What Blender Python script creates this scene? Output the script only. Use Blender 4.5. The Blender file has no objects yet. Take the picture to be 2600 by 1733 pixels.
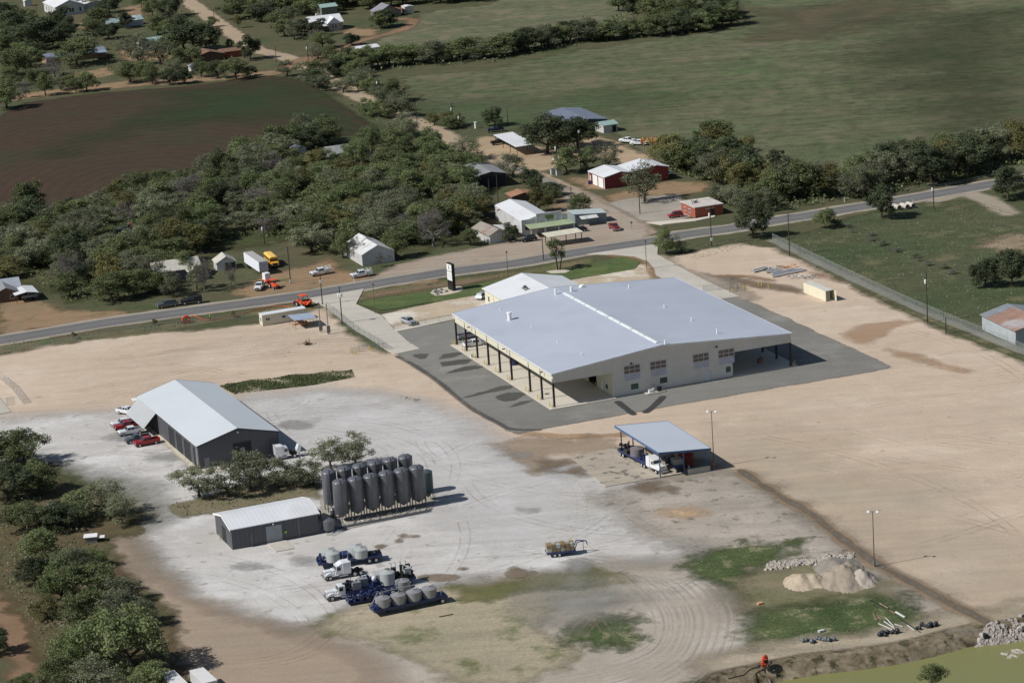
import bpy, math, random
import numpy as np
from mathutils import Vector, Matrix
S = bpy.context.scene
COL = S.collection
R = math.radians
random.seed(7)
# ---------------- camera, sky, sun, exposure ----------------
CF, CP, CR, CH = 6944.80571, R(15.03967), R(-3.88178), 174.382889      # focal in px of a 2600 px wide frame, pitch, roll, height
_fw = np.array([0, math.cos(CP), -math.sin(CP)]); _rt = np.array([1, 0, 0.]); _up = np.cross(_rt, _fw)
_r2 = math.cos(CR)*_rt + math.sin(CR)*_up; _u2 = -math.sin(CR)*_rt + math.cos(CR)*_up
cam = bpy.data.objects.new('camera', bpy.data.cameras.new('camera')); COL.objects.link(cam)
cam.matrix_world = Matrix(((_r2[0], _u2[0], -_fw[0], 0), (_r2[1], _u2[1], -_fw[1], 0), (_r2[2], _u2[2], -_fw[2], CH), (0, 0, 0, 1)))
cam.data.sensor_width = 36; cam.data.lens = 36*CF/2600; cam.data.clip_start = 1; cam.data.clip_end = 20000
S.camera = cam
SUN_EL, SUN_AZ = R(43), R(198)                                        # the sun stands in this direction (from +x, anticlockwise)
w = bpy.data.worlds.new('World'); S.world = w; w.use_nodes = True
nt = w.node_tree; bg = nt.nodes['Background']; sky = nt.nodes.new('ShaderNodeTexSky'); sky.sky_type = 'NISHITA'; sky.sun_disc = False
sky.sun_elevation = SUN_EL; sky.sun_rotation = R(90) - SUN_AZ; bg.inputs[1].default_value = 0.06; nt.links.new(sky.outputs[0], bg.inputs[0])
sl = bpy.data.lights.new('sun', 'SUN'); sl.energy = 4.3; sl.angle = R(0.5); sl.color = (1, 0.97, 0.93)
sun = bpy.data.objects.new('sun', sl); COL.objects.link(sun)
sun.rotation_euler = Vector((math.cos(SUN_EL)*math.cos(SUN_AZ), math.cos(SUN_EL)*math.sin(SUN_AZ), math.sin(SUN_EL))).to_track_quat('Z', 'Y').to_euler()
S.view_settings.view_transform = 'Standard'; S.view_settings.look = 'None'; S.view_settings.gamma = 1; S.view_settings.exposure = 0.0
S.cycles.max_bounces = 5; S.cycles.transparent_max_bounces = 32

def G(u, v, z=0.0):                                                   # where the line through a pixel of the photo meets the ground
    d = _fw*CF + _r2*(u-1300) - _u2*(v-866.5); t = (z-CH)/d[2]
    return Vector((d[0]*t, d[1]*t, z))
def hd(u1, v1, u2, v2):
    a, b = G(u1, v1), G(u2, v2); return math.atan2(b.y-a.y, b.x-a.x)
def m(l): return [(x*1.10544, y*1.10544) for x, y in l]
U0 = R(21)
# ---------------- materials ----------------
def sr(*c):
    l = [(x/255/12.92 if x/255 <= .04045 else ((x/255+.055)/1.055)**2.4) for x in c]; g = .25*l[0]+.65*l[1]+.1*l[2]
    return tuple(x*.93+g*.07 for x in l)
class NT:
    def __init__(s, name):
        s.m = bpy.data.materials.new(name); s.m.use_nodes = True; s.t = s.m.node_tree; s.b = s.t.nodes['Principled BSDF']; s.o = s.t.nodes['Material Output']
        s.tc = None
    def n(s, k, **kw):
        x = s.t.nodes.new('ShaderNode'+k)
        for a, b in kw.items(): setattr(x, a, b)
        return x
    def l(s, a, b): s.t.links.new(a, b)
    def co(s, rot=0, sc=(1, 1, 1)):
        if not s.tc: s.tc = s.n('TexCoord')
        mp = s.n('Mapping'); s.l(s.tc.outputs['Object'], mp.inputs[0]); mp.inputs['Rotation'].default_value = (0, 0, rot); mp.inputs['Scale'].default_value = sc
        return mp.outputs[0]
    def noise(s, scale, detail=3, vec=None, rough=.55):
        x = s.n('TexNoise'); x.inputs['Scale'].default_value = scale; x.inputs['Detail'].default_value = detail; x.inputs['Roughness'].default_value = rough
        s.l(vec or s.co(), x.inputs['Vector']); return x.outputs['Fac']
    def rng(s, v, a, b, c, d):
        x = s.n('MapRange'); s.l(v, x.inputs[0]); x.inputs[1].default_value = a; x.inputs[2].default_value = b; x.inputs[3].default_value = c; x.inputs[4].default_value = d
        return x.outputs[0]
    def math(s, op, a, b=None):
        x = s.n('Math', operation=op)
        for i, v in enumerate((a, b)):
            if v is None: continue
            if isinstance(v, (int, float)): x.inputs[i].default_value = v
            else: s.l(v, x.inputs[i])
        return x.outputs[0]
    def mix(s, f, a, b, mode='MIX'):
        x = s.n('Mix', data_type='RGBA', blend_type=mode)
        for i, v in ((0, f), (6, a), (7, b)):
            if isinstance(v, (int, float)): x.inputs[i].default_value = v
            elif isinstance(v, tuple): x.inputs[i].default_value = (*v[:3], 1)
            else: s.l(v, x.inputs[i])
        return x.outputs[2]
    def scale(s, col, f):                                             # colour times a float socket
        x = s.n('VectorMath', operation='SCALE')
        if isinstance(col, tuple): x.inputs[0].default_value = col[:3]
        else: s.l(col, x.inputs[0])
        s.l(f, x.inputs['Scale']); return x.outputs[0]
_mc = {}
def mat(name, col, rough=.6, metal=0, var=.12, ns=.6, rib=None, spec=.5, dirt=None):
    if name in _mc: return _mc[name]
    a = NT(name); f = a.rng(a.noise(ns, 4), .3, .7, 1-var, 1+var); c = a.scale(col, f)
    if dirt: c = a.mix(a.rng(a.noise(dirt[1], 5), .5, .72, 0, dirt[2]), c, dirt[0])
    if rib:                                                           # (rotation, period, strength)
        wv = a.n('TexWave', wave_type='BANDS', bands_direction='X'); wv.inputs['Scale'].default_value = .31416/rib[1]
        a.l(a.co(rib[0]), wv.inputs['Vector']); c = a.scale(c, a.rng(wv.outputs['Fac'], 0, 1, 1-rib[2], 1+rib[2]))
    a.l(c, a.b.inputs['Base Color']); a.b.inputs['Roughness'].default_value = rough; a.b.inputs['Metallic'].default_value = metal
    a.b.inputs['Specular IOR Level'].default_value = spec
    _mc[name] = a.m; return a.m
def gmat(name, c1, c2, s1=.05, fine=.1, soft=None, namp=2.0, streak=.06, srot=U0, c3=None, s3=.3, t3=(.52, .7), ess=.12, maxa=1., speck=None, rot2=None):
    a = NT(name); c = a.mix(a.rng(a.noise(s1, 5), .35, .65, 0, 1), c1, c2)
    if c3: c = a.mix(a.rng(a.noise(s3, 6, rough=.65), t3[0], t3[1], 0, 1), c, c3)
    if rot2:                                                          # furrows: rings or bands
        wv = a.n('TexWave', wave_type=rot2[0]); wv.inputs['Scale'].default_value = rot2[1]; wv.inputs['Distortion'].default_value = rot2[3]; wv.inputs['Detail Scale'].default_value = .02
        mp = a.n('Mapping'); a.co(); a.l(a.tc.outputs['Object'], mp.inputs[0]); mp.inputs['Location'].default_value = rot2[4]; mp.inputs['Scale'].default_value = rot2[5]
        if rot2[0] == 'RINGS': wv.rings_direction = 'Z'
        a.l(mp.outputs[0], wv.inputs['Vector']); c = a.scale(c, a.rng(wv.outputs['Fac'], 0, 1, 1-rot2[2], 1+rot2[2]))
    f = a.rng(a.noise(1.6, 3, rough=.7), .3, .7, 1-fine, 1+fine); c = a.scale(c, f); c = a.scale(c, a.rng(a.noise(.2, 4, rough=.65), .3, .7, 1-fine*.9, 1+fine*.9))
    if streak: c = a.scale(c, a.rng(a.noise(1, 4, a.co(-srot, (.018, .35, 1))), .3, .7, 1-streak, 1+streak))
    if speck: c = a.mix(a.rng(a.noise(speck[1], 2), speck[2], speck[2]+.05, 0, speck[3]), c, speck[0])
    a.l(c, a.b.inputs['Base Color']); a.b.inputs['Roughness'].default_value = .95; a.b.inputs['Specular IOR Level'].default_value = .1
    bp = a.n('Bump'); bp.inputs['Strength'].default_value = .35; bp.inputs['Distance'].default_value = .15; a.l(a.noise(1.1, 5, rough=.7), bp.inputs['Height']); a.l(bp.outputs[0], a.b.inputs['Normal'])
    if soft:
        at = a.n('Attribute', attribute_name='sd'); n1 = a.rng(a.noise(ess, 5, rough=.65), .25, .75, -namp, namp)
        al = a.rng(a.math('ADD', at.outputs['Fac'], n1), -soft/2, soft/2, 0, maxa)
        mx = a.n('MixShader'); tr = a.n('BsdfTransparent'); a.l(al, mx.inputs[0]); a.l(tr.outputs[0], mx.inputs[1]); a.l(a.b.outputs[0], mx.inputs[2]); a.l(mx.outputs[0], a.o.inputs[0])
    return a.m
# ---------------- mesh helpers ----------------
class MB:
    def __init__(s): s.v = []; s.f = []; s.x = None
    def add(s, vs, fs):
        k = len(s.v)
        if s.x is not None: vs = [tuple(s.x @ Vector(p)) for p in vs]
        s.v += [tuple(p) for p in vs]; s.f += [tuple(i+k for i in q) for q in fs]; return s
    def box(s, x0, x1, y0, y1, z0, z1):
        return s.add([(x0, y0, z0), (x1, y0, z0), (x1, y1, z0), (x0, y1, z0), (x0, y0, z1), (x1, y0, z1), (x1, y1, z1), (x0, y1, z1)],
                     [(0, 3, 2, 1), (4, 5, 6, 7), (0, 1, 5, 4), (1, 2, 6, 5), (2, 3, 7, 6), (3, 0, 4, 7)])
    def fr(s, a, b):                                                  # frustum between two rectangles (x0,x1,y0,y1,z)
        return s.add([(a[0], a[2], a[4]), (a[1], a[2], a[4]), (a[1], a[3], a[4]), (a[0], a[3], a[4]), (b[0], b[2], b[4]), (b[1], b[2], b[4]), (b[1], b[3], b[4]), (b[0], b[3], b[4])],
                     [(0, 3, 2, 1), (4, 5, 6, 7), (0, 1, 5, 4), (1, 2, 6, 5), (2, 3, 7, 6), (3, 0, 4, 7)])
    def tube(s, p0, p1, r0, r1=None, n=8, cap=True):
        r1 = r0 if r1 is None else r1; p0, p1 = Vector(p0), Vector(p1); d = p1-p0
        if d.length < 1e-6: return s
        q = d.to_track_quat('Z', 'Y'); a = [p0 + q @ Vector((r0*math.cos(t), r0*math.sin(t), 0)) for t in (6.28319*i/n for i in range(n))]
        b = [p1 + q @ Vector((r1*math.cos(t), r1*math.sin(t), 0)) for t in (6.28319*i/n for i in range(n))]
        return s.add([tuple(p) for p in a+b], [(i, (i+1) % n, n+(i+1) % n, n+i) for i in range(n)] + ([tuple(range(n-1, -1, -1)), tuple(range(n, 2*n))] if cap else []))
    def cyl(s, x, y, z0, z1, r, r1=None, n=16): return s.tube((x, y, z0), (x, y, z1), r, r1, n)
    def path(s, pts, r, n=6):
        for a, b in zip(pts, pts[1:]): s.tube(a, b, r, r, n)
        return s
    def lathe(s, prof, cx=0, cy=0, n=20):                             # prof: (r, z) from the bottom up
        vs = [(cx+r*math.cos(6.28319*i/n), cy+r*math.sin(6.28319*i/n), z) for r, z in prof for i in range(n)]
        fs = [(j*n+i, j*n+(i+1) % n, (j+1)*n+(i+1) % n, (j+1)*n+i) for j in range(len(prof)-1) for i in range(n)]
        fs += [tuple(range(n-1, -1, -1)), tuple(range((len(prof)-1)*n, len(prof)*n))]
        return s.add(vs, fs)
    def prism(s, poly, y0, y1, ax='y'):                               # poly in (x,z) extruded along y, or (y,z) along x, or (x,y) along z
        n = len(poly); mk = {'y': lambda p, t: (p[0], t, p[1]), 'x': lambda p, t: (t, p[0], p[1]), 'z': lambda p, t: (p[0], p[1], t)}[ax]
        return s.add([mk(p, y0) for p in poly]+[mk(p, y1) for p in poly], [tuple(range(n)), tuple(range(2*n-1, n-1, -1))] + [(i, n+i, n+(i+1) % n, (i+1) % n) for i in range(n)])
    def build(s, name, material, parent=None, loc=None, smooth=None):
        me = bpy.data.meshes.new(name); me.from_pydata(s.v, [], s.f); me.materials.append(material); me.update()
        if s.f:
            import bmesh
            b = bmesh.new(); b.from_mesh(me); bmesh.ops.recalc_face_normals(b, faces=b.faces); b.to_mesh(me); b.free()
        if smooth:
            me.polygons.foreach_set('use_smooth', [True]*len(me.polygons)); me.set_sharp_from_angle(angle=R(smooth))
        o = bpy.data.objects.new(name, me); COL.objects.link(o)
        if parent: o.parent = parent
        if loc is not None: o.location = loc
        return o
def tag(o, label, cat=None, group=None, kind=None):
    if label: o['label'] = label
    if cat: o['category'] = cat
    if group: o['group'] = group
    if kind: o['kind'] = kind
    return o
def thing(name, label, cat, loc, rz=0, group=None):
    o = bpy.data.objects.new(name, None); COL.objects.link(o); o.empty_display_size = .3; o.location = loc; o.rotation_euler = (0, 0, rz)
    return tag(o, label, cat, group)
def dup(o, loc, rz, label, group=None, sc=None):
    def cp(a, par):
        c = a.copy(); COL.objects.link(c)
        if par: c.parent = par
        for ch in KIDS.get(a.name, []): cp(ch, c)
        return c
    if o.name not in KIDS:
        def reg(a):
            KIDS[a.name] = [x for x in COL.objects if x.parent == a]
            for x in KIDS[a.name]: reg(x)
        reg(o)
    c = cp(o, None); c.location = loc; c.rotation_euler = (0, 0, rz)
    if sc is not None: c.scale = sc
    if label: c['label'] = label
    if group: c['group'] = group
    return c
KIDS = {}
# ---------------- ground ----------------
def seg_dist(X, Y, pts, closed=True):
    D = np.full(X.shape, 1e18); n = len(pts)
    for i in range(n if closed else n-1):
        ax, ay = pts[i]; bx, by = pts[(i+1) % n]; dx, dy = bx-ax, by-ay; L = dx*dx+dy*dy+1e-9
        t = np.clip(((X-ax)*dx+(Y-ay)*dy)/L, 0, 1); D = np.minimum(D, (X-ax-t*dx)**2+(Y-ay-t*dy)**2)
    return np.sqrt(D)
def inside(X, Y, pts):
    c = np.zeros(X.shape, bool); n = len(pts)
    for i in range(n):
        ax, ay = pts[i]; bx, by = pts[(i+1) % n]
        if ay == by: continue
        c ^= ((ay > Y) != (by > Y)) & (X < (bx-ax)*(Y-ay)/(by-ay)+ax)
    return c
W2 = lambda l: [tuple(G(*p)[:2]) for p in l]
POND = [tuple(G(u, v, -2.2)[:2]) for u, v in [(1850, 1760), (2010, 1728), (2110, 1712), (2200, 1702), (2310, 1686), (2400, 1664), (2480, 1642), (2560, 1633), (2700, 1610), (2800, 1900), (1850, 1900)]]
def zf(X, Y):                                                         # the ground is level but for the basin of the pond
    X = np.asarray(X, float); Y = np.asarray(Y, float); d = seg_dist(X, Y, POND); d = np.where(inside(X, Y, POND), -d, d)
    t = np.clip((4.4-d)/5.2, 0, 1); return -3.0*t*t*(3-2*t)
def link_grid(name, X, Y, ok, zoff, material, sd=None, kind='structure', label=None):
    ny, nx = X.shape; use = np.zeros((ny, nx), bool); c = ok
    use[:-1, :-1] |= c; use[1:, :-1] |= c; use[:-1, 1:] |= c; use[1:, 1:] |= c
    idx = -np.ones((ny, nx), int); idx[use] = np.arange(use.sum()); Z = zf(X[use], Y[use])+zoff
    v = np.stack([X[use], Y[use], Z], 1); a, b, cc, d = idx[:-1, :-1][c], idx[:-1, 1:][c], idx[1:, 1:][c], idx[1:, :-1][c]
    f = np.stack([a, b, cc, d], 1); me = mesh_np(name, v, f, material)
    if sd is not None: me.attributes.new('sd', 'FLOAT', 'POINT').data.foreach_set('value', sd[use].astype('f'))
    o = bpy.data.objects.new(name, me); COL.objects.link(o); o['kind'] = kind
    if label: o['label'] = label
    return o
def mesh_np(name, v, f, material):
    me = bpy.data.meshes.new(name); n, k = f.shape
    me.vertices.add(len(v)); me.vertices.foreach_set('co', np.ascontiguousarray(v, 'f').ravel()); me.loops.add(n*k); me.loops.foreach_set('vertex_index', np.ascontiguousarray(f, 'i').ravel())
    me.polygons.add(n); me.polygons.foreach_set('loop_start', np.arange(0, n*k, k, dtype='i')); me.update(calc_edges=True); me.materials.append(material); return me
LZ = [0.0]
def smooth(pts, n=5):                                                 # a Catmull-Rom curve through the points
    P = [Vector(p) for p in pts]; P = [P[0]*2-P[1]]+P+[P[-1]*2-P[-2]]; out = []
    for i in range(1, len(P)-2):
        a, b, c, d = P[i-1:i+3]
        for k in range(n): t = k/n; out.append(tuple(.5*(2*b+(c-a)*t+(2*a-5*b+4*c-d)*t*t+(3*b-a-3*c+d)*t**3)))
    return out+[tuple(P[-2])]
def patch(name, px, material, step=2.0, margin=4, line=None, dz=.002, many=False, world=False):
    Q = [list(q) if world else W2(q) for q in (px if many else [px])]; Q = [smooth(q) if line and len(q) > 2 else q for q in Q]; P = np.array([p for q in Q for p in q]); LZ[0] += dz; w_ = (line or 0)/2+margin
    x0, y0 = np.floor((P.min(0)-w_-step)/step)*step; x1, y1 = P.max(0)+w_+step
    X, Y = np.meshgrid(np.arange(x0, x1+step, step), np.arange(y0, y1+step, step)); sd = np.full(X.shape, -1e9)
    for q in Q:
        if line: d = line/2-seg_dist(X, Y, q, False)
        else: d = seg_dist(X, Y, q); d = np.where(inside(X, Y, q), d, -d)
        sd = np.maximum(sd, d)
    ok = (sd > -margin); ok = ok[:-1, :-1] | ok[1:, :-1] | ok[:-1, 1:] | ok[1:, 1:]
    return link_grid(name, X, Y, ok, LZ[0], material, sd)
def flat(name, px, z0, z1, material, label=None):                      # crisp edged slab
    b = MB(); b.prism(W2(px), z0, z1, 'z'); o = b.build(name, material); o['kind'] = 'structure'; return o
# ---------------- setting ----------------
M_base = gmat('dry_grass_soil', sr(78, 84, 58), sr(94, 88, 66), .012, .16, c3=sr(70, 84, 48), s3=.06, streak=.08)
xs = np.unique(np.concatenate([np.arange(-5000, -600, 400.), np.arange(-600, 900, 20.), np.arange(20, 170, 2.), np.arange(900, 5200, 400.)]))
ys = np.unique(np.concatenate([np.arange(-800, 300, 100.), np.arange(300, 1600, 20.), np.arange(370, 480, 2.), np.arange(1600, 8000, 400.)]))
X, Y = np.meshgrid(xs, ys); link_grid('ground', X, Y, np.ones((len(ys)-1, len(xs)-1), bool), 0, M_base)
wm = NT('pond_water'); wm.b.inputs['Base Color'].default_value = (*sr(126, 126, 74), 1); wm.b.inputs['Roughness'].default_value = .35
bpn = wm.n('Bump'); bpn.inputs['Strength'].default_value = .15; wm.l(wm.noise(.8, 3), bpn.inputs['Height']); wm.l(bpn.outputs[0], wm.b.inputs['Normal'])
b = MB(); b.add([(x, y, -2.2) for x, y in [(20, 330), (400, 330), (400, 480), (20, 480)]], [(0, 1, 2, 3)]); o = b.build('pond', wm.m); o['kind'] = 'structure'
# fields
patch('far_pasture', [(1120, 300), (1000, 195), (1240, 178), (1450, 130), (1620, 108), (1900, 68), (1870, -30), (2800, -60), (2800, 420), (2400, 440), (2100, 500), (1850, 440), (1640, 400), (1500, 300), (1300, 330)],
      gmat('pasture_olive', sr(84, 93, 64), sr(98, 98, 74), .025, .3, 4, 5, .2, speck=(sr(112, 104, 84), .07, .56, .55), c3=sr(84, 108, 64), s3=.035, t3=(.55, .7)), 6, 6)
patch('pasture_brown_patches', [(1950, 30), (2250, 0), (2350, -10), (2330, 25), (2180, 60), (2060, 95), (1960, 100)], gmat('dry_pasture', sr(104, 94, 74), sr(84, 84, 62), .05, .2, 30, 22, .1, maxa=.8, ess=.03), 6, 25)
patch('pasture_green_sweep', [(1000, 260), (1300, 260), (1560, 230), (1700, 250), (1500, 290), (1300, 320), (1150, 310)], gmat('green_sward', sr(84, 100, 66), sr(88, 96, 70), .05, .2, 30, 20, .1, maxa=.75, ess=.03), 6, 25)
patch('pasture_dark_hollow', [(2200, 110), (2330, 45), (2620, 30), (2620, 400), (2400, 380), (2300, 250)], gmat('dark_sward', sr(56, 60, 42), sr(64, 68, 46), .03, .2, 40, 26, .1, maxa=.38, ess=.02), 6, 30)
patch('upper_pasture', [(900, 150), (960, 100), (1080, 30), (1250, 10), (1300, -25), (1570, -10), (1620, 40), (1500, 95), (1250, 140), (1000, 165), (900, 175)],
      gmat('pasture_upper', sr(92, 98, 72), sr(110, 106, 84), .03, .28, 4, 4, .18, speck=(sr(132, 118, 100), .08, .58, .5), c3=sr(76, 98, 62), s3=.03), 6, 6)
cx, cy = G(330, 470)[:2]
patch('plowed_field', [(-300, 420), (-60, 330), (60, 262), (250, 237), (500, 217), (690, 192), (775, 208), (840, 250), (900, 290), (950, 320), (900, 345), (820, 345), (720, 330), (600, 390), (520, 450), (420, 465), (270, 475), (200, 545), (60, 560), (-200, 620)],
      gmat('plowed_soil', sr(74, 58, 48), sr(64, 60, 46), .012, .12, 3, 1.5, .06, c3=sr(60, 64, 44), s3=.012, rot2=('RINGS', .07, .05, 2.5, (-cx, -cy*.6, 0), (1, .6, 1))), 4, 5)
patch('crop_rows', [(480, 232), (700, 205), (790, 225), (880, 290), (900, 335), (800, 330), (690, 300), (560, 300), (300, 330), (150, 390), (200, 350), (450, 280)],
      gmat('young_crop', sr(54, 76, 46), sr(64, 72, 48), .03, .14, 26, 16, .12, maxa=.6, ess=.05, rot2=('RINGS', .07, .05, 2.5, (-cx, -cy*.6, 0), (1, .6, 1))), 4, 16)
patch('meadow', [(1968, 620), (2060, 585), (2190, 545), (2300, 525), (2400, 512), (2620, 500), (2800, 700), (2700, 960), (2600, 893), (2400, 815), (2170, 715), (2050, 655)],
      gmat('meadow_grass', sr(70, 82, 54), sr(84, 87, 62), .03, .2, 2, 2, .08, c3=sr(120, 108, 82), s3=.05, t3=(.56, .75)), 3, 4)
patch('bare_meadow_soil', [(2500, 625), (2540, 595), (2620, 590), (2620, 640), (2560, 640)], gmat('bare_soil', sr(132, 116, 92), sr(150, 134, 112), .2, .1, 6, 5, .05), 2, 8)
patch('woods_floor', [(-150, 560), (120, 560), (250, 500), (500, 465), (640, 400), (760, 345), (950, 345), (1170, 440), (1200, 560), (1080, 640), (900, 640), (700, 610), (560, 640), (450, 720), (200, 760), (0, 700)],
      gmat('woods_soil', sr(64, 76, 44), sr(82, 80, 54), .03, .2, 6, 6, .08, c3=sr(60, 74, 40), s3=.08), 4, 10)
M_tanyard = gmat('worn_yard', sr(150, 122, 94), sr(138, 118, 92), .08, .1, 3, 3.5, .06, c3=sr(96, 98, 62), s3=.12, t3=(.55, .68))
YD = ([[(0, 775), (60, 745), (110, 770), (180, 790), (330, 790), (300, 808), (100, 835), (0, 856)], [(590, 745), (640, 715), (690, 690), (760, 680), (830, 655), (870, 690), (980, 700), (900, 722), (780, 742), (650, 756)],
        [(1540, 500), (1640, 470), (1700, 460), (1790, 465), (1800, 482), (1700, 500), (1600, 520), (1550, 520)], [(1440, 450), (1530, 455), (1560, 480), (1490, 480)],
        [(0, 245), (160, 225), (330, 205), (560, 190), (700, 178), (720, 188), (520, 208), (300, 224), (60, 252), (0, 262)], [(170, 190), (270, 172), (290, 190), (220, 205)], [(310, 20), (370, 10), (360, 40), (320, 50)], [(300, 130), (420, 130), (450, 150), (320, 155)], [(190, 60), (240, 55), (250, 72), (200, 75)],
        [(720, 52), (765, 55), (765, 78), (725, 75)], [(860, 70), (960, 75), (950, 92), (880, 90)], [(1100, 700), (990, 725), (1040, 745), (1150, 722)], [(840, 440), (940, 435), (930, 460), (850, 462)], [(1430, 500), (1490, 490), (1530, 515), (1460, 545), (1400, 530)]])
patch('worn_yard', YD, M_tanyard, 2.5, 6, many=True)
M_verge = gmat('verge_grass', sr(98, 98, 66), sr(120, 108, 80), .08, .16, 2, 1.6, .05, c3=sr(82, 98, 56), s3=.12)
patch('road_verge', [(-40, 885), (300, 838), (650, 790), (790, 762), (930, 738), (1300, 690), (1500, 655), (1500, 668), (1300, 705), (930, 760), (760, 800), (650, 800), (300, 860), (-40, 905)], M_verge, 2, 3)
# roads
M_cal_road = gmat('caliche_road', sr(170, 150, 124), sr(158, 142, 120), .06, .08, 1.6, 1.2, .05)
patch('country_road', [(400, -60), (450, -15), (483, 8), (538, 48), (594, 88), (650, 125), (705, 140), (769, 164), (840, 208), (912, 243), (990, 282), (1060, 312), (1106, 332), (1147, 356), (1185, 374), (1240, 390), (1310, 425), (1365, 450), (1404, 468), (1480, 502), (1570, 545), (1630, 590)], M_cal_road, 2, 3, line=8.5)
patch('wheel_tracks', [(1230, 388), (1300, 418), (1404, 468), (1480, 502), (1570, 545), (1610, 580)], gmat('chip_seal', sr(148, 144, 136), sr(140, 134, 124), .2, .08, 1.5, 1, .05, maxa=.9), 1.5, 2, line=4.5)
M_dirt = gmat('dirt_track', sr(140, 112, 86), sr(124, 102, 80), .08, .1, 2.5, 2, .05)
patch('farm_track', [(800, 152), (860, 128), (930, 100), (980, 88), (1030, 72), (1050, 58), (1040, 50), (1000, 48)], M_dirt, 2.5, 4, line=6)
patch('farm_track', [(740, 168), (790, 150), (860, 132)], M_dirt, 2.5, 6, line=12)
patch('farm_track', [(905, 385), (970, 378), (1030, 372), (1090, 385), (1140, 405)], M_dirt, 2, 3, line=5)
patch('gravel_apron', [(925, 712), (1010, 672), (1130, 645), (1300, 614), (1340, 590), (1400, 560), (1440, 520), (1440, 480), (1470, 480), (1540, 515), (1590, 540), (1650, 578), (1650, 606), (1438, 645), (1300, 672), (1120, 692), (930, 724)],
      gmat('store_gravel', sr(166, 154, 140), sr(154, 138, 120), .05, .1, 2.5, 2, .08, c3=sr(128, 116, 102), s3=.2, t3=(.6, .72)), 2, 4)
patch('gravel_apron', [(1540, 515), (1600, 502), (1720, 495), (1760, 540), (1745, 560), (1640, 566)], gmat('lot_gravel2', sr(166, 158, 146), sr(150, 142, 130), .1, .1, 2, 1.5, .06), 2, 4)
patch('sand_yard', [(1180, 372), (1225, 345), (1265, 352), (1350, 372), (1420, 385), (1500, 345), (1540, 350), (1600, 378), (1655, 392), (1650, 412), (1590, 418), (1520, 395), (1440, 420), (1370, 440), (1290, 415), (1200, 388)],
      gmat('sand', sr(178, 156, 128), sr(160, 140, 112), .06, .08, 3, 3, .06), 2, 5)
patch('side_track', [(2375, 508), (2440, 492), (2480, 498), (2520, 515), (2560, 540)], gmat('pale_gravel', sr(160, 150, 132), sr(146, 138, 120), .2, .08, 2, 1.5, .05), 2, 3, line=7)
patch('road_shoulder', [(-200, 893), (0, 864), (283, 817), (650, 767), (785, 748), (935, 723), (1125, 692), (1300, 670), (1465, 641), (1665, 611), (1735, 596), (1860, 580), (1950, 563), (2060, 546), (2186, 525), (2290, 508), (2533, 465), (2700, 434)],
      gmat('shoulder_gravel', sr(172, 160, 142), sr(158, 148, 132), .1, .08, 1.2, .9, .04), 1.5, 2, line=11.5)
RL = W2([(-200, 893), (0, 864), (283, 817), (650, 767), (785, 748), (935, 723), (1125, 692), (1300, 670), (1465, 641), (1665, 611), (1735, 596), (1860, 580), (1950, 563), (2060, 546), (2186, 525), (2290, 508), (2533, 465), (2700, 434)])
def ribbon(name, pts, offs, z, material):
    P = np.array(pts); T = np.gradient(P, axis=0); T /= np.linalg.norm(T, axis=1)[:, None]; N = np.stack([-T[:, 1], T[:, 0]], 1); b = MB()
    for o0, o1 in offs:
        A, B = P+N*o0, P+N*o1
        for i in range(len(P)-1): b.add([(*A[i], z), (*A[i+1], z), (*B[i+1], z), (*B[i], z)], [(0, 1, 2, 3)])
    o = b.build(name, material); o['kind'] = 'structure'; return o
am = gmat('asphalt_road', sr(124, 123, 121), sr(116, 115, 113), .03, .06, streak=.04)
wt = gmat('asphalt_worn_band', sr(98, 98, 99), sr(106, 105, 104), .1, .06, streak=.04)
LZ[0] += .006; ribbon('highway', RL, [(-4.3, 4.3)], LZ[0], am); ribbon('wheel_bands', RL, [(-3, -2.2), (-1.5, -.7), (.9, 1.7), (2.4, 3.1)], LZ[0]+.008, wt)
# working yard
M_lot = gmat('caliche', sr(195, 175, 153), sr(185, 167, 146), .02, .06, 2.5, 2, .06, c3=sr(202, 186, 166), s3=.03, speck=(sr(150, 128, 106), .35, .68, .5))
patch('caliche_lot', m([(-100, 835), (120, 793), (250, 778), (350, 766), (480, 757), (590, 745), (650, 738), (745, 706), (800, 770), (880, 812), (960, 800), (1050, 720), (1300, 650), (1500, 600), (1545, 592), (1600, 578), (1690, 560), (1770, 568), (1860, 610), (1960, 662), (2080, 722), (2180, 768), (2370, 842), (2480, 900), (2480, 1480),
      (2290, 1438), (2150, 1360), (2000, 1285), (1870, 1195), (1700, 1090), (1600, 1050), (1350, 1080), (900, 960), (600, 960), (300, 960), (-100, 990)]), M_lot, 2, 3)
patch('pale_caliche', m([(1500, 1090), (1750, 1000), (2000, 1080), (2200, 1200), (2400, 1300), (2400, 1400), (2200, 1330), (2000, 1230), (1850, 1150)]), gmat('pale_caliche', sr(188, 178, 158), sr(194, 176, 152), .05, .05, 30, 12, .08, maxa=.7, ess=.04), 3, 20)
M_wetdirt = gmat('damp_dirt', sr(178, 146, 116), sr(168, 142, 116), .1, .06, 3, 2.0, .08, maxa=.75)
patch('damp_dirt', m([(1930, 765), (1970, 750), (2060, 736), (2110, 738), (2050, 752), (2030, 768), (2000, 790), (1960, 785)]), M_wetdirt, 1.5, 5)
patch('damp_dirt', m([(2040, 803), (2090, 812), (2150, 831), (2200, 846), (2236, 856), (2210, 857), (2130, 835), (2060, 815)]), M_wetdirt, 1.5, 4)
M_stain = gmat('dark_stain', sr(112, 98, 82), sr(128, 112, 92), .15, .1, 3, 2.4, .08, maxa=.75)
patch('stain', [(1640, 700), (1760, 698), (1860, 704), (1960, 720), (2030, 735), (2040, 748), (1960, 735), (1850, 716), (1740, 716)], M_stain, 1.5, 5)
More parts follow.
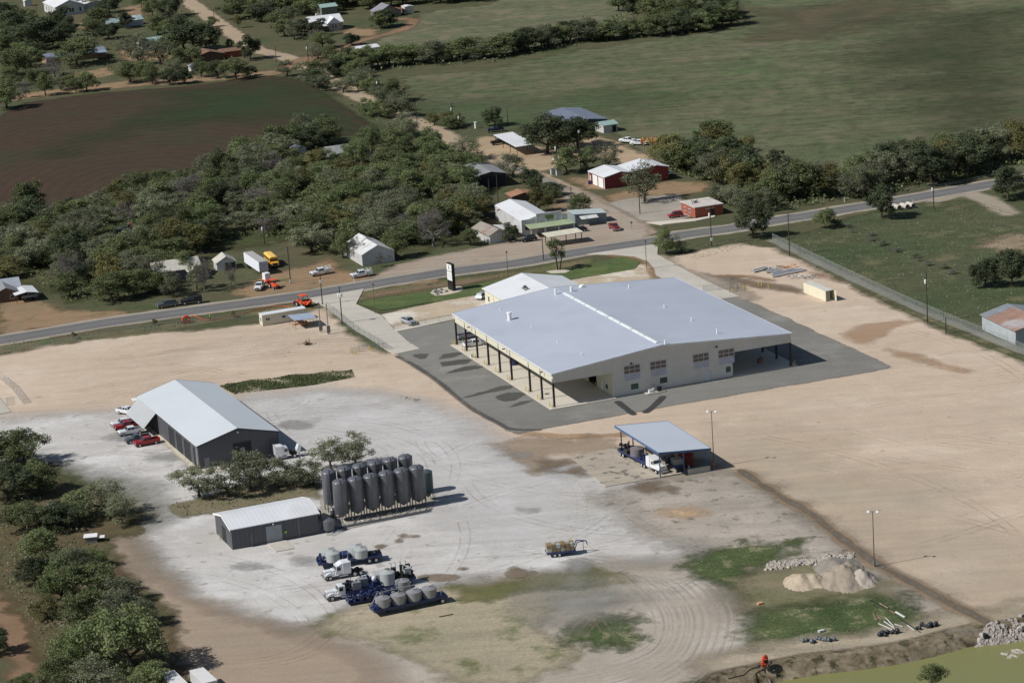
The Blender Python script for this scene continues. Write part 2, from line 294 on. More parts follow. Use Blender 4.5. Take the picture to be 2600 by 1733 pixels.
patch('stain', [(2060, 690), (2100, 700), (2146, 718), (2120, 716)], gmat('rust_stain', sr(140, 108, 84), sr(150, 118, 92), .2, .1, 3, 2, .06, maxa=.7), 1.5, 4)
patch('stain', [(1320, 1098), (1400, 1106), (1470, 1108), (1560, 1106), (1600, 1098)], gmat('tan_rut', sr(160, 132, 100), sr(170, 140, 108), .2, .08, 2, 1.2, .05, maxa=.85), 1.2, 3, line=3)
M_gravel = gmat('white_gravel', sr(197, 194, 189), sr(180, 176, 170), .03, .07, 12, 5, .07, c3=sr(202, 200, 197), s3=.05, ess=.05, speck=(sr(136, 130, 120), .3, .64, .5))
patch('gravel_yard', m([(-80, 962), (120, 954), (250, 947), (330, 937), (430, 927), (520, 920), (600, 908), (700, 905), (840, 897), (960, 918), (1060, 962), (1120, 1012), (1200, 1062), (1300, 1082), (1360, 1050), (1420, 1070), (1500, 1110), (1560, 1180), (1640, 1250), (1590, 1290),
      (1480, 1300), (1250, 1315), (1050, 1345), (900, 1385), (780, 1430), (700, 1450), (560, 1430), (420, 1388), (335, 1290), (305, 1230), (380, 1200), (330, 1120), (160, 1060), (-80, 1030)]), M_gravel, 2, 14)
patch('loop_dirt', m([(620, 1460), (720, 1440), (860, 1400), (1100, 1350), (1400, 1292), (1560, 1288), (1660, 1345), (1715, 1400), (1730, 1450), (1700, 1540), (1650, 1660), (560, 1660)]), gmat('loop_dirt', sr(174, 164, 150), sr(162, 152, 138), .05, .08, 12, 5, .06, c3=sr(186, 180, 170), s3=.06, ess=.06), 2, 14)
patch('bright_gravel', m([(520, 960), (760, 920), (950, 950), (1060, 1010), (1200, 1090), (1300, 1180), (1150, 1260), (1050, 1100), (860, 1010), (620, 1010)]), gmat('bright_gravel', sr(212, 210, 208), sr(204, 202, 199), .05, .06, 30, 12, .06, maxa=.85, ess=.04), 3, 18)
M_brown = gmat('brown_dirt', sr(162, 144, 124), sr(152, 137, 119), .05, .07, 10, 4, .07, ess=.06)
patch('brown_dirt_edge', m([(225, 1225), (300, 1225), (335, 1290), (400, 1345), (520, 1400), (650, 1440), (780, 1480), (860, 1530), (900, 1600), (560, 1680), (300, 1600), (340, 1420), (240, 1330)]), M_brown, 2, 7)
patch('grey_mud', m([(1130, 1020), (1200, 1005), (1330, 1015), (1360, 1000), (1420, 1005), (1400, 1030), (1250, 1050), (1240, 1090)]), gmat('wet_mud', sr(150, 132, 112), sr(164, 146, 126), .15, .08, 4, 3.5, .08, maxa=.8), 1.5, 6)
M_rough = gmat('rough_ground', sr(172, 163, 151), sr(156, 147, 134), .06, .1, 10, 4, .12, c3=sr(112, 108, 94), s3=.25, t3=(.56, .66), srot=R(-50))
patch('rough_ground', m([(1400, 1130), (1500, 1110), (1640, 1078), (1710, 1090), (1800, 1150), (1900, 1215), (2010, 1300), (2150, 1370), (2250, 1430), (2200, 1445), (2000, 1380), (1800, 1330), (1640, 1260), (1500, 1240), (1430, 1180)]), M_rough, 1.5, 6)
M_weed = gmat('dry_weeds', sr(168, 156, 132), sr(150, 142, 118), .05, .14, 4, 4, .1, c3=sr(112, 114, 80), s3=.12, t3=(.52, .66), srot=R(10))
patch('weed_island', m([(830, 1380), (940, 1375), (1040, 1350), (1200, 1325), (1330, 1305), (1430, 1310), (1440, 1330), (1380, 1350), (1300, 1380), (1240, 1440), (1330, 1500), (1280, 1540), (1150, 1590), (1040, 1560), (900, 1490), (740, 1440)]), M_weed, 1.5, 6)
M_green = gmat('weedy_grass', sr(66, 82, 48), sr(84, 94, 58), .08, .26, 5, 4.5, .12, c3=sr(128, 122, 96), s3=.2, t3=(.55, .68), ess=.16)
patch('weed_island', m([(1290, 1445), (1350, 1420), (1440, 1405), (1455, 1430), (1440, 1455), (1470, 1468), (1440, 1485), (1360, 1490), (1310, 1480)]), M_green, 1.2, 4)
patch('weed_island', m([(1050, 1350), (1200, 1330), (1340, 1308), (1430, 1315), (1380, 1340), (1240, 1355), (1120, 1380), (1060, 1375)]), gmat('olive_weeds', sr(96, 102, 60), sr(116, 112, 74), .08, .16, 4, 3, .08, maxa=.9), 1.5, 5)
patch('burnt_gravel', m([(1240, 1360), (1330, 1335), (1380, 1360), (1470, 1370), (1430, 1395), (1330, 1430), (1250, 1425)]), gmat('grey_ash', sr(138, 136, 128), sr(148, 146, 138), .1, .08, 14, 6, .1, maxa=.85, ess=.08), 1.5, 10)
patch('green_weeds', m([(1570, 1290), (1640, 1262), (1720, 1250), (1830, 1245), (1810, 1280), (1720, 1310), (1690, 1350), (1600, 1320)]), M_green, 1.5, 5)
patch('green_weeds', m([(1715, 1435), (1740, 1400), (1850, 1385), (1980, 1365), (2090, 1372), (2100, 1400), (2180, 1435), (2120, 1455), (2030, 1470), (1900, 1490), (1780, 1510), (1716, 1500), (1725, 1460)]), M_green, 2, 5)
patch('green_weeds', m([(1600, 1560), (1700, 1530), (1880, 1515), (1960, 1520), (1800, 1580), (1640, 1620)]), M_green, 2, 5)
patch('weedy_soil', m([(1690, 1360), (1720, 1320), (1850, 1290), (2000, 1330), (2060, 1370), (1950, 1370), (1800, 1390), (1720, 1400)]), gmat('mixed_soil', sr(134, 124, 100), sr(108, 108, 76), .08, .14, 6, 5, .1), 1.5, 6)
M_bank = gmat('bank_soil', sr(150, 136, 116), sr(128, 114, 94), .1, .12, 3, 1.5, .16, srot=R(110))
patch('pond_bank', m([(1620, 1600), (1760, 1545), (1860, 1518), (1960, 1500), (2080, 1478), (2200, 1455), (2400, 1425), (2400, 1478), (2250, 1498), (2100, 1530), (1900, 1570), (1700, 1640)]), M_bank, 2, 5)
patch('bank_top', [(x-1, y+7) for x, y in POND[:9]], gmat('bank_top', sr(170, 158, 138), sr(152, 140, 118), .1, .14, 5, 2.5, .12, srot=R(110)), 2, 5, line=9, world=True)
patch('waterline_mud', [(x, y+1.2) for x, y in POND[:9]], gmat('dark_mud', sr(134, 122, 102), sr(104, 94, 74), .35, .2, 1.5, .6, .3, srot=R(100), c3=sr(70, 66, 48), s3=.5, t3=(.5, .62)), 2, 3, line=7.5, world=True)
DT = [(1700, 1080), (1760, 1120), (1860, 1178), (1905, 1215), (1960, 1255), (2010, 1292), (2080, 1330), (2150, 1368), (2215, 1402), (2290, 1440)]
patch('ditch_sides', m(DT), gmat('ditch_side', sr(150, 126, 98), sr(164, 142, 116), .1, .1, 2.0, 1.3, .06), 1.5, 4, line=2.6)  # ditch has no depth: soil and gravel strips carry its shading in their colours
patch('drainage_ditch', m(DT), gmat('ditch_bed', sr(118, 110, 98), sr(104, 97, 86), .1, .1, 1.0, .7, .06), 1, 2, line=1.3)
# tyre tracks
random.seed(3)
def trackmat(name, col, amax):
    a = NT(name); a.b.inputs['Base Color'].default_value = (*col, 1); a.b.inputs['Roughness'].default_value = .95; f = a.rng(a.noise(.12, 4, rough=.7), .38, .62, 0, amax)
    mx = a.n('MixShader'); a.l(f, mx.inputs[0]); a.l(a.n('BsdfTransparent').outputs[0], mx.inputs[1]); a.l(a.b.outputs[0], mx.inputs[2]); a.l(mx.outputs[0], a.o.inputs[0]); return a.m
def curvestrips(name, curves, material, w_=.4, gauge=1.9):
    b = MB(); LZ[0] += .002
    for C in curves:
        P = np.array(C)
        if len(P) < 3: continue
        T = np.gradient(P, axis=0); T /= np.linalg.norm(T, axis=1)[:, None]+1e-9; N = np.stack([-T[:, 1], T[:, 0]], 1)
        for g in (-gauge/2, gauge/2):
            A, B_ = P+N*(g-w_/2), P+N*(g+w_/2); zA = zf(P[:, 0], P[:, 1])+LZ[0]
            for i in range(len(P)-1): b.add([(*A[i], zA[i]), (*A[i+1], zA[i+1]), (*B_[i+1], zA[i+1]), (*B_[i], zA[i])], [(0, 1, 2, 3)])
    o = b.build(name, material); o['kind'] = 'structure'; return o
def wander(poly, n, seed, dirs, L=(50, 160), k=.012):
    r = random.Random(seed); Q = np.array(poly); out = []
    while len(out) < n:
        x, y = r.uniform(Q[:, 0].min(), Q[:, 0].max()), r.uniform(Q[:, 1].min(), Q[:, 1].max())
        if not inside(np.array([x]), np.array([y]), poly)[0]: continue
        a = R(r.choice(dirs)+r.uniform(-14, 14)); c = r.uniform(-k, k); pts = []
        for i in range(int(r.uniform(*L)/2)):
            pts.append((x, y)); x += 2*math.cos(a); y += 2*math.sin(a); a += 2*c; c += r.uniform(-k, k)*.06
            if not inside(np.array([x]), np.array([y]), poly)[0]: break
        out.append(pts)
    return out
T_d, T_l, T_t = trackmat('dark_track', sr(140, 131, 120), .24), trackmat('light_track', sr(212, 202, 186), .3), trackmat('tan_track', sr(164, 142, 119), .28)
RLOT = W2(m([(1560, 1010), (1700, 960), (2000, 880), (2080, 850), (1960, 740), (2100, 750), (2352, 850), (2352, 1420), (2280, 1420), (2100, 1320), (1900, 1180), (1720, 1070)])); LLOT = W2(m([(10, 860), (200, 800), (590, 760), (760, 730), (890, 830), (920, 890), (800, 900), (520, 880), (300, 930), (10, 930)])); GRV = W2(m([(20, 970), (300, 950), (560, 925), (840, 910), (1020, 965), (1180, 1070), (1350, 1100), (1480, 1150), (1560, 1230), (1400, 1290), (1100, 1320), (840, 1400), (700, 1430), (450, 1370), (350, 1280), (400, 1220), (740, 1260), (1010, 1180), (1000, 1080), (840, 1010), (620, 1000), (470, 1080), (300, 1100), (100, 1030)]))
curvestrips('pale_tyre_tracks', wander(RLOT, 46, 5, [-40, -48, -30, 20, 140]), T_l); curvestrips('tan_tyre_tracks', wander(RLOT, 16, 6, [-40, 20, -10]), T_t); curvestrips('tan_tyre_tracks', wander(LLOT, 26, 7, [8, 15, -30, 24]), T_t); curvestrips('pale_tyre_tracks', wander(LLOT, 18, 8, [10, 20, -35]), T_l)
curvestrips('dark_tyre_tracks', wander(GRV, 44, 9, [-20, -45, 20, -70, 40], (40, 120), .022), T_d, .35); curvestrips('pale_tyre_tracks', wander(GRV, 40, 10, [-20, -45, 20, 60], (40, 120), .022), T_l, .35)
LP = [smooth(W2(m([(1240+a*.8, 1262+a*.1), (1380+a*.9, 1300+a*.3), (1440+a, 1335), (1495+a, 1385), (1515+a*.95, 1440), (1490+a*.85, 1490+a*.25), (1400+a*.6, 1525+a*.5), (1280+a*.3, 1548+a*.6), (1080, 1575+a*.75)])), 8) for a in [x*9.5+random.uniform(-5, 5) for x in range(-1, 19)]]
curvestrips('dark_tyre_tracks', [q[random.randint(0, 12):len(q)-random.randint(0, 14)] for i, q in enumerate(LP) if i % 2], trackmat('soft_dark_track', sr(146, 137, 125), .2), .4, 1.6); curvestrips('pale_tyre_tracks', [q[random.randint(0, 20):len(q)-random.randint(0, 20)] for i, q in enumerate(LP) if i % 3 == 0], trackmat('soft_light_track', sr(206, 198, 184), .25), .35, 1.9)
curvestrips('dark_tyre_tracks', [smooth(W2(m(q)), 8) for q in ([(300, 1480), (420, 1500), (540, 1520), (660, 1500), (740, 1450)], [(320, 1500), (450, 1525), (600, 1530), (720, 1500), (800, 1440)], [(1300, 1490), (1330, 1440), (1370, 1415)], [(1325, 1492), (1352, 1440), (1390, 1410)], [(1370, 1420), (1400, 1460), (1410, 1485)], [(30, 1400), (55, 1480), (90, 1560)], [(15, 1400), (35, 1480), (60, 1568)])], T_t, .5, 1.6)
M_spot = gmat('oil_stain', sr(122, 108, 92), sr(134, 120, 104), .2, .08, 1, .8, .04, maxa=.85); M_gs = gmat('grey_stain', sr(146, 146, 143), sr(156, 155, 151), .2, .08, 4, 3, .06, maxa=.8)
def blob(u, v, w_, h_): return [(u+w_/2*math.cos(t), v+h_/2*math.sin(t)) for t in (i*.785 for i in range(8))]
SQ = [(1023, 1361, 22, 12), (1056, 1362, 26, 9), (1015, 1374, 18, 11), (964, 1388, 28, 12), (1312, 1456, 60, 26), (1353, 1453, 28, 10), (1112, 1466, 110, 18), (1110, 1470, 60, 14), (1175, 1444, 22, 7), (1302, 1445, 20, 12)]
patch('oil_stain', [blob(*q) for q in SQ], M_spot, .8, 2, dz=.001, many=True)
SQ = [(1340, 1293, 48, 12), (755, 1077, 70, 22), (1318, 1155, 20, 6), (880, 1150, 0, 0), (420, 1160, 80, 20), (500, 1180, 60, 12), (300, 1110, 60, 14), (1462, 1440, 34, 30), (780, 1425, 60, 14), (820, 1290, 10, 6), (640, 1438, 60, 12)]
patch('faint_stain', [blob(*q) for q in SQ if q[2]], M_gs, 1, 3, dz=.001, many=True)
patch('orange_grit', blob(1735, 1303, 90, 22), gmat('orange_grit', sr(196, 160, 118), sr(186, 160, 130), .4, .1, 6, 3.5, .1, maxa=.9, ess=.4), 1, 5, dz=.001)
# asphalt apron, slabs, driveways
LZ[0] += .01
M_apr = gmat('asphalt_apron', sr(128, 127, 121), sr(120, 118, 112), .03, .05, .8, .8, .05, c3=sr(138, 137, 130), s3=.05)
patch('asphalt_apron', [(1000, 842), (1155, 813), (1400, 800), (1822, 761), (1877, 753), (1950, 787), (2121, 866), (2271, 934), (1800, 1014), (1430, 1079), (1312, 1103), (1285, 1092), (1255, 1066), (1190, 1030), (1110, 965), (1050, 925), (1008, 899), (1062, 887), (1034, 866)], M_apr, 1.2, 2)
M_wet = gmat('wet_asphalt', sr(92, 91, 86), sr(84, 83, 79), .1, .06, .8, .7, .1, maxa=.9, ess=.25); K1 = lambda x, y: (1120+x/5.8725, 780+y/5.8725)
SQ = [[(0, 705), (250, 680), (320, 700), (200, 745), (0, 775)], [(0, 830), (250, 790), (420, 775), (460, 800), (380, 850), (120, 875), (0, 895)], [(90, 985), (300, 900), (500, 880), (640, 890), (560, 925), (300, 960)], [(340, 1350), (700, 1240), (900, 1175), (1060, 1185), (1060, 1210), (800, 1265), (450, 1340)], [(800, 1340), (1000, 1280), (1200, 1270), (1260, 1300), (1120, 1390), (960, 1405), (840, 1370)], [(980, 1500), (1180, 1410), (1370, 1390), (1300, 1430), (1080, 1490)], [(-440, 705), (-180, 700), (-250, 770), (-330, 780)]]
patch('wet_patch', [[K1(*p) for p in q] for q in SQ], M_wet, .7, 1.5, dz=.001, many=True)
patch('apron_edge', [(1008, 905), (1050, 928), (1110, 968), (1190, 1033), (1255, 1070), (1300, 1090), (1370, 1092)], gmat('wet_edge', sr(92, 91, 88), sr(86, 84, 80), .1, .05, .8, .3, .02, maxa=.85), .6, 2, line=1.1, dz=.001)
for q in [[(1569, 1021), (1588, 1036), (1608, 1052)], [(1684, 1008), (1665, 1028), (1640, 1047)]]:
    patch('drain_streak', q, gmat('black_wet', sr(66, 65, 66), sr(72, 70, 70), .3, .05, .4, .25, .02), .6, 1, line=1.5, dz=.001)
M_con = gmat('concrete', sr(190, 184, 172), sr(180, 174, 162), .06, .05, streak=.06, speck=(sr(150, 142, 130), .5, .66, .5)); M_con2 = gmat('concrete_light', sr(206, 198, 182), sr(198, 190, 174), .08, .04, streak=.03)
Z0 = LZ[0]
flat('concrete_driveway', [(778, 759), (924, 734), (904, 773), (965, 800), (1000, 836), (1036, 868), (1066, 886), (1002, 900), (984, 891), (948, 866), (898, 836), (827, 780)], -.3, Z0+.03, M_con)
flat('concrete_kerb_strip', [(1000, 832), (1153, 802), (1153, 812), (1004, 843)], -.3, Z0+.05, M_con2)
flat('concrete_driveway', [(1490, 646), (1671, 620), (1669, 647), (1730, 681), (1783, 709), (1877, 753), (1822, 761), (1750, 725), (1690, 712), (1665, 700), (1662, 684), (1645, 664), (1610, 652), (1560, 648)], -.3, Z0+.03, M_con)
patch('front_yard', [(966, 800), (1100, 770), (1235, 745), (1300, 745), (1450, 712), (1560, 690), (1625, 680), (1668, 705), (1690, 720), (1500, 760), (1250, 800), (1150, 806), (1000, 833)], gmat('yard_streaks', sr(186, 170, 146), sr(172, 154, 130), .08, .06, 1, .8, .06, c3=sr(206, 198, 184), s3=.08, t3=(.5, .6)), 1.5, 2, dz=.004)
M_mud = gmat('brown_mud', sr(140, 112, 84), sr(152, 126, 98), .1, .08, 2, 1.2, .05, maxa=.8)
patch('mud_track', [(1560, 650), (1640, 662), (1668, 690), (1668, 712)], M_mud, 1, 3, line=3.5); patch('mud_track', [(1740, 712), (1850, 700), (1960, 712)], M_mud, 1, 3, line=2)
patch('red_verge', [(925, 748), (1050, 730), (1200, 708), (1300, 700), (1180, 722), (1050, 738), (930, 758)], gmat('red_verge', sr(134, 112, 90), sr(122, 108, 84), .1, .1, 2, 1.5, .05, maxa=.9), 1.5, 3)
M_lawn = gmat('mown_lawn', sr(80, 96, 56), sr(90, 102, 62), .06, .1, .5, .4, .05, c3=sr(98, 108, 62), s3=.1)
patch('lawn', [(905, 773), (925, 764), (1092, 740), (1200, 724), (1300, 704), (1400, 691), (1521, 667), (1576, 652), (1612, 659), (1623, 668), (1612, 684), (1540, 697), (1443, 711), (1320, 735), (1233, 747), (970, 788)], M_lawn, 1, 1.5)
patch('planting_bed', [(1093, 745), (1100, 737), (1131, 730), (1150, 728), (1172, 728), (1178, 735), (1165, 742), (1130, 750), (1105, 752)], gmat('bed_gravel', sr(196, 184, 164), sr(184, 172, 152), .5, .08, .3, .2, .02), .5, 1)
patch('planting_bed', [(1385, 690), (1420, 685), (1450, 687), (1435, 694), (1400, 695)], gmat('bed_gravel2', sr(198, 190, 172), sr(184, 174, 156), .5, .08, .3, .2, .02), .5, 1)
# fence line gravel, wash slab
FENCE = [(1962, 612), (2050, 655), (2170, 712), (2290, 768), (2400, 815), (2500, 855), (2640, 912)]
patch('fence_gravel', FENCE, gmat('fence_gravel', sr(130, 128, 118), sr(120, 120, 106), .1, .1, 1.2, .8, .06), 1.2, 3, line=3.2)
patch('dust_track', [(1670, 655), (1730, 690), (1830, 720), (1900, 760)], gmat('dust_track', sr(158, 146, 132), sr(170, 156, 138), .1, .08, 3, 2, .05, maxa=.8), 1.5, 4, line=5)
patch('fence_weeds', [(2170, 725), (2290, 782), (2400, 830), (2500, 872), (2640, 926)], gmat('fence_weeds', sr(84, 96, 58), sr(130, 120, 92), .3, .15, 1.5, 1.5, .05), 1, 3, line=1)
K7 = lambda x, y: (1540+x/7.84, 1050+y/7.84); K8 = lambda x, y: (1300+x/3.612, 866+y/3.612)
M_slab = gmat('wash_slab', sr(176, 166, 150), sr(162, 152, 136), .1, .06, streak=.1, c3=sr(118, 112, 104), s3=.35, t3=(.55, .6), srot=R(-62))
flat('wash_slab', [K8(*p) for p in [(540, 1070), (1010, 965), (1250, 1010), (1600, 1170), (1810, 1165), (1700, 1190), (1290, 1265), (860, 1340)]], -.3, Z0+.06, M_slab)
for q in [[(240, 1110), (500, 1080), (560, 1100), (350, 1180), (420, 1200), (600, 1170), (720, 1250), (620, 1220), (330, 1205)], [(1020, 1350), (1130, 1310), (1330, 1300), (1300, 1390), (1230, 1400)], [(1390, 1350), (1500, 1370), (1490, 1395)]]:
    patch('mud_stain', [K8(*p) for p in q], M_stain, .8, 2.5, dz=.001)
flat('loading_pad', [(530+1155/7.84, 1240+1095/7.84), (530+1540/7.84, 1240+1030/7.84), (530+1700/7.84, 1240+1200/7.84), (530+1340/7.84, 1240+1270/7.84)], -.3, Z0+.06, M_con)
flat('loading_pad', [(0, 1010), (0, 1052), (28, 1046)], -.3, Z0+.05, M_con)
flat('workshop_apron', [(507, 1193), (425, 1200), (440, 1212), (520, 1206), (720, 1165), (700, 1158)], -.3, Z0+.04, M_con)
patch('workshop_front_strip', [(352, 1040), (430, 1095), (505, 1190), (490, 1195), (420, 1130), (345, 1060)], gmat('pale_strip', sr(200, 192, 172), sr(190, 182, 162), .3, .06, 1, .6, .03), 1, 2)
patch('farm_road', [(-60, 1450), (0, 1460), (30, 1540), (60, 1620), (90, 1700), (110, 1790)], gmat('brown_road', sr(134, 108, 84), sr(120, 98, 76), .1, .1, 3, 2, .08, srot=R(110)), 2, 5, line=8)
patch('woods_floor', m([(0, 1060), (120, 1060), (150, 1110), (280, 1150), (310, 1230), (250, 1240), (300, 1330), (390, 1400), (420, 1460), (440, 1600), (130, 1600), (40, 1400), (-60, 1300), (-60, 1050)]), gmat('leaf_litter', sr(96, 82, 60), sr(84, 84, 56), .06, .18, 3, 3, .06), 2, 5)
patch('shrub_bed', m([(390, 1160), (440, 1150), (480, 1140), (620, 1090), (730, 1110), (745, 1150), (700, 1140), (500, 1180), (420, 1188), (388, 1175)]), gmat('bed_litter', sr(134, 122, 100), sr(104, 102, 74), .2, .15, 2, 1.5, .05), 1.2, 4)
patch('silo_pad', m([(735, 1150), (985, 1085), (1000, 1150), (990, 1175), (770, 1222), (740, 1215)]), gmat('pad_concrete', sr(168, 162, 148), sr(156, 150, 138), .2, .08, .5, .4, .04), 1, 2)
# ---------------- buildings ----------------
def plat(x, y, th): return Matrix.Translation((x, y, 0)) @ Matrix.Rotation(th, 4, 'Z')
M_rw = mat('white_metal_roof', sr(226, 228, 230), .45, .1, .04, .15, rib=(0, .9, .03), dirt=(sr(188, 186, 180), .12, .35)); M_rb = mat('galvalume_roof', sr(186, 193, 206), .5, .15, .05, .05, rib=(R(90), 1.83, .035), dirt=(sr(168, 174, 184), .12, .35)); M_rb2 = mat('galvalume_trim', sr(214, 218, 220), .5, .1)
M_cream = mat('cream_panel', sr(208, 204, 182), .6, 0, .04, .2); M_taupe = mat('ribbed_wall', sr(208, 206, 198), .6, 0, .05, .3, rib=(0, .6, .05)); M_dark = mat('charcoal_panel', sr(84, 86, 92), .55, .1, .06, .3, rib=(0, .9, .08)); M_trimd = mat('charcoal_trim', sr(66, 68, 76), .5)
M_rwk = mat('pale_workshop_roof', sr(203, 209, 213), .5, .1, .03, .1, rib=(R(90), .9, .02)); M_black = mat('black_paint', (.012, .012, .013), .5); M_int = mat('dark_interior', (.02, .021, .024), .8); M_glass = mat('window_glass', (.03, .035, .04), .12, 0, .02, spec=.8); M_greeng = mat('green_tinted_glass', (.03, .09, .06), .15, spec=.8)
M_steel = mat('brown_steel', sr(70, 60, 58), .6); M_grey = mat('grey_steel', sr(126, 128, 130), .5, .3); M_galv = mat('galvanised', sr(168, 172, 174), .45, .5); M_yel = mat('yellow_paint', sr(214, 190, 50), .55); M_white = mat('white_paint', sr(232, 232, 230), .5, 0, .04); M_wood = mat('weathered_timber', sr(92, 76, 62), .85); M_conc = mat('concrete_block', sr(186, 180, 168), .85)
M_floor = mat('canopy_floor', sr(200, 192, 176), .8, 0, .05, .2); M_panelw = mat('translucent_panel', sr(216, 218, 216), .4); M_rust = mat('rusty_roof', sr(138, 104, 86), .8, 0, .2, .5, dirt=(sr(168, 160, 148), .5, .7)); M_oldw = mat('weathered_white', sr(196, 196, 194), .75, 0, .1, .5, rib=(0, .8, .06), dirt=(sr(140, 134, 124), .4, .5)); M_oldr = mat('weathered_tin_roof', sr(204, 206, 204), .6, 0, .12, .4, dirt=(sr(136, 126, 112), .3, .6))
M_redw = mat('red_siding', sr(128, 44, 46), .6, 0, .06, .4, rib=(0, .8, .06)); M_brick = mat('brick', sr(158, 84, 62), .85, 0, .12, 1.2); M_teal = mat('teal_roof', sr(150, 176, 170), .6, .1); M_gr = mat('grey_shingle', sr(132, 134, 136), .85, 0, .12); M_bluer = mat('blue_grey_roof', sr(128, 136, 152), .5, .3); M_blue = mat('blue_paint', sr(42, 54, 98), .5, 0, .12, 2); M_bt = mat('blue_edge', sr(66, 96, 138), .5)
def gable(name, label, cat, prm, wallm, roofm, ridge='v', over=.35, th_=.16, group=None, trim=None, base=0.0):
    """x, y, heading in degrees, depth L, width W, eave height, ridge height; ridge along the depth (v) or along the width (u)"""
    x, y, th, L, W, he, hr = prm; t = thing(name, label, cat, (x, y, base), R(th), group); w = MB()
    if ridge == 'v': w.prism([(0, 0), (W, 0), (W, he), (W/2, hr), (0, he)], 0, L, 'y')
    else: w.prism([(0, 0), (L, 0), (L, he), (L/2, hr), (0, he)], 0, W, 'x')
    w.build('wall', wallm, t); r = MB(); D = W if ridge == 'v' else L; E = L if ridge == 'v' else W; s = (hr-he)/(D/2); k = over
    pr = [(-k, he-s*k+.01), (D/2, hr+.01), (D+k, he-s*k+.01), (D+k, he-s*k+th_), (D/2, hr+th_), (-k, he-s*k+th_)]
    if ridge == 'v': r.prism(pr, -k, E+k, 'y')
    else: r.prism(pr, -k, E+k, 'x')
    r.build('roof', roofm, t)
    if trim:
        q = MB()
        if ridge == 'v':
            for y0, y1 in ((-k-.06, -k-.01), (E+k+.01, E+k+.06)): q.prism([(-k-.05, he-s*k-.18), (D/2, hr-.18), (D+k+.05, he-s*k-.18), (D+k+.05, he-s*k+th_+.03), (D/2, hr+th_+.03), (-k-.05, he-s*k+th_+.03)], y0, y1, 'y')
        else:
            for y0, y1 in ((-k-.06, -k-.01), (E+k+.01, E+k+.06)): q.prism([(-k-.05, he-s*k-.18), (D/2, hr-.18), (D+k+.05, he-s*k-.18), (D+k+.05, he-s*k+th_+.03), (D/2, hr+th_+.03), (-k-.05, he-s*k+th_+.03)], y0, y1, 'x')
        q.build('roof_trim', trim, t)
    return t
def win(t, x0, x1, z0, z1, y=0, m_=None, side='f', frame=True, mull=1):
    """a window on the front (f, y=const) or on a side wall (s, x=const, then x0,x1 run along y)"""
    f = MB(); g = MB(); d = .05
    def bx(B, a, b_, c, e, p): (B.box(a, b_, y-p, y+p, c, e) if side == 'f' else B.box(y-p, y+p, a, b_, c, e))
    if frame:
        for a, b_, c, e in ((x0-.07, x0, z0-.07, z1+.07), (x1, x1+.07, z0-.07, z1+.07), (x0, x1, z0-.07, z0), (x0, x1, z1, z1+.07)): bx(f, a, b_, c, e, d+.02)
        for i in range(1, mull): xx = x0+(x1-x0)*i/mull; bx(f, xx-.035, xx+.035, z0, z1, d+.01)
        fo = f.build('window', M_white, t)
    bx(g, x0+.002, x1-.002, z0+.002, z1-.002, d-.01)
    return g.build('pane' if frame else 'window', m_ or M_glass, fo if frame else t)
# --- the big hangar ---
H = [8.52445773, 588.84135398, 20.28387969, 64.27189393, 59.46741616, 7.94234549, 10.42187651, 0.45001398]
L, W, he, hr = 64.27, 59.47, 7.94, 10.42; rx = W*.45
t = thing('hangar', 'large new hangar with a pale blue-grey roof and open side bays on dark asphalt', 'hangar', (H[0], H[1], 0), R(H[2]))
x1, x2 = 14.6, 44.4; fz = 5.9                                          # wall line of the closed middle; underside of the fascia
b = MB(); b.prism([(-.3, he), (rx, hr), (W+.3, he), (W+.3, he+.14), (rx, hr+.14), (-.3, he+.14)], -.3, L+.3, 'y'); b.build('roof', M_rb, t)
b = MB()
for y0, y1 in ((-.4, -.32), (L+.32, L+.4)): b.prism([(-.4, he-.2), (rx, hr-.2), (W+.4, he-.2), (W+.4, he+.2), (rx, hr+.2), (-.4, he+.2)], y0, y1, 'y')
b.box(-.42, -.31, -.3, L+.3, he-.2, he+.16); b.box(W+.31, W+.42, -.3, L+.3, he-.2, he+.16); b.build('roof_trim', M_rb2, t)
zr = lambda x: he+(hr-he)*(x/rx if x < rx else (W-x)/(W-rx))-.01
b = MB(); b.prism([(x1, 0), (x2, 0), (x2, zr(x2)), (rx, zr(rx)), (x1, zr(x1))], 0, .25, 'y'); b.prism([(0, fz), (x1-.01, fz), (x1-.01, zr(x1)), (0, zr(0))], 0, .25, 'y'); b.prism([(x2+.01, fz), (W, fz), (W, zr(W)), (x2+.01, zr(x2))], 0, .25, 'y')
b.build('front_wall', M_taupe, t); b = MB(); b.prism([(x1, 0), (x2, 0), (x2, zr(x2)), (rx, zr(rx)), (x1, zr(x1))], L-.25, L, 'y'); b.prism([(0, fz), (x1-.01, fz), (x1-.01, zr(x1)), (0, zr(0))], L-.25, L, 'y'); b.prism([(x2+.01, fz), (W, fz), (W, zr(W)), (x2+.01, zr(x2))], L-.25, L, 'y')
b.build('rear_wall', M_taupe, t)
b = MB(); b.box(0, .2, .26, L-.26, fz, he-.02); b.build('fascia', M_cream, t); b = MB(); b.box(W-.2, W, .26, L-.26, fz, he-.02); b.build('fascia', M_taupe, t)
DO = [(10, 15), (20, 25), (30, 35), (40, 45), (50, 55)]                # roller door openings on the side walls
for xx, mm in ((x1, M_cream), (x2-.2, M_taupe)):
    b = MB(); e = .26
    for y0, y1 in DO: b.box(xx, xx+.2, e, y0, 0, 5.2); e = y1
    b.box(xx, xx+.2, e, L-.26, 0, 5.2); b.box(xx, xx+.2, .26, L-.26, 5.2, zr(xx+(.1 if xx < 20 else .1))-.1); b.build('side_wall', mm, t)
b = MB(); b.box(x1+.25, x2-.25, .3, L-.3, .02, .08); b.build('floor', M_floor, t)
b = MB(); b.box(24, 24.2, .3, L-.3, .1, 8); b.build('partition', M_int, t)
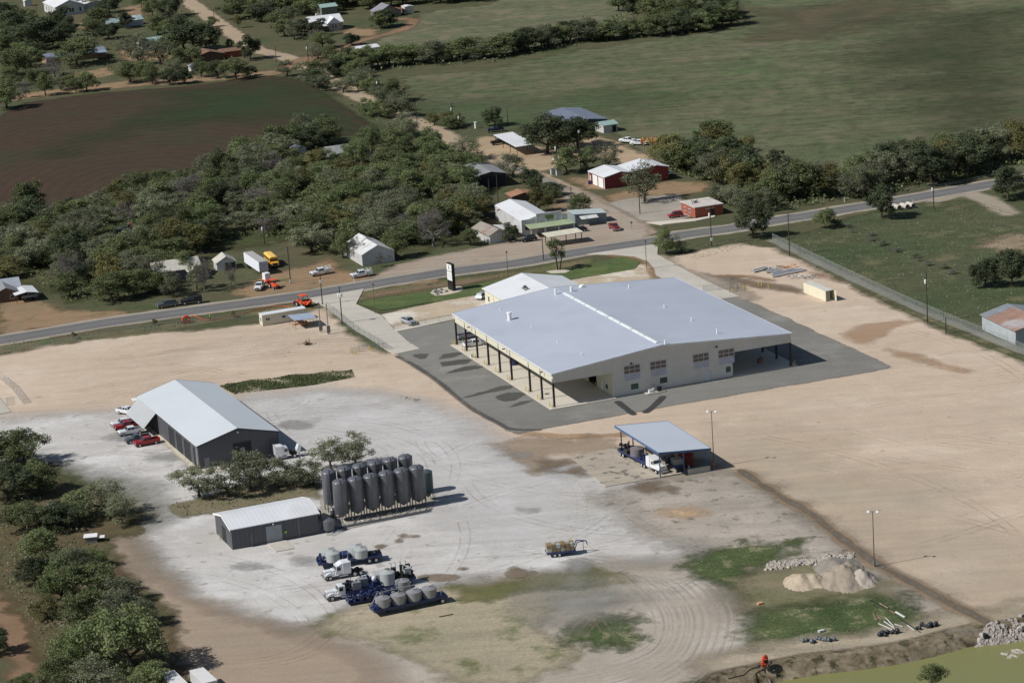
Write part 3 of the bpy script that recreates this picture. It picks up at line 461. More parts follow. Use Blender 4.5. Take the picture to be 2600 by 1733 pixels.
b = MB(); b.box(-1.4, x1+.1, -1.2, L+.2, 0, .1+LZ[0]); b.build('west_slab', M_floor, t); b = MB(); b.box(x2-.1, W+1.4, -.6, L+.2, 0, .1+LZ[0]); b.build('east_slab', M_floor, t)
col = None; cy = [0.3, 7.6, 14.9, 26.6, 34.2, 41.8, 49.4, 57, L-.3]
for sx in (.12, W-.12):
    for y in cy:
        b = MB(); b.box(sx-.22, sx-.16, y-.16, y+.16, 0, fz+.9); b.box(sx+.16, sx+.22, y-.16, y+.16, 0, fz+.9); b.box(sx-.16, sx+.16, y-.03, y+.03, 0, fz+.9); b.box(sx-.3, sx+.3, y-.3, y+.3, LZ[0]+.1, LZ[0]+.2); b.build('column', M_steel, t)
for y in cy[1:-1]:
    b = MB(); b.tube((-.08, y, fz), (-.08, y, he-.2), .07, n=6); b.build('downpipe', M_oldw, t)
# ridge vents, roof vents
vn = [(1.8+7.0*i, 8.5+7.0*i) for i in range(8)]
for y0, y1 in vn:
    b = MB(); b.prism([(rx-.5, hr-.1), (rx+.5, hr-.1), (rx+.42, hr+.3), (rx, hr+.42), (rx-.42, hr+.3)], y0, y1, 'y'); b.build('ridge_vent', M_rb2, t)
def rooft(u, v, px=None):                                             # roof point under a pixel: returns local coordinates
    M = plat(H[0], H[1], R(H[2])).inverted(); z = 9
    for _ in range(12): p = M @ G(u, v, z); z = zr(p.x)+.14
    return p.x, p.y, z
for u, v, r_, h_ in [(1294, 812, .5, 1.7), (1270, 786, .12, .5), (1350, 829, .12, .35), (1415, 868, .12, .4), (1477, 901, .12, .8), (1411, 747, .25, 1.1), (1451, 739, .3, .9), (1597, 731, .15, .9), (1687, 780, .15, .7), (1756, 814, .15, .8), (1821, 846, .16, 1.1), (1689, 873, .2, .9)]:
    x, y, z = rooft(u, v); b = MB(); b.cyl(x, y, z-.1, z+h_, r_, n=12)
    if r_ > .2: b.cyl(x, y, z+h_, z+h_+.25, r_*1.35, r_*1.2, 12)
    b.build('roof_vent', M_white, t, smooth=40)
x, y, z = rooft(1479, 729); b = MB(); b.prism([(x-1, z-.1), (x+1, z-.1), (x+.3, z+.6), (x-.3, z+.6)], y-.6, y+.6, 'y'); b.build('roof_vent', M_white, t)
for x in (17.4, 23.9, 34.6, 41.0):                                    # clerestory window bands and bright panels under them
    b = MB(); b.box(x-.12, x+4.0, -.06, -.01, 5.0, 6.95); fo = b.build('window', M_oldw, t)
    for i in range(3):
        for j in range(2):
            g = MB(); g.box(x+i*1.32, x+i*1.32+1.18, -.09, -.062, 5.15+j*.92, 5.9+j*.92); g.build('pane', mat('bronze_glass', sr(104, 92, 92), .3), fo)
    b = MB(); b.box(x, x+3.9, -.05, -.012, 3.5, 4.9); b.build('light_panel', mat('lilac_panel', sr(178, 182, 196), .5, rib=(0, .6, .05)), t)
for x, z_, mm in ((18.8, 1.2, M_greeng), (26.0, 1.5, M_glass), (42.6, 1.4, M_greeng)): win(t, x, x+(1.9 if x < 40 else 1.3), z_, z_+1.35, 0, mm)
win(t, 3.2, 4.6, 1.2, 2.3, x1, M_greeng, 's'); b = MB(); b.box(x1-.08, x1-.01, 6.2, 7.2, .12, 2.3); b.build('door', M_white, t)
b = MB(); b.box(37.6, 38.8, -.07, -.01, .12, 2.6); b.build('door', mat('bluish_white', sr(196, 204, 214), .5), t)
for x, y in ((19.2, -.35), (40.5, -.35)): b = MB(); b.box(x-.2, x+.2, y, -.01, 7.15, 7.5) if x < 30 else b.box(x-.2, x+.2, y, -.01, 7.7, 8.05); b.build('flood_lamp', M_steel, t)
for y in (5.0, 28.5, 52): b = MB(); b.box(-1.1, -.42, y-.18, y+.18, 7.3, 7.5); b.build('flood_lamp', M_steel, t)
HM = plat(H[0], H[1], R(H[2]))
def bollard(p, label, grp='yellow bollards guarding the hangar columns', h=1.15):
    b = MB(); b.cyl(0, 0, 0, h, .085, n=8); b.lathe([(.085, h), (.05, h+.06)], 0, 0, 8); o = b.build('bollard', M_yel, None, p, 40); return tag(o, label, 'bollard', grp)
for i, y in enumerate(cy):
    for d in (-.75, .75):
        bollard(HM @ Vector((-.75, y+d, LZ[0]+.1)), 'yellow bollard by the columns on the left hangar slab')
bollard(HM @ Vector((W+.7, -.2, LZ[0]+.1)), 'single yellow bollard at the right front corner column of the hangar', None)
for y in (9.6, 15.4): bollard(HM @ Vector((x1-.5, y, LZ[0]+.1)), 'yellow bollard by the door inside the left hangar bay', 'yellow bollards by the first door')
# small things round the hangar
def put(name, label, cat, mb, material, loc, rz=0, group=None, smooth=None):
    o = mb.build(name, material, None, loc, smooth); o.rotation_euler.z = rz; return tag(o, label, cat, group)
t = thing('compressor_skid', 'small white equipment skid with black box against the ribbed front wall of the hangar', 'equipment', HM @ Vector((21.6, -1.8, LZ[0])), U0)
b = MB(); b.box(0, 4.6, -.8, .8, 0, .18); b.build('pad', M_conc, t); b = MB(); b.box(3.0, 3.9, -.4, .4, .19, 1.2); b.build('box', M_black, t); b = MB(); b.box(.8, 1.7, -.3, .3, .19, .8); b.tube((.6, 0, .9), (2.4, 0, .9), .08); b.tube((2.0, .2, .19), (2.0, .2, 1.1), .1); b.build('pump', M_white, t); b = MB()
for x in (1.9, 2.5): b.path([(x, .6, .2), (x-.3, .6, 1.9), (x+.4, .6, 1.6)], .05)
b.build('pipes', M_grey, t)
t = thing('cooler_stand', 'little white and green drinks cooler standing by the third column of the left bay', 'cooler', HM @ Vector((-1.0, 50.5, LZ[0]+.1)), U0); b = MB(); b.box(-.3, .3, -.3, .3, 0, .6); b.build('box', M_white, t); b = MB(); b.box(-.32, .32, -.32, .32, .61, .72); b.build('lid', M_teal, t)
b = MB(); b.lathe([(.9, 0), (1.0, .2), (1.0, 2.6), (.7, 2.9), (.2, 3.0)], 0, 0, 16); put('blue_tank', 'blue storage tank standing in the shade of the left hangar bay', 'tank', b, M_blue, HM @ Vector((5.2, 38.5, LZ[0]+.1)), 0, None, 40)
t = thing('round_stand', 'small round table with a pale top on the left hangar slab', 'table', HM @ Vector((1.6, 11, LZ[0]+.1)), 0); b = MB(); b.cyl(0, 0, 0, .9, .08); b.build('leg', M_steel, t); b = MB(); b.cyl(0, 0, .91, 1.0, .6); b.build('top', M_white, t)
t = thing('parts_rack', 'dark clutter of parts racks along the inner wall of the left hangar bay', 'rack', HM @ Vector((12.6, 24, LZ[0]+.1)), U0); b = MB()
for k in range(10): b.box(random.uniform(-.7, 0), random.uniform(.2, 1.2), k*1.5, k*1.5+random.uniform(.6, 1.3), 0, random.uniform(.8, 2.4))
b.build('shelf', M_black, t)
b = MB(); b.box(-.6, .6, -.4, .4, 0, 1); b.box(-.1, .3, -.2, .2, 1, 1.5); put('welder_cart', 'rusty brown cart standing near the right front column inside the right bay of the hangar', 'cart', b, M_rust, HM @ Vector((54.6, 6.5, LZ[0]+.1)), .3)
# --- office annex behind the hangar ---
t = gable('office_annex', 'white-roofed cream office building joined to the far side of the hangar', 'office', (-1.01, 674.27-15, 20.4, 29.9, 21.53, 4.09, 6.41), M_cream, M_rw, trim=M_white, over=.5)
t.location = (-1.01+15*.3486-.0, 674.27-15*.9373, 0)
for y in (16.5, 20.5, 26.5): win(t, y, y+1.0, 1.2, 2.6, 0, None, 's')
for y in (18.6, 23.5): b = MB(); b.box(-.06, -.01, y, y+.25, 0, 4.0); b.build('downpipe', M_oldw, t)
b = MB(); b.box(5.4, 6.8, 16, 16.9, 6.0, 6.35); b.box(5.7, 6.5, 16.2, 16.7, 6.35, 6.8); b.build('roof_unit', M_grey, t)
# --- dark workshop ---
t = gable('workshop', 'dark grey workshop with a pale gabled roof and open doors along its left side', 'workshop', (-68.674, 560.837, 22.69, 45.73, 18.23, 5.23, 7.58), M_dark, M_rwk, trim=M_trimd, over=.3)
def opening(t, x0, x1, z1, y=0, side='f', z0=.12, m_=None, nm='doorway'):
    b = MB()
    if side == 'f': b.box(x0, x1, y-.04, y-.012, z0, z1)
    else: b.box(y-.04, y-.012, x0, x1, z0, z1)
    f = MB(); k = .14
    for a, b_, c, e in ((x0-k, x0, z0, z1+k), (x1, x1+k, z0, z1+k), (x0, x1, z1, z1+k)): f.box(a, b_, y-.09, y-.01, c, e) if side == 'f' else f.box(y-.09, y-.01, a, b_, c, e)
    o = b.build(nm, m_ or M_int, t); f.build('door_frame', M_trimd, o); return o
opening(t, 7.9, 11.9, 4.3)
for y0, y1 in ((2.2, 3.4), (6.2, 10.2), (12.4, 16.0), (18.2, 21.8)): opening(t, y0, y1, 4.3, 0, 's')
b = MB(); b.box(9.3, 10.4, -.07, -.045, 1.2, 3.2); b.build('hung_equipment', M_grey, t)
b = MB(); b.box(1.2, 2.3, -.06, -.012, .12, 2.4); b.build('door', M_grey, t); b = MB(); b.box(-.06, -.012, .5, 1.9, .12, 4.6); b.build('door_panel', M_grey, t); b = MB(); b.box(8.95, 9.25, -.3, -.02, 6.6, 6.95); b.build('lamp', M_white, t)
b = MB(); b.prism([(-3.4, 2.0), (-.35, 5.05), (-.3, 5.12), (-3.45, 2.1)], 30.5, 45.0, 'y'); b.build('tilted_hangar_door', mat('door_panel_grey', sr(165, 168, 170), .6, 0, .04, rib=(R(90), 1, .05)), t)
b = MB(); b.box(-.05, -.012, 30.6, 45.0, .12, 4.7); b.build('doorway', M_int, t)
b = MB(); b.box(-.9, 1.2, 46.2, 48.6, 4.2, 4.35); b.build('rear_awning', M_white, t); b = MB(); b.box(18.62, 18.8, 1, 30, 4.85, 5.1); b.build('gutter', M_trimd, t)
# --- dark shed ---
SH = (-57.17, 506.527, 21.06, 11.46, 17.85, 4.2153, 5.51)
t = gable('equipment_shed', 'low dark grey shed with white roof and pale roller door beside the silos', 'shed', SH, M_dark, M_rw, 'u', trim=M_white, over=.25)
b = MB(); b.box(7.0, 10.2, -.07, -.012, .12, 3.5); b.build('roller_door', mat('roller_door', sr(150, 156, 162), .5, rib=(0, .5, .03)), t); b = MB(); b.box(3.9, 4.05, -.06, -.012, 0, 2.6); b.box(13.6, 13.75, -.06, -.012, 0, 4); b.build('downpipe', M_grey, t)
b = MB(); b.box(-.05, -.012, 4.2, 6.8, .12, 3.2); b.build('doorway', M_int, t); b = MB(); b.cyl(8.5, -.25, 3.75, 3.95, .14); b.build('lamp', M_white, t); b = MB(); b.cyl(10.9, -.22, 1.6, 1.95, .22); b.build('safety_vest', mat('lime', sr(150, 210, 40), .6), t)
b = MB(); b.cyl(0, 0, 0, 1.1, .09); put('bollard', 'yellow bollard by the open end doorway of the low dark shed', 'bollard', b, M_yel, plat(*SH[:2], R(21)) @ Vector((-.5, 7.3, .1)))
# --- silos ---
M_silo = mat('dark_silo_paint', sr(104, 106, 112), .36, .2, .08, .4, dirt=(sr(88, 88, 90), .3, .5)); s0 = None
def silo(x, y, label, h=6.5, r=1.5, k=0):
    t = thing('silo', label, 'silo', (x, y, .1), R(21+k*23), 'twin rows of dark storage silos')
    b = MB(); z0 = 1.7; b.lathe([(.25, .9), (.3, 1.0), (r*.6, z0-.3), (r*.98, z0-.02), (r, z0+.05), (r, z0+h), (r*.96, z0+h+.08), (r*.8, z0+h+.27), (r*.5, z0+h+.43), (.2, z0+h+.5)], 0, 0, 28); b.build('shell', M_silo, t, smooth=35)
    for zz in (2.1, 4.3): b = MB(); b.lathe([(r, z0+zz), (r+.025, z0+zz+.02), (r+.025, z0+zz+.08), (r, z0+zz+.1)], 0, 0, 28); b.build('weld_band', M_silo, t)
    for i in range(4):
        a = .785+i*1.5708; b = MB(); b.tube((r*.98*math.cos(a), r*.98*math.sin(a), 0), (r*.98*math.cos(a), r*.98*math.sin(a), z0+.6), .12, n=6); b.box(r*.98*math.cos(a)-.2, r*.98*math.cos(a)+.2, r*.98*math.sin(a)-.2, r*.98*math.sin(a)+.2, 0, .05); b.build('leg', M_silo, t)
    b = MB(); b.path([(-.5, -r-.12, 1.0), (-.5, -r-.12, z0+h+.1), (-.4, -.8, z0+h+.75), (-.3, -.4, z0+h+.5)], .06); b.build('fill_pipe', M_silo, t)
    b = MB(); b.lathe([(.26, z0+h+.3), (.26, z0+h+.6), (.2, z0+h+.65)], .5, -.2, 10); b.tube((-.2, .4, z0+h+.3), (-.2, .4, z0+h+1.0), .04); b.build('hatch', M_silo, t); return t
f0, f1 = G(868, 1334), G(1061, 1301); b0, b1 = G(843, 1318), G(1034, 1278); ords = ['leftmost', 'second from the left', 'third from the left', 'third from the right', 'second from the right', 'rightmost']
SZ = 0
def fitxy(u, v, z): p = G(u, v, z); return p
for i in range(6):
    a, c = fitxy(862, 1222, 8.3), fitxy(1057, 1186, 8.3); p = a.lerp(c, i/5); silo(p.x, p.y, ords[i]+' of the six tall dark silos in the near row')
    a, c = fitxy(834, 1197, 8.3), fitxy(1028, 1159, 8.3); p = a.lerp(c, i/5); silo(p.x, p.y, ords[i]+' of the six tall dark silos in the far row')
def vtank(name, label, cat, p, r, h, material, z0=1.0, grp=None):
    t = thing(name, label, cat, p, .4, grp); b = MB(); b.lathe([(.2, z0*.4), (r*.9, z0), (r, z0+.2), (r, z0+h), (r*.5, z0+h+.35), (.1, z0+h+.45)], 0, 0, 20); b.build('shell', material, t, smooth=35)
    for i in range(4): a = .785+i*1.57; b = MB(); b.tube((r*.9*math.cos(a), r*.9*math.sin(a), 0), (r*.9*math.cos(a), r*.9*math.sin(a), z0+.4), .07, n=6); b.build('leg', material, t)
    return t
vtank('hopper_tank', 'shorter dark green hopper tank behind the right end of the silo rows', 'tank', G(1088, 1270), 1.2, 4.2, mat('dark_green_paint', sr(64, 84, 84), .5), 2.0)
for u, v, r_, h_, l in [(836, 1350, 1.25, 1.9, 'squat dark tank between the low shed and the nearest silo'), (806, 1322, .9, 1.4, 'small dark tank tucked behind the right end of the low shed'), (846, 1316, .5, 1.3, 'narrow dark tank standing among the silo legs')]: vtank('small_tank', l, 'tank', G(u, v), r_, h_, M_silo, .6)
b = MB(); q0, q1 = G(850, 1342), G(1094, 1296)
for k in range(3): b.tube((q0.x, q0.y-.5*k, .25), (q1.x, q1.y-.5*k, .25), .09, n=6)
random.seed(5)
for k in range(26): p = q0.lerp(q1, random.random()); b.tube((p.x, p.y, .2), (p.x+random.uniform(-1.2, 1.2), p.y+random.uniform(.5, 2.5), random.uniform(.3, 1.2)), .07, n=5)
tag(b.build('pipe_run', M_silo, None), 'tangle of dark pipework running along the feet of the near silo row', 'pipework')
b = MB()
for k in range(9): b.tube((k*.2, 0, .1), (k*.2+random.uniform(-1, 1), 2.5, .1+.05*k), .05, n=5)
put('scrap_pipes', 'few loose pale pipes lying on the ground at the corner of the low dark shed', 'pipes', b, M_oldw, G(828, 1358, .1), R(-30))
# --- blue-edged canopy ---
MK7 = lambda x, y, z: fitxy(*K7(x, y), z)
zl, zh = 5.9, 4.9; c4 = [MK7(1035, 775, zl), MK7(2075, 685, zh), MK7(1215, 140, zh), MK7(165, 238, zl)]
t = thing('canopy', 'open equipment canopy with a flat pale roof edged in blue, beside the wash slab', 'canopy', (0, 0, 0), 0)
b = MB(); b.add([tuple(p) for p in c4]+[tuple(p-Vector((0, 0, .12))) for p in c4], [(0, 1, 2, 3), (7, 6, 5, 4), (0, 4, 5, 1), (1, 5, 6, 2), (2, 6, 7, 3), (3, 7, 4, 0)]); b.build('roof', mat('canopy_roof', sr(194, 202, 211), .5, .1, .02, .1), t)
b = MB(); ct = sum(c4, Vector())/4
for i in range(4):
    p, q = c4[i], c4[(i+1) % 4]; p2, q2 = p+(p-ct).normalized()*.12, q+(q-ct).normalized()*.12
    b.add([(*p2[:2], p2.z+.05), (*q2[:2], q2.z+.05), (*q2[:2], q2.z-.42), (*p2[:2], p2.z-.42), (*p[:2], p.z+.05), (*q[:2], q.z+.05), (*q[:2], q.z-.42), (*p[:2], p.z-.42)], [(0, 1, 2, 3), (5, 4, 7, 6), (4, 5, 1, 0), (3, 2, 6, 7)])
b.build('roof_edge', M_bt, t)
for s_ in (.06, .52, .94):
    for k in (.06, .36, .66, .94):
        a = c4[0].lerp(c4[1], s_); c = c4[3].lerp(c4[2], s_); p = a.lerp(c, k); b = MB(); b.box(p.x-.12, p.x+.12, p.y-.12, p.y+.12, 0, p.z-.15); b.build('post', M_bt if k < .1 else M_steel, t)
for a, c in ((c4[0], c4[3]), (c4[1], c4[2])):
    p, q = a.lerp(c4[0] if a == c4[1] else c4[1], .06), c.lerp(c4[3] if c == c4[2] else c4[2], .06); b = MB(); b.tube((p.x, p.y, p.z-.3), (q.x, q.y, q.z-.3), .14, n=4); b.build('beam', M_bt, t)
d = (c4[1]-c4[0]).normalized(); p0, p1 = c4[0].lerp(c4[1], .55), c4[0].lerp(c4[1], .97); b = MB(); b.add([(p0.x, p0.y, 0), (p1.x, p1.y, 0), (p1.x, p1.y, 1.2), (p0.x, p0.y, 1.2), (p0.x-.1, p0.y+.3, 0), (p1.x-.1, p1.y+.3, 0), (p1.x-.1, p1.y+.3, 1.2), (p0.x-.1, p0.y+.3, 1.2)], [(0, 1, 2, 3), (5, 4, 7, 6), (4, 0, 3, 7), (1, 5, 6, 2), (3, 2, 6, 7)])
tag(b.build('low_wall', M_conc, None), 'low concrete block wall under the right front edge of the blue-edged canopy', 'wall'); CAN = c4
b = MB(); b.lathe([(.9, 0), (1.6, .3), (1.7, 2.6), (.8, 3.4), (.2, 3.5)], 0, 0, 18); put('red_vessel', 'large dark red vessel standing in the shade under the canopy', 'tank', b, mat('dark_red_paint', sr(120, 36, 36), .6), c4[0].lerp(c4[1], .72).lerp(c4[3].lerp(c4[2], .72), .25)*1.0 - Vector((0, 0, 5.1)), 0, None, 40)
for k, (x, y) in enumerate([(1715, 1150), (1790, 1135), (1640, 1085), (1570, 880)]):
    b = MB(); b.cyl(0, 0, 0, .55, .2, .22, 12); b.cyl(0, 0, .55, .6, .23, .23, 12); put('bucket', 'small white bucket by the low block wall under the canopy', 'bucket', b, M_white, G(*K7(x, y), .16), 0, 'white buckets by the canopy wall')
b = MB(); b.cyl(0, 0, 0, 1.2, .16, n=8); put('barrier_post', 'short orange striped barrier post beside the tall light pole at the canopy', 'post', b, mat('orange_paint', sr(226, 120, 50), .6), G(*K7(2150, 1070)))
# --- site office, shelter, meter racks ---
t = gable('site_office', 'long cream portable office on blocks by the highway fence, left of the blue shelter', 'portable office', (-63.57, 680.5, 21.82, 2.6, 11.78, 2.7, 2.85), M_cream, M_rw, 'u', over=.12, base=.15)
win(t, .9, 2.0, 1.2, 1.9, 0, None, 'f', True, 2); win(t, 5.3, 6.3, 1.2, 1.9, 0, M_bt); win(t, .8, 1.5, .9, 2.0, 0, None, 's')
b = MB()
for k in range(5): b.box(.5+k*2.5, .9+k*2.5, .1, 2.5, -.15, -.01)
b.build('block', M_trimd, t)
t = thing('open_shelter', 'small open shelter with a flat pale blue roof before the portable office', 'shelter', (-54.67, 674.44, 0), R(19)); b = MB(); b.prism([(-.2, 2.5), (5.7, 2.3), (5.7, 2.4), (-.2, 2.6)], -.2, 6.2, 'y'); b.build('roof', mat('pale_blue_roof', sr(172, 186, 206), .5, .2), t)
for x in (0, 2.75, 5.5):
    for y in (0, 3, 6): b = MB(); b.cyl(x, y, 0, 2.45, .05, n=6); b.build('post', M_wood, t)
b = MB()
for k in range(6): b.box(random.uniform(0, 2), random.uniform(2.5, 4), random.uniform(0, 5), random.uniform(5.1, 5.8), .1+k*.12, .2+k*.12)
put('lumber_stack', 'stack of orange-brown lumber in the shade of the small open shelter', 'lumber', b, mat('fresh_lumber', sr(188, 140, 92), .8), Vector((-54.3, 674.6, .1)), R(19))
for u, v, tu, tv, l in [(815, 842, 806, 780, 'left'), (835, 848, 830, 782, 'right')]:
    p = G(u, v, .1); t = thing('meter_pole', l+' of two steel poles with grey meter panels by the driveway fence', 'service pole', p, R(19), 'electric service poles'); b = MB(); b.tube((0, .15, 0), (0, .15, 7.2), .13, .11, 8); b.build('pole', M_grey, t); b = MB(); b.box(-.45, .45, -.15, .0, .3, 2.2); b.build('panel', M_grey, t); b = MB(); b.cyl(0, .15, 7.21, 7.6, .16); b.box(-.3, .3, .1, .2, 6.4, 6.5); b.build('cap', M_trimd, t)
t = thing('garden_trailer', 'tiny rusty utility trailer standing alone on the tan lot below the open shelter', 'trailer', G(772, 875, .1), R(15)); b = MB(); b.box(-.2, 1.6, -.7, .7, .35, .5); b.build('deck', M_rust, t); b = MB(); b.path([(1.4, -.6, .5), (1.4, -.6, 1.4), (1.4, .6, 1.4), (1.4, .6, .5)], .05); b.path([(.7, -.6, .5), (.7, -.6, 1.3), (.7, .6, 1.3), (.7, .6, .5)], .05); b.path([(-1.6, 0, .4), (-.2, 0, .4)], .06); b.build('frame', M_rust, t)
for s_ in (-.8, .8): b = MB(); b.tube((.7, s_-.1, .35), (.7, s_+.1, .35), .34, n=12); b.build('wheel', M_black, t)
# --- container, steel beams ---
c = [79.584, 666.755, 22.19, 11.41, 2.44, 2.6]
t = thing('shipping_container', 'cream shipping container with an open end door, alone on the right tan lot', 'container', (c[0], c[1], .1), R(c[2])); b = MB(); b.box(0, .06, 0, 11.4, 0, 2.6); b.box(2.38, 2.44, 0, 11.4, 0, 2.6); b.box(.061, 2.379, 11.34, 11.4, 0, 2.6); b.box(.061, 2.379, 0, 11.339, 0, .1); b.build('shell', mat('cream_container', sr(218, 212, 186), .6, 0, .04, rib=(R(90), .5, .04)), t); b = MB(); b.box(0, 2.44, 0, 11.4, 2.602, 2.66); b.build('roof', mat('container_roof', sr(200, 200, 188), .6), t)
b = MB(); b.box(.05, 1.2, -.07, -.01, .05, 2.58); o = b.build('door', mat('container_door', sr(160, 156, 128), .6), t); b = MB(); b.tube((.4, -.1, .1), (.4, -.1, 2.5), .03, n=5); b.tube((.9, -.1, .1), (.9, -.1, 2.5), .03, n=5); b.build('lock_bar', M_grey, o); b = MB(); b.box(2.45, 2.5, -1.15, 0, .05, 2.58); b.build('door', M_cream, t)
X4 = lambda x, y: (1950+x/3.62, 433+y/3.62)
for k, (a, c_, n_, l, mm) in enumerate([((40, 990), (330, 930), 7, 'long bundle of dark steel beams nearest the shipping container', M_bluer), ((-20, 950), (110, 930), 5, 'shorter bundle of pale steel beams left of the long one', M_galv), ((-130, 945), (0, 910), 4, 'leftmost small bundle of steel sections on the tan lot', M_galv)]):
    p, q = G(*X4(*a)), G(*X4(*c_)); L_ = (q-p).length; t = thing('beam_bundle', l, 'steel beams', (p.x, p.y, .1), hd(*X4(*a), *X4(*c_)), 'steel laid out on the tan lot')
    for i in range(n_): b = MB(); zo = .5+.02*i; b.box(i*.3, L_-.5*i+1, i*.42, i*.42+.25, zo, zo+.06); b.box(i*.3, L_-.5*i+1, i*.42+.1, i*.42+.15, zo-.3, zo-.001); b.box(i*.3, L_-.5*i+1, i*.42, i*.42+.25, zo-.36, zo-.301); b.build('beam', mm if i % 3 else M_white, t)
    for x in (.2, .75): b = MB(); b.box(L_*x, L_*x+.2, -.4, n_*.42+.4, 0, .14); b.build('bearer', M_wood, t)
for k, (x, y, mm, l) in enumerate([(60, 905, M_galv, 'heap of galvanised scaffold parts above the steel beams'), (185, 895, mat('orange_scrap', sr(196, 128, 84), .7), 'small orange-brown scrap heap right of the scaffold parts'), (250, 990, M_galv, 'pale scrap lying under the tip of the long beams'), (390, 990, M_grey, 'small isolated pile of grey fittings near the container')]):
    b = MB(); random.seed(k+20)
    for i in range(16): a, c_ = (random.uniform(-1.8, 1.8) for _ in 'ab'); b.tube((a, c_*.5, random.uniform(.1, .9)), (a+random.uniform(-1.4, 1.4), c_*.5+random.uniform(-.8, .8), random.uniform(.1, .9)), .09, n=5)
    put('scrap_pile', l, 'scrap', b, mm, G(*X4(x, y), .1))
# --- houses and sheds of the hamlet ---
t = gable('old_barn', 'weathered white barn with a pale tin roof standing beside the highway', 'barn', (-39.98, 740.1, 20.59, 16.08, 9.49, 3.1, 5.26), M_oldw, M_oldr, over=.2)
b = MB(); b.prism([(3.2, 4.9), (4.75, 5.75), (6.3, 4.9)], 9.5, 16.2, 'y'); b.build('raised_ridge', M_oldr, t)
# red garage: two gables side by side
t = thing('red_garage', 'red metal garage with white roof and two white roller doors beside the gravel road', 'garage', (31.57, 820.41, 0), R(20.62)); Wg, hg, ag = 21.5, 3.64, 4.76
pf = [(0, hg), (5.4, ag), (9.6, 3.9), (17.5, 5.1), (Wg, 4.2)]; b = MB(); b.prism([(0, 0), (Wg, 0)]+pf[::-1], 0, 12.2, 'y'); b.build('wall', M_redw, t); b = MB(); b.prism([(-.3, 3.58)]+[(x, z+.02) for x, z in pf[1:-1]]+[(Wg+.3, 4.15), (Wg+.3, 4.32)]+[(x, z+.19) for x, z in pf[1:-1]][::-1]+[(-.3, 3.76)], -.3, 12.5, 'y'); b.build('roof', M_rw, t)
for y0, y1 in ((1.0, 4.8), (5.5, 9.2)): b = MB(); b.box(-.06, -.012, y0, y1, .1, 3.2); b.build('roller_door', M_white, t)
b = MB(); b.box(-.06, -.012, 10.6, 11.4, 1.0, 2.6); b.build('window', M_cream, t); b = MB()
for x in (-.07, ): b.box(x, -.01, -.07, .3, 0, 3.6); b.box(x, -.01, 11.9, 12.25, 0, 3.6)
b.build('corner_trim', M_white, t)
b = MB(); b.box(-.4, .4, -.4, .4, 0, 1.2); put('blue_bin', 'blue bin beside the door of the red metal garage', 'bin', b, M_blue, plat(31.57, 820.41, R(20.62)) @ Vector((-.8, 10, 0)), .3)
# brick office
t = thing('brick_office', 'small flat-roofed red brick office by the highway', 'office', (55.33, 771.93, 0), R(19.14)); b = MB(); b.box(0, 8.75, 0, 10.13, 0, 3.0); b.build('wall', M_brick, t); b = MB(); b.box(-.25, 9, -.25, 10.4, 3.01, 3.25); b.build('roof', mat('flat_roof', sr(196, 188, 180), .9, 0, .1, .4, dirt=(sr(150, 140, 130), .5, .6)), t)
b = MB(); b.box(4.9, 6.1, -.06, -.012, .1, 2.5); b.build('door', M_black, t)
for y in (3.4, 6.6): win(t, y, y+1.3, 1.0, 2.0, 0, None, 's', True, 2)
b = MB(); b.box(2, 3, 5, 5.8, 3.26, 3.9); b.build('roof_unit', M_grey, t); b = MB()
for x, y in ((1.2, 4.4), (2.6, 8.5), (4, 7.5)): b.cyl(x, y, 3.26, 4.1, .12, n=6)
b.build('roof_pipe', M_grey, t)
flat('office_path', [(1640, 566), (1767, 556), (1815, 548), (1815, 552), (1767, 562), (1680, 572)], -.2, LZ[0]+.05, M_con2)
# old store
sx, sy, sth = 5.2, 764.5, 17.0
t = gable('old_store', 'old store with a stepped white parapet front and long pale metal roof behind', 'store', (sx, sy, sth, 26, 9.6, 4.0, 5.2), M_oldw, M_rw, over=.1)
b = MB(); b.box(-.3, 4.2, -.35, -.02, 0, 4.6); b.box(4.21, 11.9, -.36, -.01, 0, 5.9); b.box(11.91, 13.6, -.35, -.02, 0, 4.9); b.build('parapet', mat('old_plaster', sr(196, 196, 200), .8, 0, .08, 1, dirt=(sr(150, 146, 140), .5, .5)), t)
for x in (.4, 3.9, 6.7, 9.6): b = MB(); b.box(x+.3, x+2.7, -.42, -.37, 1.6, 3.0); b.build('window', M_black, t)
for x in (-.35, 4.1, 7, 9.9, 11.8): b = MB(); b.box(x, x+.3, -.47, -.371, 0, 4.4); b.build('pilaster', M_oldw, t)
b = MB(); b.box(6.9, 9.4, -.41, -.37, 3.9, 5.2); b.build('sign_board', mat('green_sign', sr(104, 124, 62), .6, 0, .2, 2), t)
b = MB(); b.box(9.61, 13.4, 0, 7, 0, 4.0); b.build('side_wing', M_oldw, t); b = MB(); b.prism([(9.55, 4.02), (13.5, 4.02), (13.5, 4.15), (9.55, 4.3)], -.2, 7.3, 'y'); b.build('side_roof', M_oldr, t)
t2 = thing('store_awning', 'faded green flat awning on posts along the front of the old store', 'awning', (sx, sy, 0), R(sth)); b = MB(); b.prism([(-5.2, 2.75), (-.5, 3.15), (-.5, 3.27), (-5.2, 2.87)], .6, 14.2, 'x'); b.build('roof', mat('faded_green', sr(150, 166, 128), .75, 0, .12, .4, dirt=(sr(170, 156, 132), .3, .8)), t2)
for x in (.9, 5.0, 9.2, 13.8): b = MB(); b.box(x, x+.22, -5.1, -4.88, 0, 2.75); b.build('post', M_white, t2)
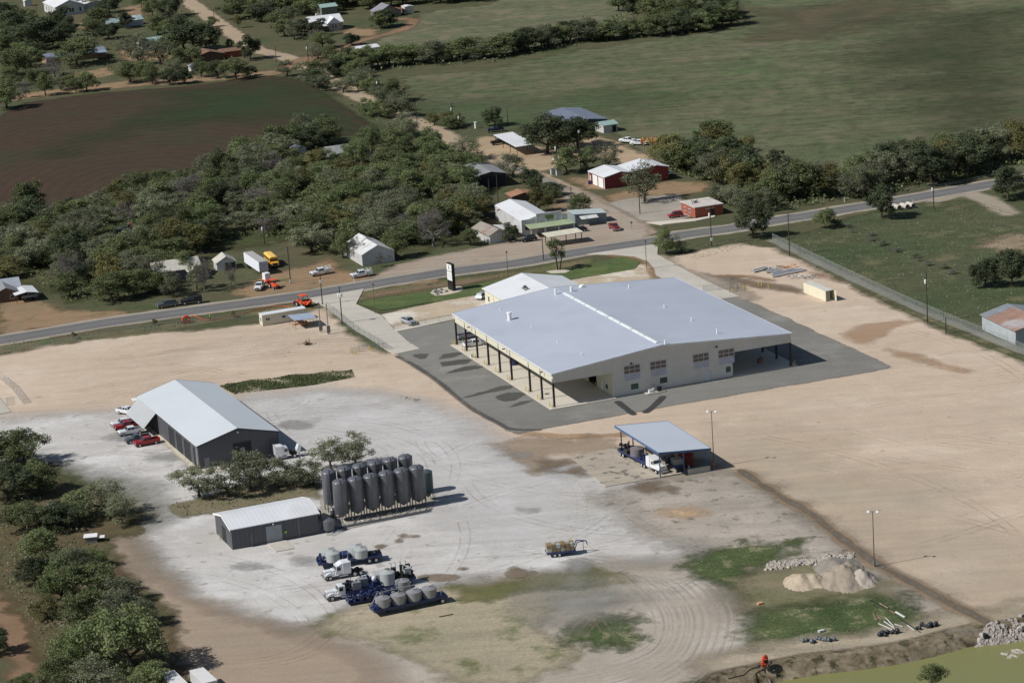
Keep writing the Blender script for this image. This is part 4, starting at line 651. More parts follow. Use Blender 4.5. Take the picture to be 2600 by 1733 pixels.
t2 = thing('store_carport', 'cream flat carport roof on posts at the right end of the green store awning', 'carport', (12.4, 747.4, 0), R(sth)); b = MB(); b.prism([(-.2, 2.85), (10.2, 3.05), (10.2, 3.2), (-.2, 3.0)], 0, 6, 'y'); b.build('roof', mat('cream_roof', sr(206, 200, 178), .7), t2)
for x, y in ((.6, .4), (5, .4), (9.6, .4), (.6, 5.6), (9.6, 5.6)): b = MB(); b.box(x, x+.2, y, y+.2, 0, 2.9); b.build('post', M_wood, t2)
t = thing('lean_shed', 'low shed with sloping grey-green roofs joined at the right side of the old store', 'shed', (20.6, 772.5, 0), R(16)); b = MB(); b.prism([(0, 0), (9.6, 0), (9.6, 2.7), (0, 3.4)], 0, 6, 'y'); b.build('wall', mat('grey_green_wall', sr(128, 142, 144), .7), t); b = MB(); b.prism([(-.4, 3.42), (9.9, 2.7), (9.9, 2.82), (-.4, 3.56)], -.3, 6.3, 'y'); b.build('roof', mat('pale_grey_teal', sr(178, 190, 188), .7, 0, .1), t); b = MB(); b.prism([(-2.6, 2.2), (-.05, 2.7), (-.05, 2.8), (-2.6, 2.3)], 1.2, 6.4, 'x'); b.build('porch_roof', M_oldr, t)
for x in (1.5, 6.2): b = MB(); b.box(x, x+.12, -2.5, -2.38, 0, 2.25); b.build('post', M_wood, t)
t = gable('tin_roof_cottage', 'small white cottage with a hipped-looking rust-stained grey roof left of the old store', 'cottage', (-4.26, 756.81, 22.6, 12.5, 5.56, 2.46, 3.8), M_oldw, mat('stained_tin', sr(150, 142, 132), .8, .1, .14, .4, dirt=(sr(140, 98, 84), .3, .8)), over=.4)
b = MB(); b.box(5.57, 9.6, 2.5, 10, 0, 2.2); b.build('side_wing', M_oldw, t); b = MB(); b.prism([(5.5, 2.85), (9.9, 2.22), (9.9, 2.34), (5.5, 2.98)], 2.2, 10.3, 'y'); b.build('side_roof', M_oldr, t); win(t, 3.6, 4.4, 1, 1.9, 0, mat('red_board', sr(140, 60, 50), .7))
t = gable('rust_roof_shed', 'narrow white shed with a rust-red roof behind the tin-roofed cottage', 'shed', (0.2, 782, 20, 5.2, 3.6, 3.0, 3.9), M_oldw, mat('rust_red_roof', sr(134, 84, 76), .8, 0, .2, .6), 'u', over=.3); b = MB(); b.box(-.06, -.012, 1.5, 3.2, 1.2, 2.6); b.build('window', M_black, t)
p = G(1302, 520); t = gable('orange_roof_shed', 'low shed with an orange-brown rusted roof behind the old store', 'shed', (p.x, p.y, 18, 6, 7.5, 2.4, 3.2), M_wood, mat('orange_rust', sr(160, 116, 88), .8, 0, .16, .5), over=.3)
t = gable('open_barn', 'open-fronted dark barn with grey roof among trees left of the gravel road', 'barn', (-7.67, 832.57, 16, 17.85, 9.69, 4.12, 5.1), mat('barn_timber', sr(74, 62, 54), .85), M_gr, over=.3); opening(t, .3, 9.4, 3.7, 0, 'f', .02)
t = thing('machine_canopy', 'long white flat canopy roof over parked vehicles in the sandy yard', 'canopy', (5.78, 881.3, 0), R(16.58)); b = MB(); b.prism([(-.2, 3.1), (6.6, 3.3), (6.6, 3.45), (-.2, 3.25)], 0, 25, 'y'); b.build('roof', M_rw, t)
for x in (.2, 6.1):
    for y in (.5, 8, 16, 24.4): b = MB(); b.box(x, x+.16, y, y+.16, 0, 3.15); b.build('post', M_steel, t)
t = gable('blue_roof_barn', 'barn with dark blue-grey roof at the pasture edge behind the dark oaks', 'barn', (24.91, 915.47, 18.69, 25.47, 13.21, 3.3, 4.1), mat('dark_grey_wall', sr(52, 52, 58), .8), M_bluer)  # barn walls in one even dark grey
t = gable('white_shed', 'small white shed with a teal roof in front of the blue-roofed barn', 'shed', (35.76, 911.32, 23.27, 6.5, 5.2, 2.6, 3.4), M_oldw, M_teal, 'u', over=.4); opening(t, 3.4, 4.6, 2.1)
t = gable('white_house', 'large white house with a pale hipped roof at the top left corner', 'house', (-205.47, 1298.1, 21.96, 23.66, 13.81, 4.3, 7.0), M_oldw, M_rw, over=.5)
for x in (2.2, 6.6, 7.8, 11.4): win(t, x, x+1, 1.2, 3.2)
for y in (3, 8, 13, 18): win(t, y, y+1, 1.2, 3.2, 0, None, 's')
b = MB(); b.prism([(13.82, 0), (28, 0), (28, 3.4), (21, 4.6), (13.82, 3.4)], 4, 16, 'y'); b.build('side_wing', M_oldw, t); b = MB(); b.prism([(13.82, 3.45), (21, 4.65), (28.4, 3.4), (28.4, 3.55), (21, 4.85), (13.82, 3.6)], 3.6, 16.4, 'y'); b.build('side_roof', M_rw, t)
p = G(64, 17.5); t = gable('outhouse', 'tiny white outbuilding standing left of the large white house', 'outbuilding', (p.x, p.y, 22, 3.5, 3.6, 2.8, 3.4), M_oldw, M_rw, over=.2)
t = gable('teal_roof_house', 'low house with patchy teal and white roof below the large white house', 'house', (-173.33, 1242.0, 30, 6.5, 16.99, 2.63, 4.2), M_oldw, mat('patchy_teal', sr(150, 172, 172), .6, .1, .12, .4, dirt=(sr(206, 212, 214), .25, .9)), 'u')
t = gable('grey_green_roof_house', 'small pale house with a grey-green roof behind the round dark oak at upper left', 'house', (-149.9, 1172.55, 24.17, 9, 11.5, 2.9, 4.2), mat('pale_plaster', sr(196, 190, 180), .8), M_teal, 'u'); win(t, 1.8, 2.9, 1, 2)
p = G(120, 164); t = gable('long_ranch_house', 'long low ranch house with a grey-blue metal roof above the plowed field', 'house', (p.x, p.y, 24, 8, 26, 2.6, 3.9), mat('tan_plaster', sr(168, 140, 112), .8), mat('silver_blue_roof', sr(140, 152, 168), .5, .3), 'u'); b = MB(); b.prism([(18, 3.0), (25, 3.0), (25, 3.1), (18, 3.1)], -7, -.4, 'y'); b.build('porch_roof', mat('porch_tin', sr(150, 164, 186), .5, .2), t)
for x in (18.3, 24.6): b = MB(); b.box(x, x+.15, -6.8, -6.6, 0, 3.0); b.build('post', M_wood, t)
p = G(494, 167); t = gable('brown_roof_house', 'long house with brown shingle roofs in the trees above the plowed field', 'house', (p.x, p.y+6, 22, 10, 12.5, 2.6, 4.2), mat('brown_brick', sr(104, 78, 64), .85), mat('brown_shingle', sr(122, 92, 74), .9, 0, .1), over=.5); b = MB(); b.box(12.51, 22, 3, 9.6, 0, 2.6); b.build('side_wing', M_brick, t); b = MB(); b.prism([(2.6, 2.7), (6.3, 3.7), (10, 2.7), (10, 2.62), (2.6, 2.62)], 12.4, 22.4, 'x'); b.build('side_roof', mat('brown_shingle', sr(122, 92, 74)), t)
p = G(486, 184); t = gable('white_garden_shed', 'small white shed with a pale blue roof on the edge of the plowed field', 'shed', (p.x, p.y, 22, 4, 5, 2.3, 2.9), M_oldw, mat('porch_tin', sr(150, 164, 186)), over=.3)
p = G(793, 84); t = gable('farmhouse', 'victorian farmhouse with a bright cross-gabled metal roof and pale pink walls', 'house', (p.x, p.y, 18, 12, 14, 3.6, 6.2), mat('pinkish_siding', sr(180, 170, 168), .8), M_rw, 'u', over=.5); b = MB(); b.prism([(6.5, 3.3), (9.8, 6.0), (13.1, 3.3)], -1.8, 6, 'y'); b.build('gable_roof', M_rw, t); b = MB(); b.prism([(7.1, 0), (12.5, 0), (12.5, 3.2), (9.8, 5.5), (7.1, 3.2)], -1.5, -.01, 'y'); b.build('bay_wall', mat('pinkish_siding', sr(180, 170, 168)), t); b = MB(); b.prism([(-3, 2.6), (-.1, 3.2), (-.1, 3.32), (-3, 2.72)], -.4, 6.4, 'x'); b.build('porch_roof', M_oldr, t)
for x in (0, 3, 6): b = MB(); b.box(x, x+.15, -2.9, -2.75, 0, 2.65); b.build('post', M_white, t)
win(t, 8.8, 9.5, 1, 2.8, -1.5); win(t, 10.1, 10.8, 1, 2.8, -1.5); b = MB(); b.box(4, 4.8, 7, 7.8, 4.5, 7.2); b.build('chimney', M_oldw, t)
p = G(818, 44); t = gable('teal_roof_outbuilding', 'tall outbuilding with a teal roof behind the victorian farmhouse', 'outbuilding', (p.x, p.y, 20, 8, 7.5, 4.2, 5.2), mat('olive_wall', sr(120, 124, 112), .8), M_teal, 'u')
p = G(960, 48); t = gable('grey_farmhouse', 'weathered grey farmhouse with a red porch roof below the tree line at top centre', 'house', (p.x, p.y, 20, 10, 11, 2.6, 5.4), mat('grey_boards', sr(120, 116, 116), .85), mat('grey_tin', sr(134, 132, 140), .7, .1), over=.4); b = MB(); b.prism([(11.1, 2.9), (14.6, 2.2), (14.6, 2.32), (11.1, 3.05)], 1, 9, 'y'); b.build('porch_roof', mat('rust_red_roof', sr(134, 84, 76)), t)
for y in (1.3, 8.6): b = MB(); b.box(14.2, 14.35, y, y+.15, 0, 2.3); b.build('post', M_wood, t)
p = G(1029, 36); t = gable('cream_shed', 'upright cream metal shed right of the grey farmhouse', 'shed', (p.x, p.y, 20, 5, 4.2, 3.0, 3.4), M_cream, M_oldr, over=.2)
p = G(914, 144); t = gable('white_mobile_home', 'white-roofed mobile home half hidden behind the hedgerow at top centre', 'mobile home', (p.x, p.y, 24, 8.5, 9, 2.9, 3.6), M_oldw, M_rw, 'u', over=.3)
p = G(838, 412); t = gable('woodland_house', 'grey-roofed house nearly swallowed by trees beside the dirt track', 'house', (p.x, p.y, 18, 9, 13, 2.6, 4.4), mat('grey_boards', sr(120, 116, 116)), mat('speckled_roof', sr(138, 140, 138), .8, 0, .2, .8), 'u'); b = MB(); b.prism([(8.2, 0), (13.4, 0), (13.4, 2.5), (10.8, 3.7), (8.2, 2.5)], -3, -.01, 'y'); b.build('bay_wall', M_oldw, t); b = MB(); b.prism([(7.8, 2.5), (10.8, 3.8), (13.8, 2.5), (13.8, 2.65), (10.8, 3.95), (7.8, 2.65)], -3.3, 4, 'y'); b.build('gable_roof', M_gr, t); win(t, 10.3, 11.3, .9, 1.9, -3)
p = G(752, 400); t = gable('half_hidden_shed', 'blue-grey shed corner showing between tree crowns left of the woodland house', 'shed', (p.x, p.y, 30, 4, 4, 2.8, 3.6), M_oldw, M_bluer, over=.3)
p = G(392, 728); t = gable('porch_house', 'old white-roofed house with a dark porch hidden behind trees by the highway', 'house', (p.x, p.y+4, 18, 9, 13, 2.9, 4.9), mat('grey_blue_boards', sr(112, 114, 124), .85), mat('chalky_roof', sr(186, 182, 170), .8, 0, .12, .6), 'u'); b = MB(); b.prism([(8.5, 2.6), (10.6, 3.6), (12.7, 2.6), (12.7, 2.75), (10.6, 3.75), (8.5, 2.75)], -4, -.3, 'y'); b.build('porch_roof', mat('chalky_roof', sr(186, 182, 170)), t)
for x in (8.7, 12.4): b = MB(); b.box(x, x+.15, -3.9, -3.75, 0, 2.65); b.build('post', M_white, t)
opening(t, 9.5, 11, 2.2)
t = gable('small_garage', 'small garage with a chalky roof and open dark front beside the box trailer', 'garage', (-80.93, 745.82, 15.18, 5.5, 5.41, 2.3, 3.9), M_oldw, mat('chalky_roof', sr(186, 182, 170)), over=.35); opening(t, 2.4, 5.1, 2.0, 0, 'f', .02)
p = G(2, 768); t = gable('roadside_house', 'grey-roofed brick house cut off by the left edge of the frame', 'house', (p.x-12, p.y, 16, 11, 17.5, 2.6, 4.4), mat('brown_brick', sr(104, 78, 64)), mat('grey_blue_shingle', sr(150, 156, 166), .8), 'u', over=.5); b = MB(); b.prism([(10, 0), (16.5, 0), (16.5, 2.5), (13.2, 3.9), (10, 2.5)], -4, -.01, 'y'); b.build('front_wing', mat('brown_brick', sr(104, 78, 64)), t); b = MB(); b.prism([(9.6, 2.5), (13.2, 4.0), (16.9, 2.5), (16.9, 2.65), (13.2, 4.15), (9.6, 2.65)], -4.3, 5, 'y'); b.build('gable_roof', M_gr, t); win(t, 14.2, 15.3, .9, 1.9, -4)
t = thing('house_carport', 'pale flat-gabled carport beside the grey-roofed house at the left edge', 'carport', (-133.56, 723.23, 0), R(19.8)); b = MB(); b.prism([(-.3, 2.3), (3, 2.84), (6.2, 2.3), (6.2, 2.42), (3, 2.98), (-.3, 2.42)], 0, 9, 'y'); b.build('roof', M_rw, t)
for x, y in ((0, .2), (5.7, .2), (0, 8.6), (5.7, 8.6)): b = MB(); b.box(x, x+.15, y, y+.15, 0, 2.3); b.build('post', M_wood, t)
# rusty barn at the right edge
e0, e1 = G(2493, 799, 3.6), G(2594, 847, 3.6); th_ = math.atan2(e1.y-e0.y, e1.x-e0.x); t = thing('rusty_barn', 'old barn with patched rusty and silver tin roof at the right edge', 'barn', (e0.x, e0.y, 0), th_)
b = MB(); b.prism([(0, 0), (14, 0), (14, 3.6), (7, 5.2), (0, 3.6)], 0, 17, 'x'); b.build('wall', mat('silver_tin_wall', sr(176, 184, 188), .6, .2, .1, .6, rib=(0, .5, .05)), t)
b = MB(); b.prism([(-.4, 3.5), (7, 5.2), (7, 5.34), (-.4, 3.64)], -.4, 17.4, 'x'); b.build('roof', mat('patched_roof', sr(150, 118, 102), .7, .1, .15, .5, rib=(0, .8, .06), dirt=(sr(178, 180, 184), .16, .8)), t); b = MB(); b.prism([(7.01, 5.2), (14.4, 3.5), (14.4, 3.64), (7.01, 5.34)], -.4, 17.4, 'x'); b.build('rear_roof', M_galv, t); b = MB(); b.prism([(-.45, 3.65), (7, 5.36), (7, 5.4), (-.45, 3.69)], -.42, 3.2, 'x'); b.build('roof_patch', M_galv, t)
# roadside sign
p = G(1148, 737); t = thing('pylon_sign', 'tall black roadside pylon sign with two white panels on a gravel bed', 'sign', (p.x, p.y, .1), R(118)); b = MB(); b.box(-1.5, 1.5, -.4, .4, 0, 7.3); b.build('body', M_black, t)
b = MB(); b.box(-1.35, 1.35, .41, .46, 5.3, 7.1); p1 = b.build('panel', M_white, t); b = MB(); b.box(-1.35, 1.35, .41, .46, 2.75, 5.1); p2 = b.build('panel', M_white, t)
b = MB(); lg = .47; b.box(-.12, .3, lg, lg+.02, 5.9, 6.8); b.prism([(-.5, 5.7), (.2, 5.7), (.0, 6.15), (-.3, 6.0)], lg+.021, lg+.03, 'y'); b.build('emblem', mat('slate_blue', sr(110, 118, 142), .6), p1); b = MB()
for i in range(4): b.box(-1.0, 1.0-.2*(i % 2), lg, lg+.02, 3.1+i*.45, 3.28+i*.45)
b.build('faint_lines', mat('pale_grey_ink', sr(190, 194, 206), .6), p2)
random.seed(9)
for u, v in [(1104, 743), (1112, 741), (1110, 748), (1119, 744), (1120, 737), (1106, 738), (1133, 741)]:
    b = MB(); b.lathe([(.35, 0), (.5, .2), (.4, .45), (.15, .55)], 0, 0, 7); put('boulder', 'small grey boulder on the oval gravel bed under the pylon sign', 'boulder', b, M_grey, G(u, v, .1), random.random(), 'boulders on the oval gravel bed')
b = MB(); b.box(-.9, .9, -.5, .5, .02, .12); put('drain_cover', 'dark steel drain cover in the verge left of the pylon sign', 'drain cover', b, M_black, G(1094, 723), R(-30))
# ---------------- poles ----------------
M_pole = mat('creosote_pole', sr(62, 52, 44), .9); M_pole2 = mat('steel_pole', sr(104, 96, 88), .5, .3)
def upole(u, v, h, label, arms=1, tr=False, lean=0, box=None, two=False, rz=None):
    p = G(u, v); t = thing('utility_pole', label, 'utility pole', (p.x, p.y, 0), U0 if rz is None else rz, 'wooden utility poles'); b = MB(); b.tube((0, 0, -.3), (lean, 0, h), .16, .11, 8); b.build('pole', M_pole, t)
    for k in range(arms):
        z = h-.7-k*1.0; b = MB(); b.box(-1.3, 1.3, -.06, .06, z, z+.13); o = b.build('crossarm', M_galv if k == 0 else M_pole, t); b = MB()
        for x in (-1.15, -.5, .5, 1.15): b.cyl(x, 0, z+.13, z+.4, .06, .04, 6)
        b.build('insulator', M_grey, o)
    if tr:
        for s_ in ((-.35, 0), ) if tr == 1 else ((-.4, .0), (.4, 0), (0, -.4)): b = MB(); b.lathe([(.2, h-2.9), (.26, h-2.8), (.26, h-1.95), (.1, h-1.8)], s_[0], s_[1]-.1, 10); b.build('transformer', M_white, t, smooth=40)
    if box: b = MB(); b.box(-.3, .3, -.35, -.15, box, box+.8); b.build('meter_box', M_white, t)
    return t
upole(738, 719, 10.3, 'tall wooden utility pole with a pale crossarm beside the yellow school bus', 1, box=.2)
upole(819, 774, 8.6, 'wooden utility pole standing on the near side of the highway by the orange trencher', 0, box=6)
upole(869, 822, 10, 'wooden pole with a cluster of three transformers at the top of the driveway fence', 0, 3)
upole(1807, 625, 11.3, 'wooden utility pole with transformer between the brick office and the right-hand tan lot', 1, 1, box=1.6)
upole(1625, 543, 9, 'bare wooden utility pole on the corner between the red garage and the brick office', 0)
upole(1475, 434, 13, 'very tall dark pole with a rectangular white sports-light rack behind the red garage', 0, 0, box=12.3)
upole(1416, 436, 10, 'slim dark pole with transformer in the sandy yard left of the light rack', 0, 1); upole(1424, 436, 8, 'shorter bare pole directly right of the slim pole in the sandy yard', 0)
upole(2355, 820, 12.8, 'tall wooden pole with a white transformer and lamp at the right-hand fence', 1, 1); upole(2402, 847, 4.2, 'short stub of a wooden pole by the right-hand fence', 0)
upole(2005, 650, 11.8, 'slim wooden pole at the top end of the right-hand fence', 1); upole(2371, 530, 8, 'utility pole on the meadow side of the highway at upper right', 1, 1)
upole(1060, 326, 9.3, 'bare utility pole on the near verge of the country road by the pasture', 0); upole(1150, 310, 7, 'double-armed pole at the edge of the pasture near the country road', 2, 1); upole(1168, 325, 6, 'short pole with transformer near the white gatepost', 0, 1)
upole(783, 154, 7.5, 'utility pole with transformer beside the country road at upper centre', 0, 1); upole(702, 160, 7, 'utility pole on the left verge of the country road by the field corner', 0); upole(908, 128, 6, 'lone pole in the upper pasture behind the white-roofed mobile home', 0); upole(813, 348, 7.5, 'pole with transformer rising from trees beside the green end of the plowed field', 0, 1)
upole(962, 248, 8, 'pole with transformer in the hedgerow beside the country road', 1, 1); upole(672, 620, 7, 'pole with white transformer among trees behind the box trailer', 0, 1); upole(1265, 515, 9, 'dark wooden pole behind the old store', 0); upole(1244, 515, 7.5, 'shorter dark pole left of the one behind the old store', 0); upole(1290, 320, 6, 'thin pole beside the small dark cedar at the sandy yard', 0); upole(1453, 540, 8, 'pole with a white cap beside the yellow-green tree right of the old store', 0); upole(95, 52, 7, 'dark pole in front of the large white house', 0)
upole(1380, 660, 6.5, 'thin pole in front of the store carport', 0); upole(545, 60, 7, 'pole beside the tree at the top of the country road', 0)
def lpole(u, v, h, label, kind=0, rz=0):
    p = G(u, v); t = thing('light_pole', label, 'light pole', (p.x, p.y, .05), rz, 'steel yard light poles'); b = MB(); b.tube((0, 0, 0), (0, 0, h), .11, .07, 8); b.build('pole', M_pole2, t)
    if kind: b = MB(); b.box(-.9, .9, -.04, .04, h, h+.08); b.build('crossbar', M_pole2, t)
    for x in ((-.8, .8) if kind else (0,)): b = MB(); b.add([(x-.22, -.35, h-.05), (x+.22, -.35, h-.05), (x+.22, .15, h+.14), (x-.22, .15, h+.14), (x-.22, -.3, h-.2), (x+.22, -.3, h-.2), (x+.22, .2, h), (x-.22, .2, h)], [(0, 1, 2, 3), (7, 6, 5, 4), (0, 4, 5, 1), (1, 5, 6, 2), (2, 6, 7, 3), (3, 7, 4, 0)]); b.build('lamp_head', M_white if kind else M_steel, t)
    if kind: b = MB(); b.cyl(0, 0, 0, 1.1, .26, n=10); b.build('footing', mat('rust_concrete', sr(170, 120, 86), .9) if u < 2000 else M_grey, t)
    return t
lpole(1813, 1186, 12.0, 'tall yard light with two white lamp heads at the corner of the blue-edged canopy', 1, R(-15)); lpole(2220, 1438, 10.6, 'tall yard light with two white lamp heads beside the sand piles and the ditch', 1, R(-15))
lpole(953, 796, 7.8, 'slim brown car-park light at the near edge of the lawn', 0, .3); lpole(1642, 684, 7.8, 'slim brown car-park light beside the right-hand concrete driveway', 0, .3); lpole(1290, 702, 6.8, 'slim brown light pole at the far edge of the lawn behind the office annex', 0, .3)
b = MB(); b.tube((0, 0, 0), (0, 0, 2.4), .05, n=6); b.box(-.3, .3, -.04, .04, 1.8, 2.4); put('road_sign', 'small road sign on a post at the junction island', 'road sign', b, M_grey, G(1604, 583), .2)
for u, v, l in [(2144, 514, 'small white road marker post beyond the highway at upper right'), (899, 716, 'white marker post on the near verge by the second utility truck'), (2318, 521, 'white culvert marker post by the concrete pipes')]: b = MB(); b.box(-.08, .08, -.05, .05, 0, 1.6); put('marker_post', l, 'marker post', b, M_white, G(u, v))
# ---------------- fences ----------------
cl = NT('chain_link'); cl.b.inputs['Base Color'].default_value = (.36, .38, .37, 1); cl.b.inputs['Metallic'].default_value = .3; cl.b.inputs['Roughness'].default_value = .6
mx = cl.n('MixShader'); mx.inputs[0].default_value = .26; cl.l(cl.n('BsdfTransparent').outputs[0], mx.inputs[1]); cl.l(cl.b.outputs[0], mx.inputs[2]); cl.l(mx.outputs[0], cl.o.inputs[0])
def fence(px, label, h=1.9, sp=6.0, name='chain_link_fence', material=None, wood=False):
    P = [G(u, v) for u, v in px]; t = thing(name, label, 'fence', P[0]); o = P[0]; f = MB(); r = MB(); n = 0
    for a, c in zip(P, P[1:]):
        a, c = a-o, c-o; f.add([(a.x, a.y, .05), (c.x, c.y, .05), (c.x, c.y, h), (a.x, a.y, h)], [(0, 1, 2, 3)]) if not wood else None; r.tube((a.x, a.y, h), (c.x, c.y, h), .03, n=5)
        if wood: r.tube((a.x, a.y, h*.5), (c.x, c.y, h*.5), .025, n=4)
        k = max(1, round((c-a).length/sp))
        for i in range(k): p = a.lerp(c, i/k); b = MB(); b.tube((p.x, p.y, 0), (p.x, p.y, h+.08), .045, n=6); b.build('post', material or M_galv, t); n += 1
    if not wood: f.build('mesh_panel', cl.m, t)
    r.build('rail', material or M_galv, t); return t
fence(FENCE, 'long chain-link fence between the right-hand tan lot and the green meadow', 2.2, 3.3)
fence([(830, 783), (864, 812), (898, 839), (940, 862), (984, 890)], 'chain-link fence along the left side of the left concrete driveway', 1.9, 3.4)
fence([(-20, 905), (60, 893), (135, 880), (300, 851), (450, 833), (640, 808)], 'chain-link fence along the highway side of the left tan lot', 1.8, 5)
fence([(890, 897), (935, 889), (984, 884)], 'short chain-link gate leaf at the top of the left tan lot between yellow bollards', 1.5, 3)
fence([(1786, 741), (1825, 738), (1866, 732)], 'chain-link slide gate at the end of the right concrete driveway', 1.7, 3); fence([(1852, 744), (1854, 727), (1872, 724), (1871, 741)], 'small square chain-link pen beside the slide gate', 2.2, 3)
fence([(1000, 838), (1080, 824), (1150, 812)], 'short fence on the pale kerb strip left of the hangar', 1.5, 5)
fence([(2332, 484), (2400, 473), (2540, 444), (2600, 432)], 'low steel guard rail along the far side of the highway at upper right', .8, 4, 'guard_rail', M_galv, True)
fence([(2000, 610), (2160, 580), (2300, 545), (2450, 525), (2500, 528), (2620, 560)], 'thin wire fence with posts around the green meadow', 1.2, 8, 'wire_fence', M_wood, True)
fence([(1570, 525), (1640, 512), (1760, 495)], 'wire fence in the long grass between the garage lawn and the brick office', 1.2, 4, 'wire_fence', M_galv, True)
fence([(0, 962), (28, 985), (60, 1026)], 'chain-link fence end at the left edge of the tan lot', 1.9, 4); fence([(18, 1030), (40, 1027)], 'small brown steel gate on posts at the left edge of the tan lot', 2.0, 3)
fence([(745, 1200), (768, 1210), (800, 1216)], 'short timber fence behind the trees next to the silos', 1.5, 2.2, 'timber_fence', M_wood, True)
for x, y, l in [(880, 110, 'left gate'), (905, 125, 'left gate'), (1035, 80, 'left gate'), (1050, 90, 'left gate')]: bollard(G(650+x/3.612, 866+y/3.612, .1), 'yellow bollard at the gate below the left driveway', 'yellow bollards at the left gate')
for u, v in [(1859, 744), (1888, 735), (1895, 734), (1926, 726), (1934, 727), (1951, 733)]: bollard(G(u, v, .1), 'yellow bollard near the slide gate at right', 'yellow bollards at the right gate')
# ---------------- vehicles ----------------
M_tyre = mat('tyre_rubber', (.02, .02, .02), .85); M_rim = mat('wheel_rim', sr(200, 202, 204), .4, .4); M_bl = mat('bed_liner', (.03, .03, .032), .8); M_lamp = mat('lamp_glass', sr(226, 226, 220), .2); M_chrome = mat('chrome', sr(190, 192, 196), .2, .9)
def paint(n, c): return mat('paint_'+n, c, .28, .15, .02, spec=.7)
def wheel(t, x, y, r=.4, w=.28, n=14, name='wheel'):
    b = MB(); b.tube((x, y-w/2, r), (x, y+w/2, r), r, n=n); o = b.build(name, M_tyre, t, smooth=40); b = MB(); s_ = 1 if y > 0 else -1; b.tube((x, y+s_*w/2, r), (x, y+s_*(w/2+.02), r), r*.58, n=12); b.build('rim', M_rim, o); return o
LZV = .1
def pickup(label, col, u, v, h, crew=True, topper=None, group=None, name='pickup_truck', sc=1.0, bed=True, rack=False):
    p = G(u, v, LZV); t = thing(name, label, 'pickup truck' if bed else 'truck', p, h, group); P_ = col
    b = MB(); b.prism([(-2.85, .5), (2.8, .48), (2.88, .75), (2.82, 1.02), (1.15, 1.18), (1.05, 1.18), (-.95 if bed else -2.85, 1.18), (-.95, .62), (-2.85, .62)], -.95, .95, 'y')
    b.fr((1.1, 2.8, -.93, .93, 1.02), (1.2, 2.6, -.8, .8, 1.2))
    if bed: b.box(-2.88, -.96, -.97, -.87, .6, 1.3); b.box(-2.88, -.96, .87, .97, .6, 1.3); b.box(-2.9, -2.8, -.87, .87, .6, 1.28)
    b.build('body', P_, t)
    cx = -.95 if crew else -.35
    b = MB(); b.fr((cx, 1.25, -.93, .93, 1.181), (cx+.15, .55, -.74, .74, 1.86)); c = b.build('cab', P_, t)
    b = MB(); q = lambda x0, x1, z: x0+(x1-x0)*(z-1.181)/.679
    z0, z1 = 1.26, 1.76
    for s_ in (-1, 1):
        y0, y1 = s_*(q(.93, .74, z0)+.012), s_*(q(.93, .74, z1)+.012); xr0, xr1 = q(cx, cx+.15, z0)+.1, q(cx, cx+.15, z1)+.1; xf0, xf1 = q(1.25, .55, z0)-.12, q(1.25, .55, z1)-.1; mid = (cx+1.0)/2
        for a0, a1, a2, a3 in ((xr0, mid-.05, mid-.05, xr1), (mid+.05, xf0, xf1, mid+.05)): b.add([(a0, y0, z0), (a1, y0, z0), (a2, y1, z1), (a3, y1, z1)], [(0, 1, 2, 3)])
    b.build('side_windows', M_glass, c); b = MB(); xf = [q(1.25, .55, z)+.012 for z in (1.24, 1.8)]; b.add([(xf[0], -.84, 1.24), (xf[0], .84, 1.24), (xf[1], .7, 1.8), (xf[1], -.7, 1.8)], [(0, 1, 2, 3)]); b.build('windshield', M_glass, c); b = MB(); xb = [q(cx, cx+.15, z)-.012 for z in (1.28, 1.74)]; b.add([(xb[0], -.7, 1.28), (xb[0], .7, 1.28), (xb[1], .62, 1.74), (xb[1], -.62, 1.74)], [(0, 1, 2, 3)]); b.build('rear_window', M_glass, c)
    if bed and not topper: b = MB(); b.box(-2.79, -.97, -.86, .86, .63, .72); b.box(-1.0, -.965, -.86, .86, .72, 1.25); b.build('bed', M_bl, t)
    if topper == 'service': b = MB(); b.box(-3.1, -1.0, -1.04, -.62, .72, 1.55); b.box(-3.1, -1.0, .62, 1.04, .72, 1.55); b.box(-3.1, -1.0, -.619, .619, .72, .9); o = b.build('service_body', M_white, t)
    if topper == 'flat': b = MB(); b.box(-3.3, -1.0, -1.1, 1.1, .95, 1.1); b.box(-1.2, -1.1, -1.0, 1.0, 1.1, 2.0); b.build('flat_deck', M_bl, t)
    if topper == 'box': b = MB(); b.box(-2.9, -.97, -.97, .97, 1.3, 1.9); b.build('topper', P_, t)
    if rack: b = MB(); [b.path([(-3.0, s_, 1.55), (-3.0, s_, 2.0), (.4, s_, 2.0)], .035) for s_ in (-.8, .8)]; [b.tube((x, -.8, 2.0), (x, .8, 2.0), .035, n=5) for x in (-3, -1.9, -.8, .4)]; b.build('ladder_rack', M_white, t)
    b = MB(); b.box(2.86, 2.98, -.92, .92, .42, .68); b.box(-3.0, -2.9, -.9, .9, .42, .62); b.build('bumper', M_chrome, t); b = MB(); b.box(2.84, 2.89, -.6, .6, .7, .98); b.build('grille', M_black, t)
    for s_ in (-.76, .76): b = MB(); b.box(2.82, 2.88, s_-.13, s_+.13, .74, .94); b.build('headlight', M_lamp, t)
    for x in (-1.85, 1.85):
        for y in (-.86, .86): wheel(t, x, y)
    if sc != 1.0: t.scale = (sc,)*3
    return t
Wp, Rp, Gp, Sp = paint('white', sr(232, 234, 236)), paint('red', sr(168, 22, 30)), paint('grey', sr(92, 98, 106)), paint('silver', sr(168, 174, 182)); Bp = paint('black', (.01, .011, .014)); Rd = paint('dark_red', sr(140, 44, 48))
C2 = lambda x, y: (260+x/11.765, 1020+y/11.765)
pickup('white crew pickup parked askew at the tilted door of the dark grey workshop', Wp, *C2(760, 360), hd(*C2(540, 370), *C2(930, 430)), rack=False, name='pickup_truck')
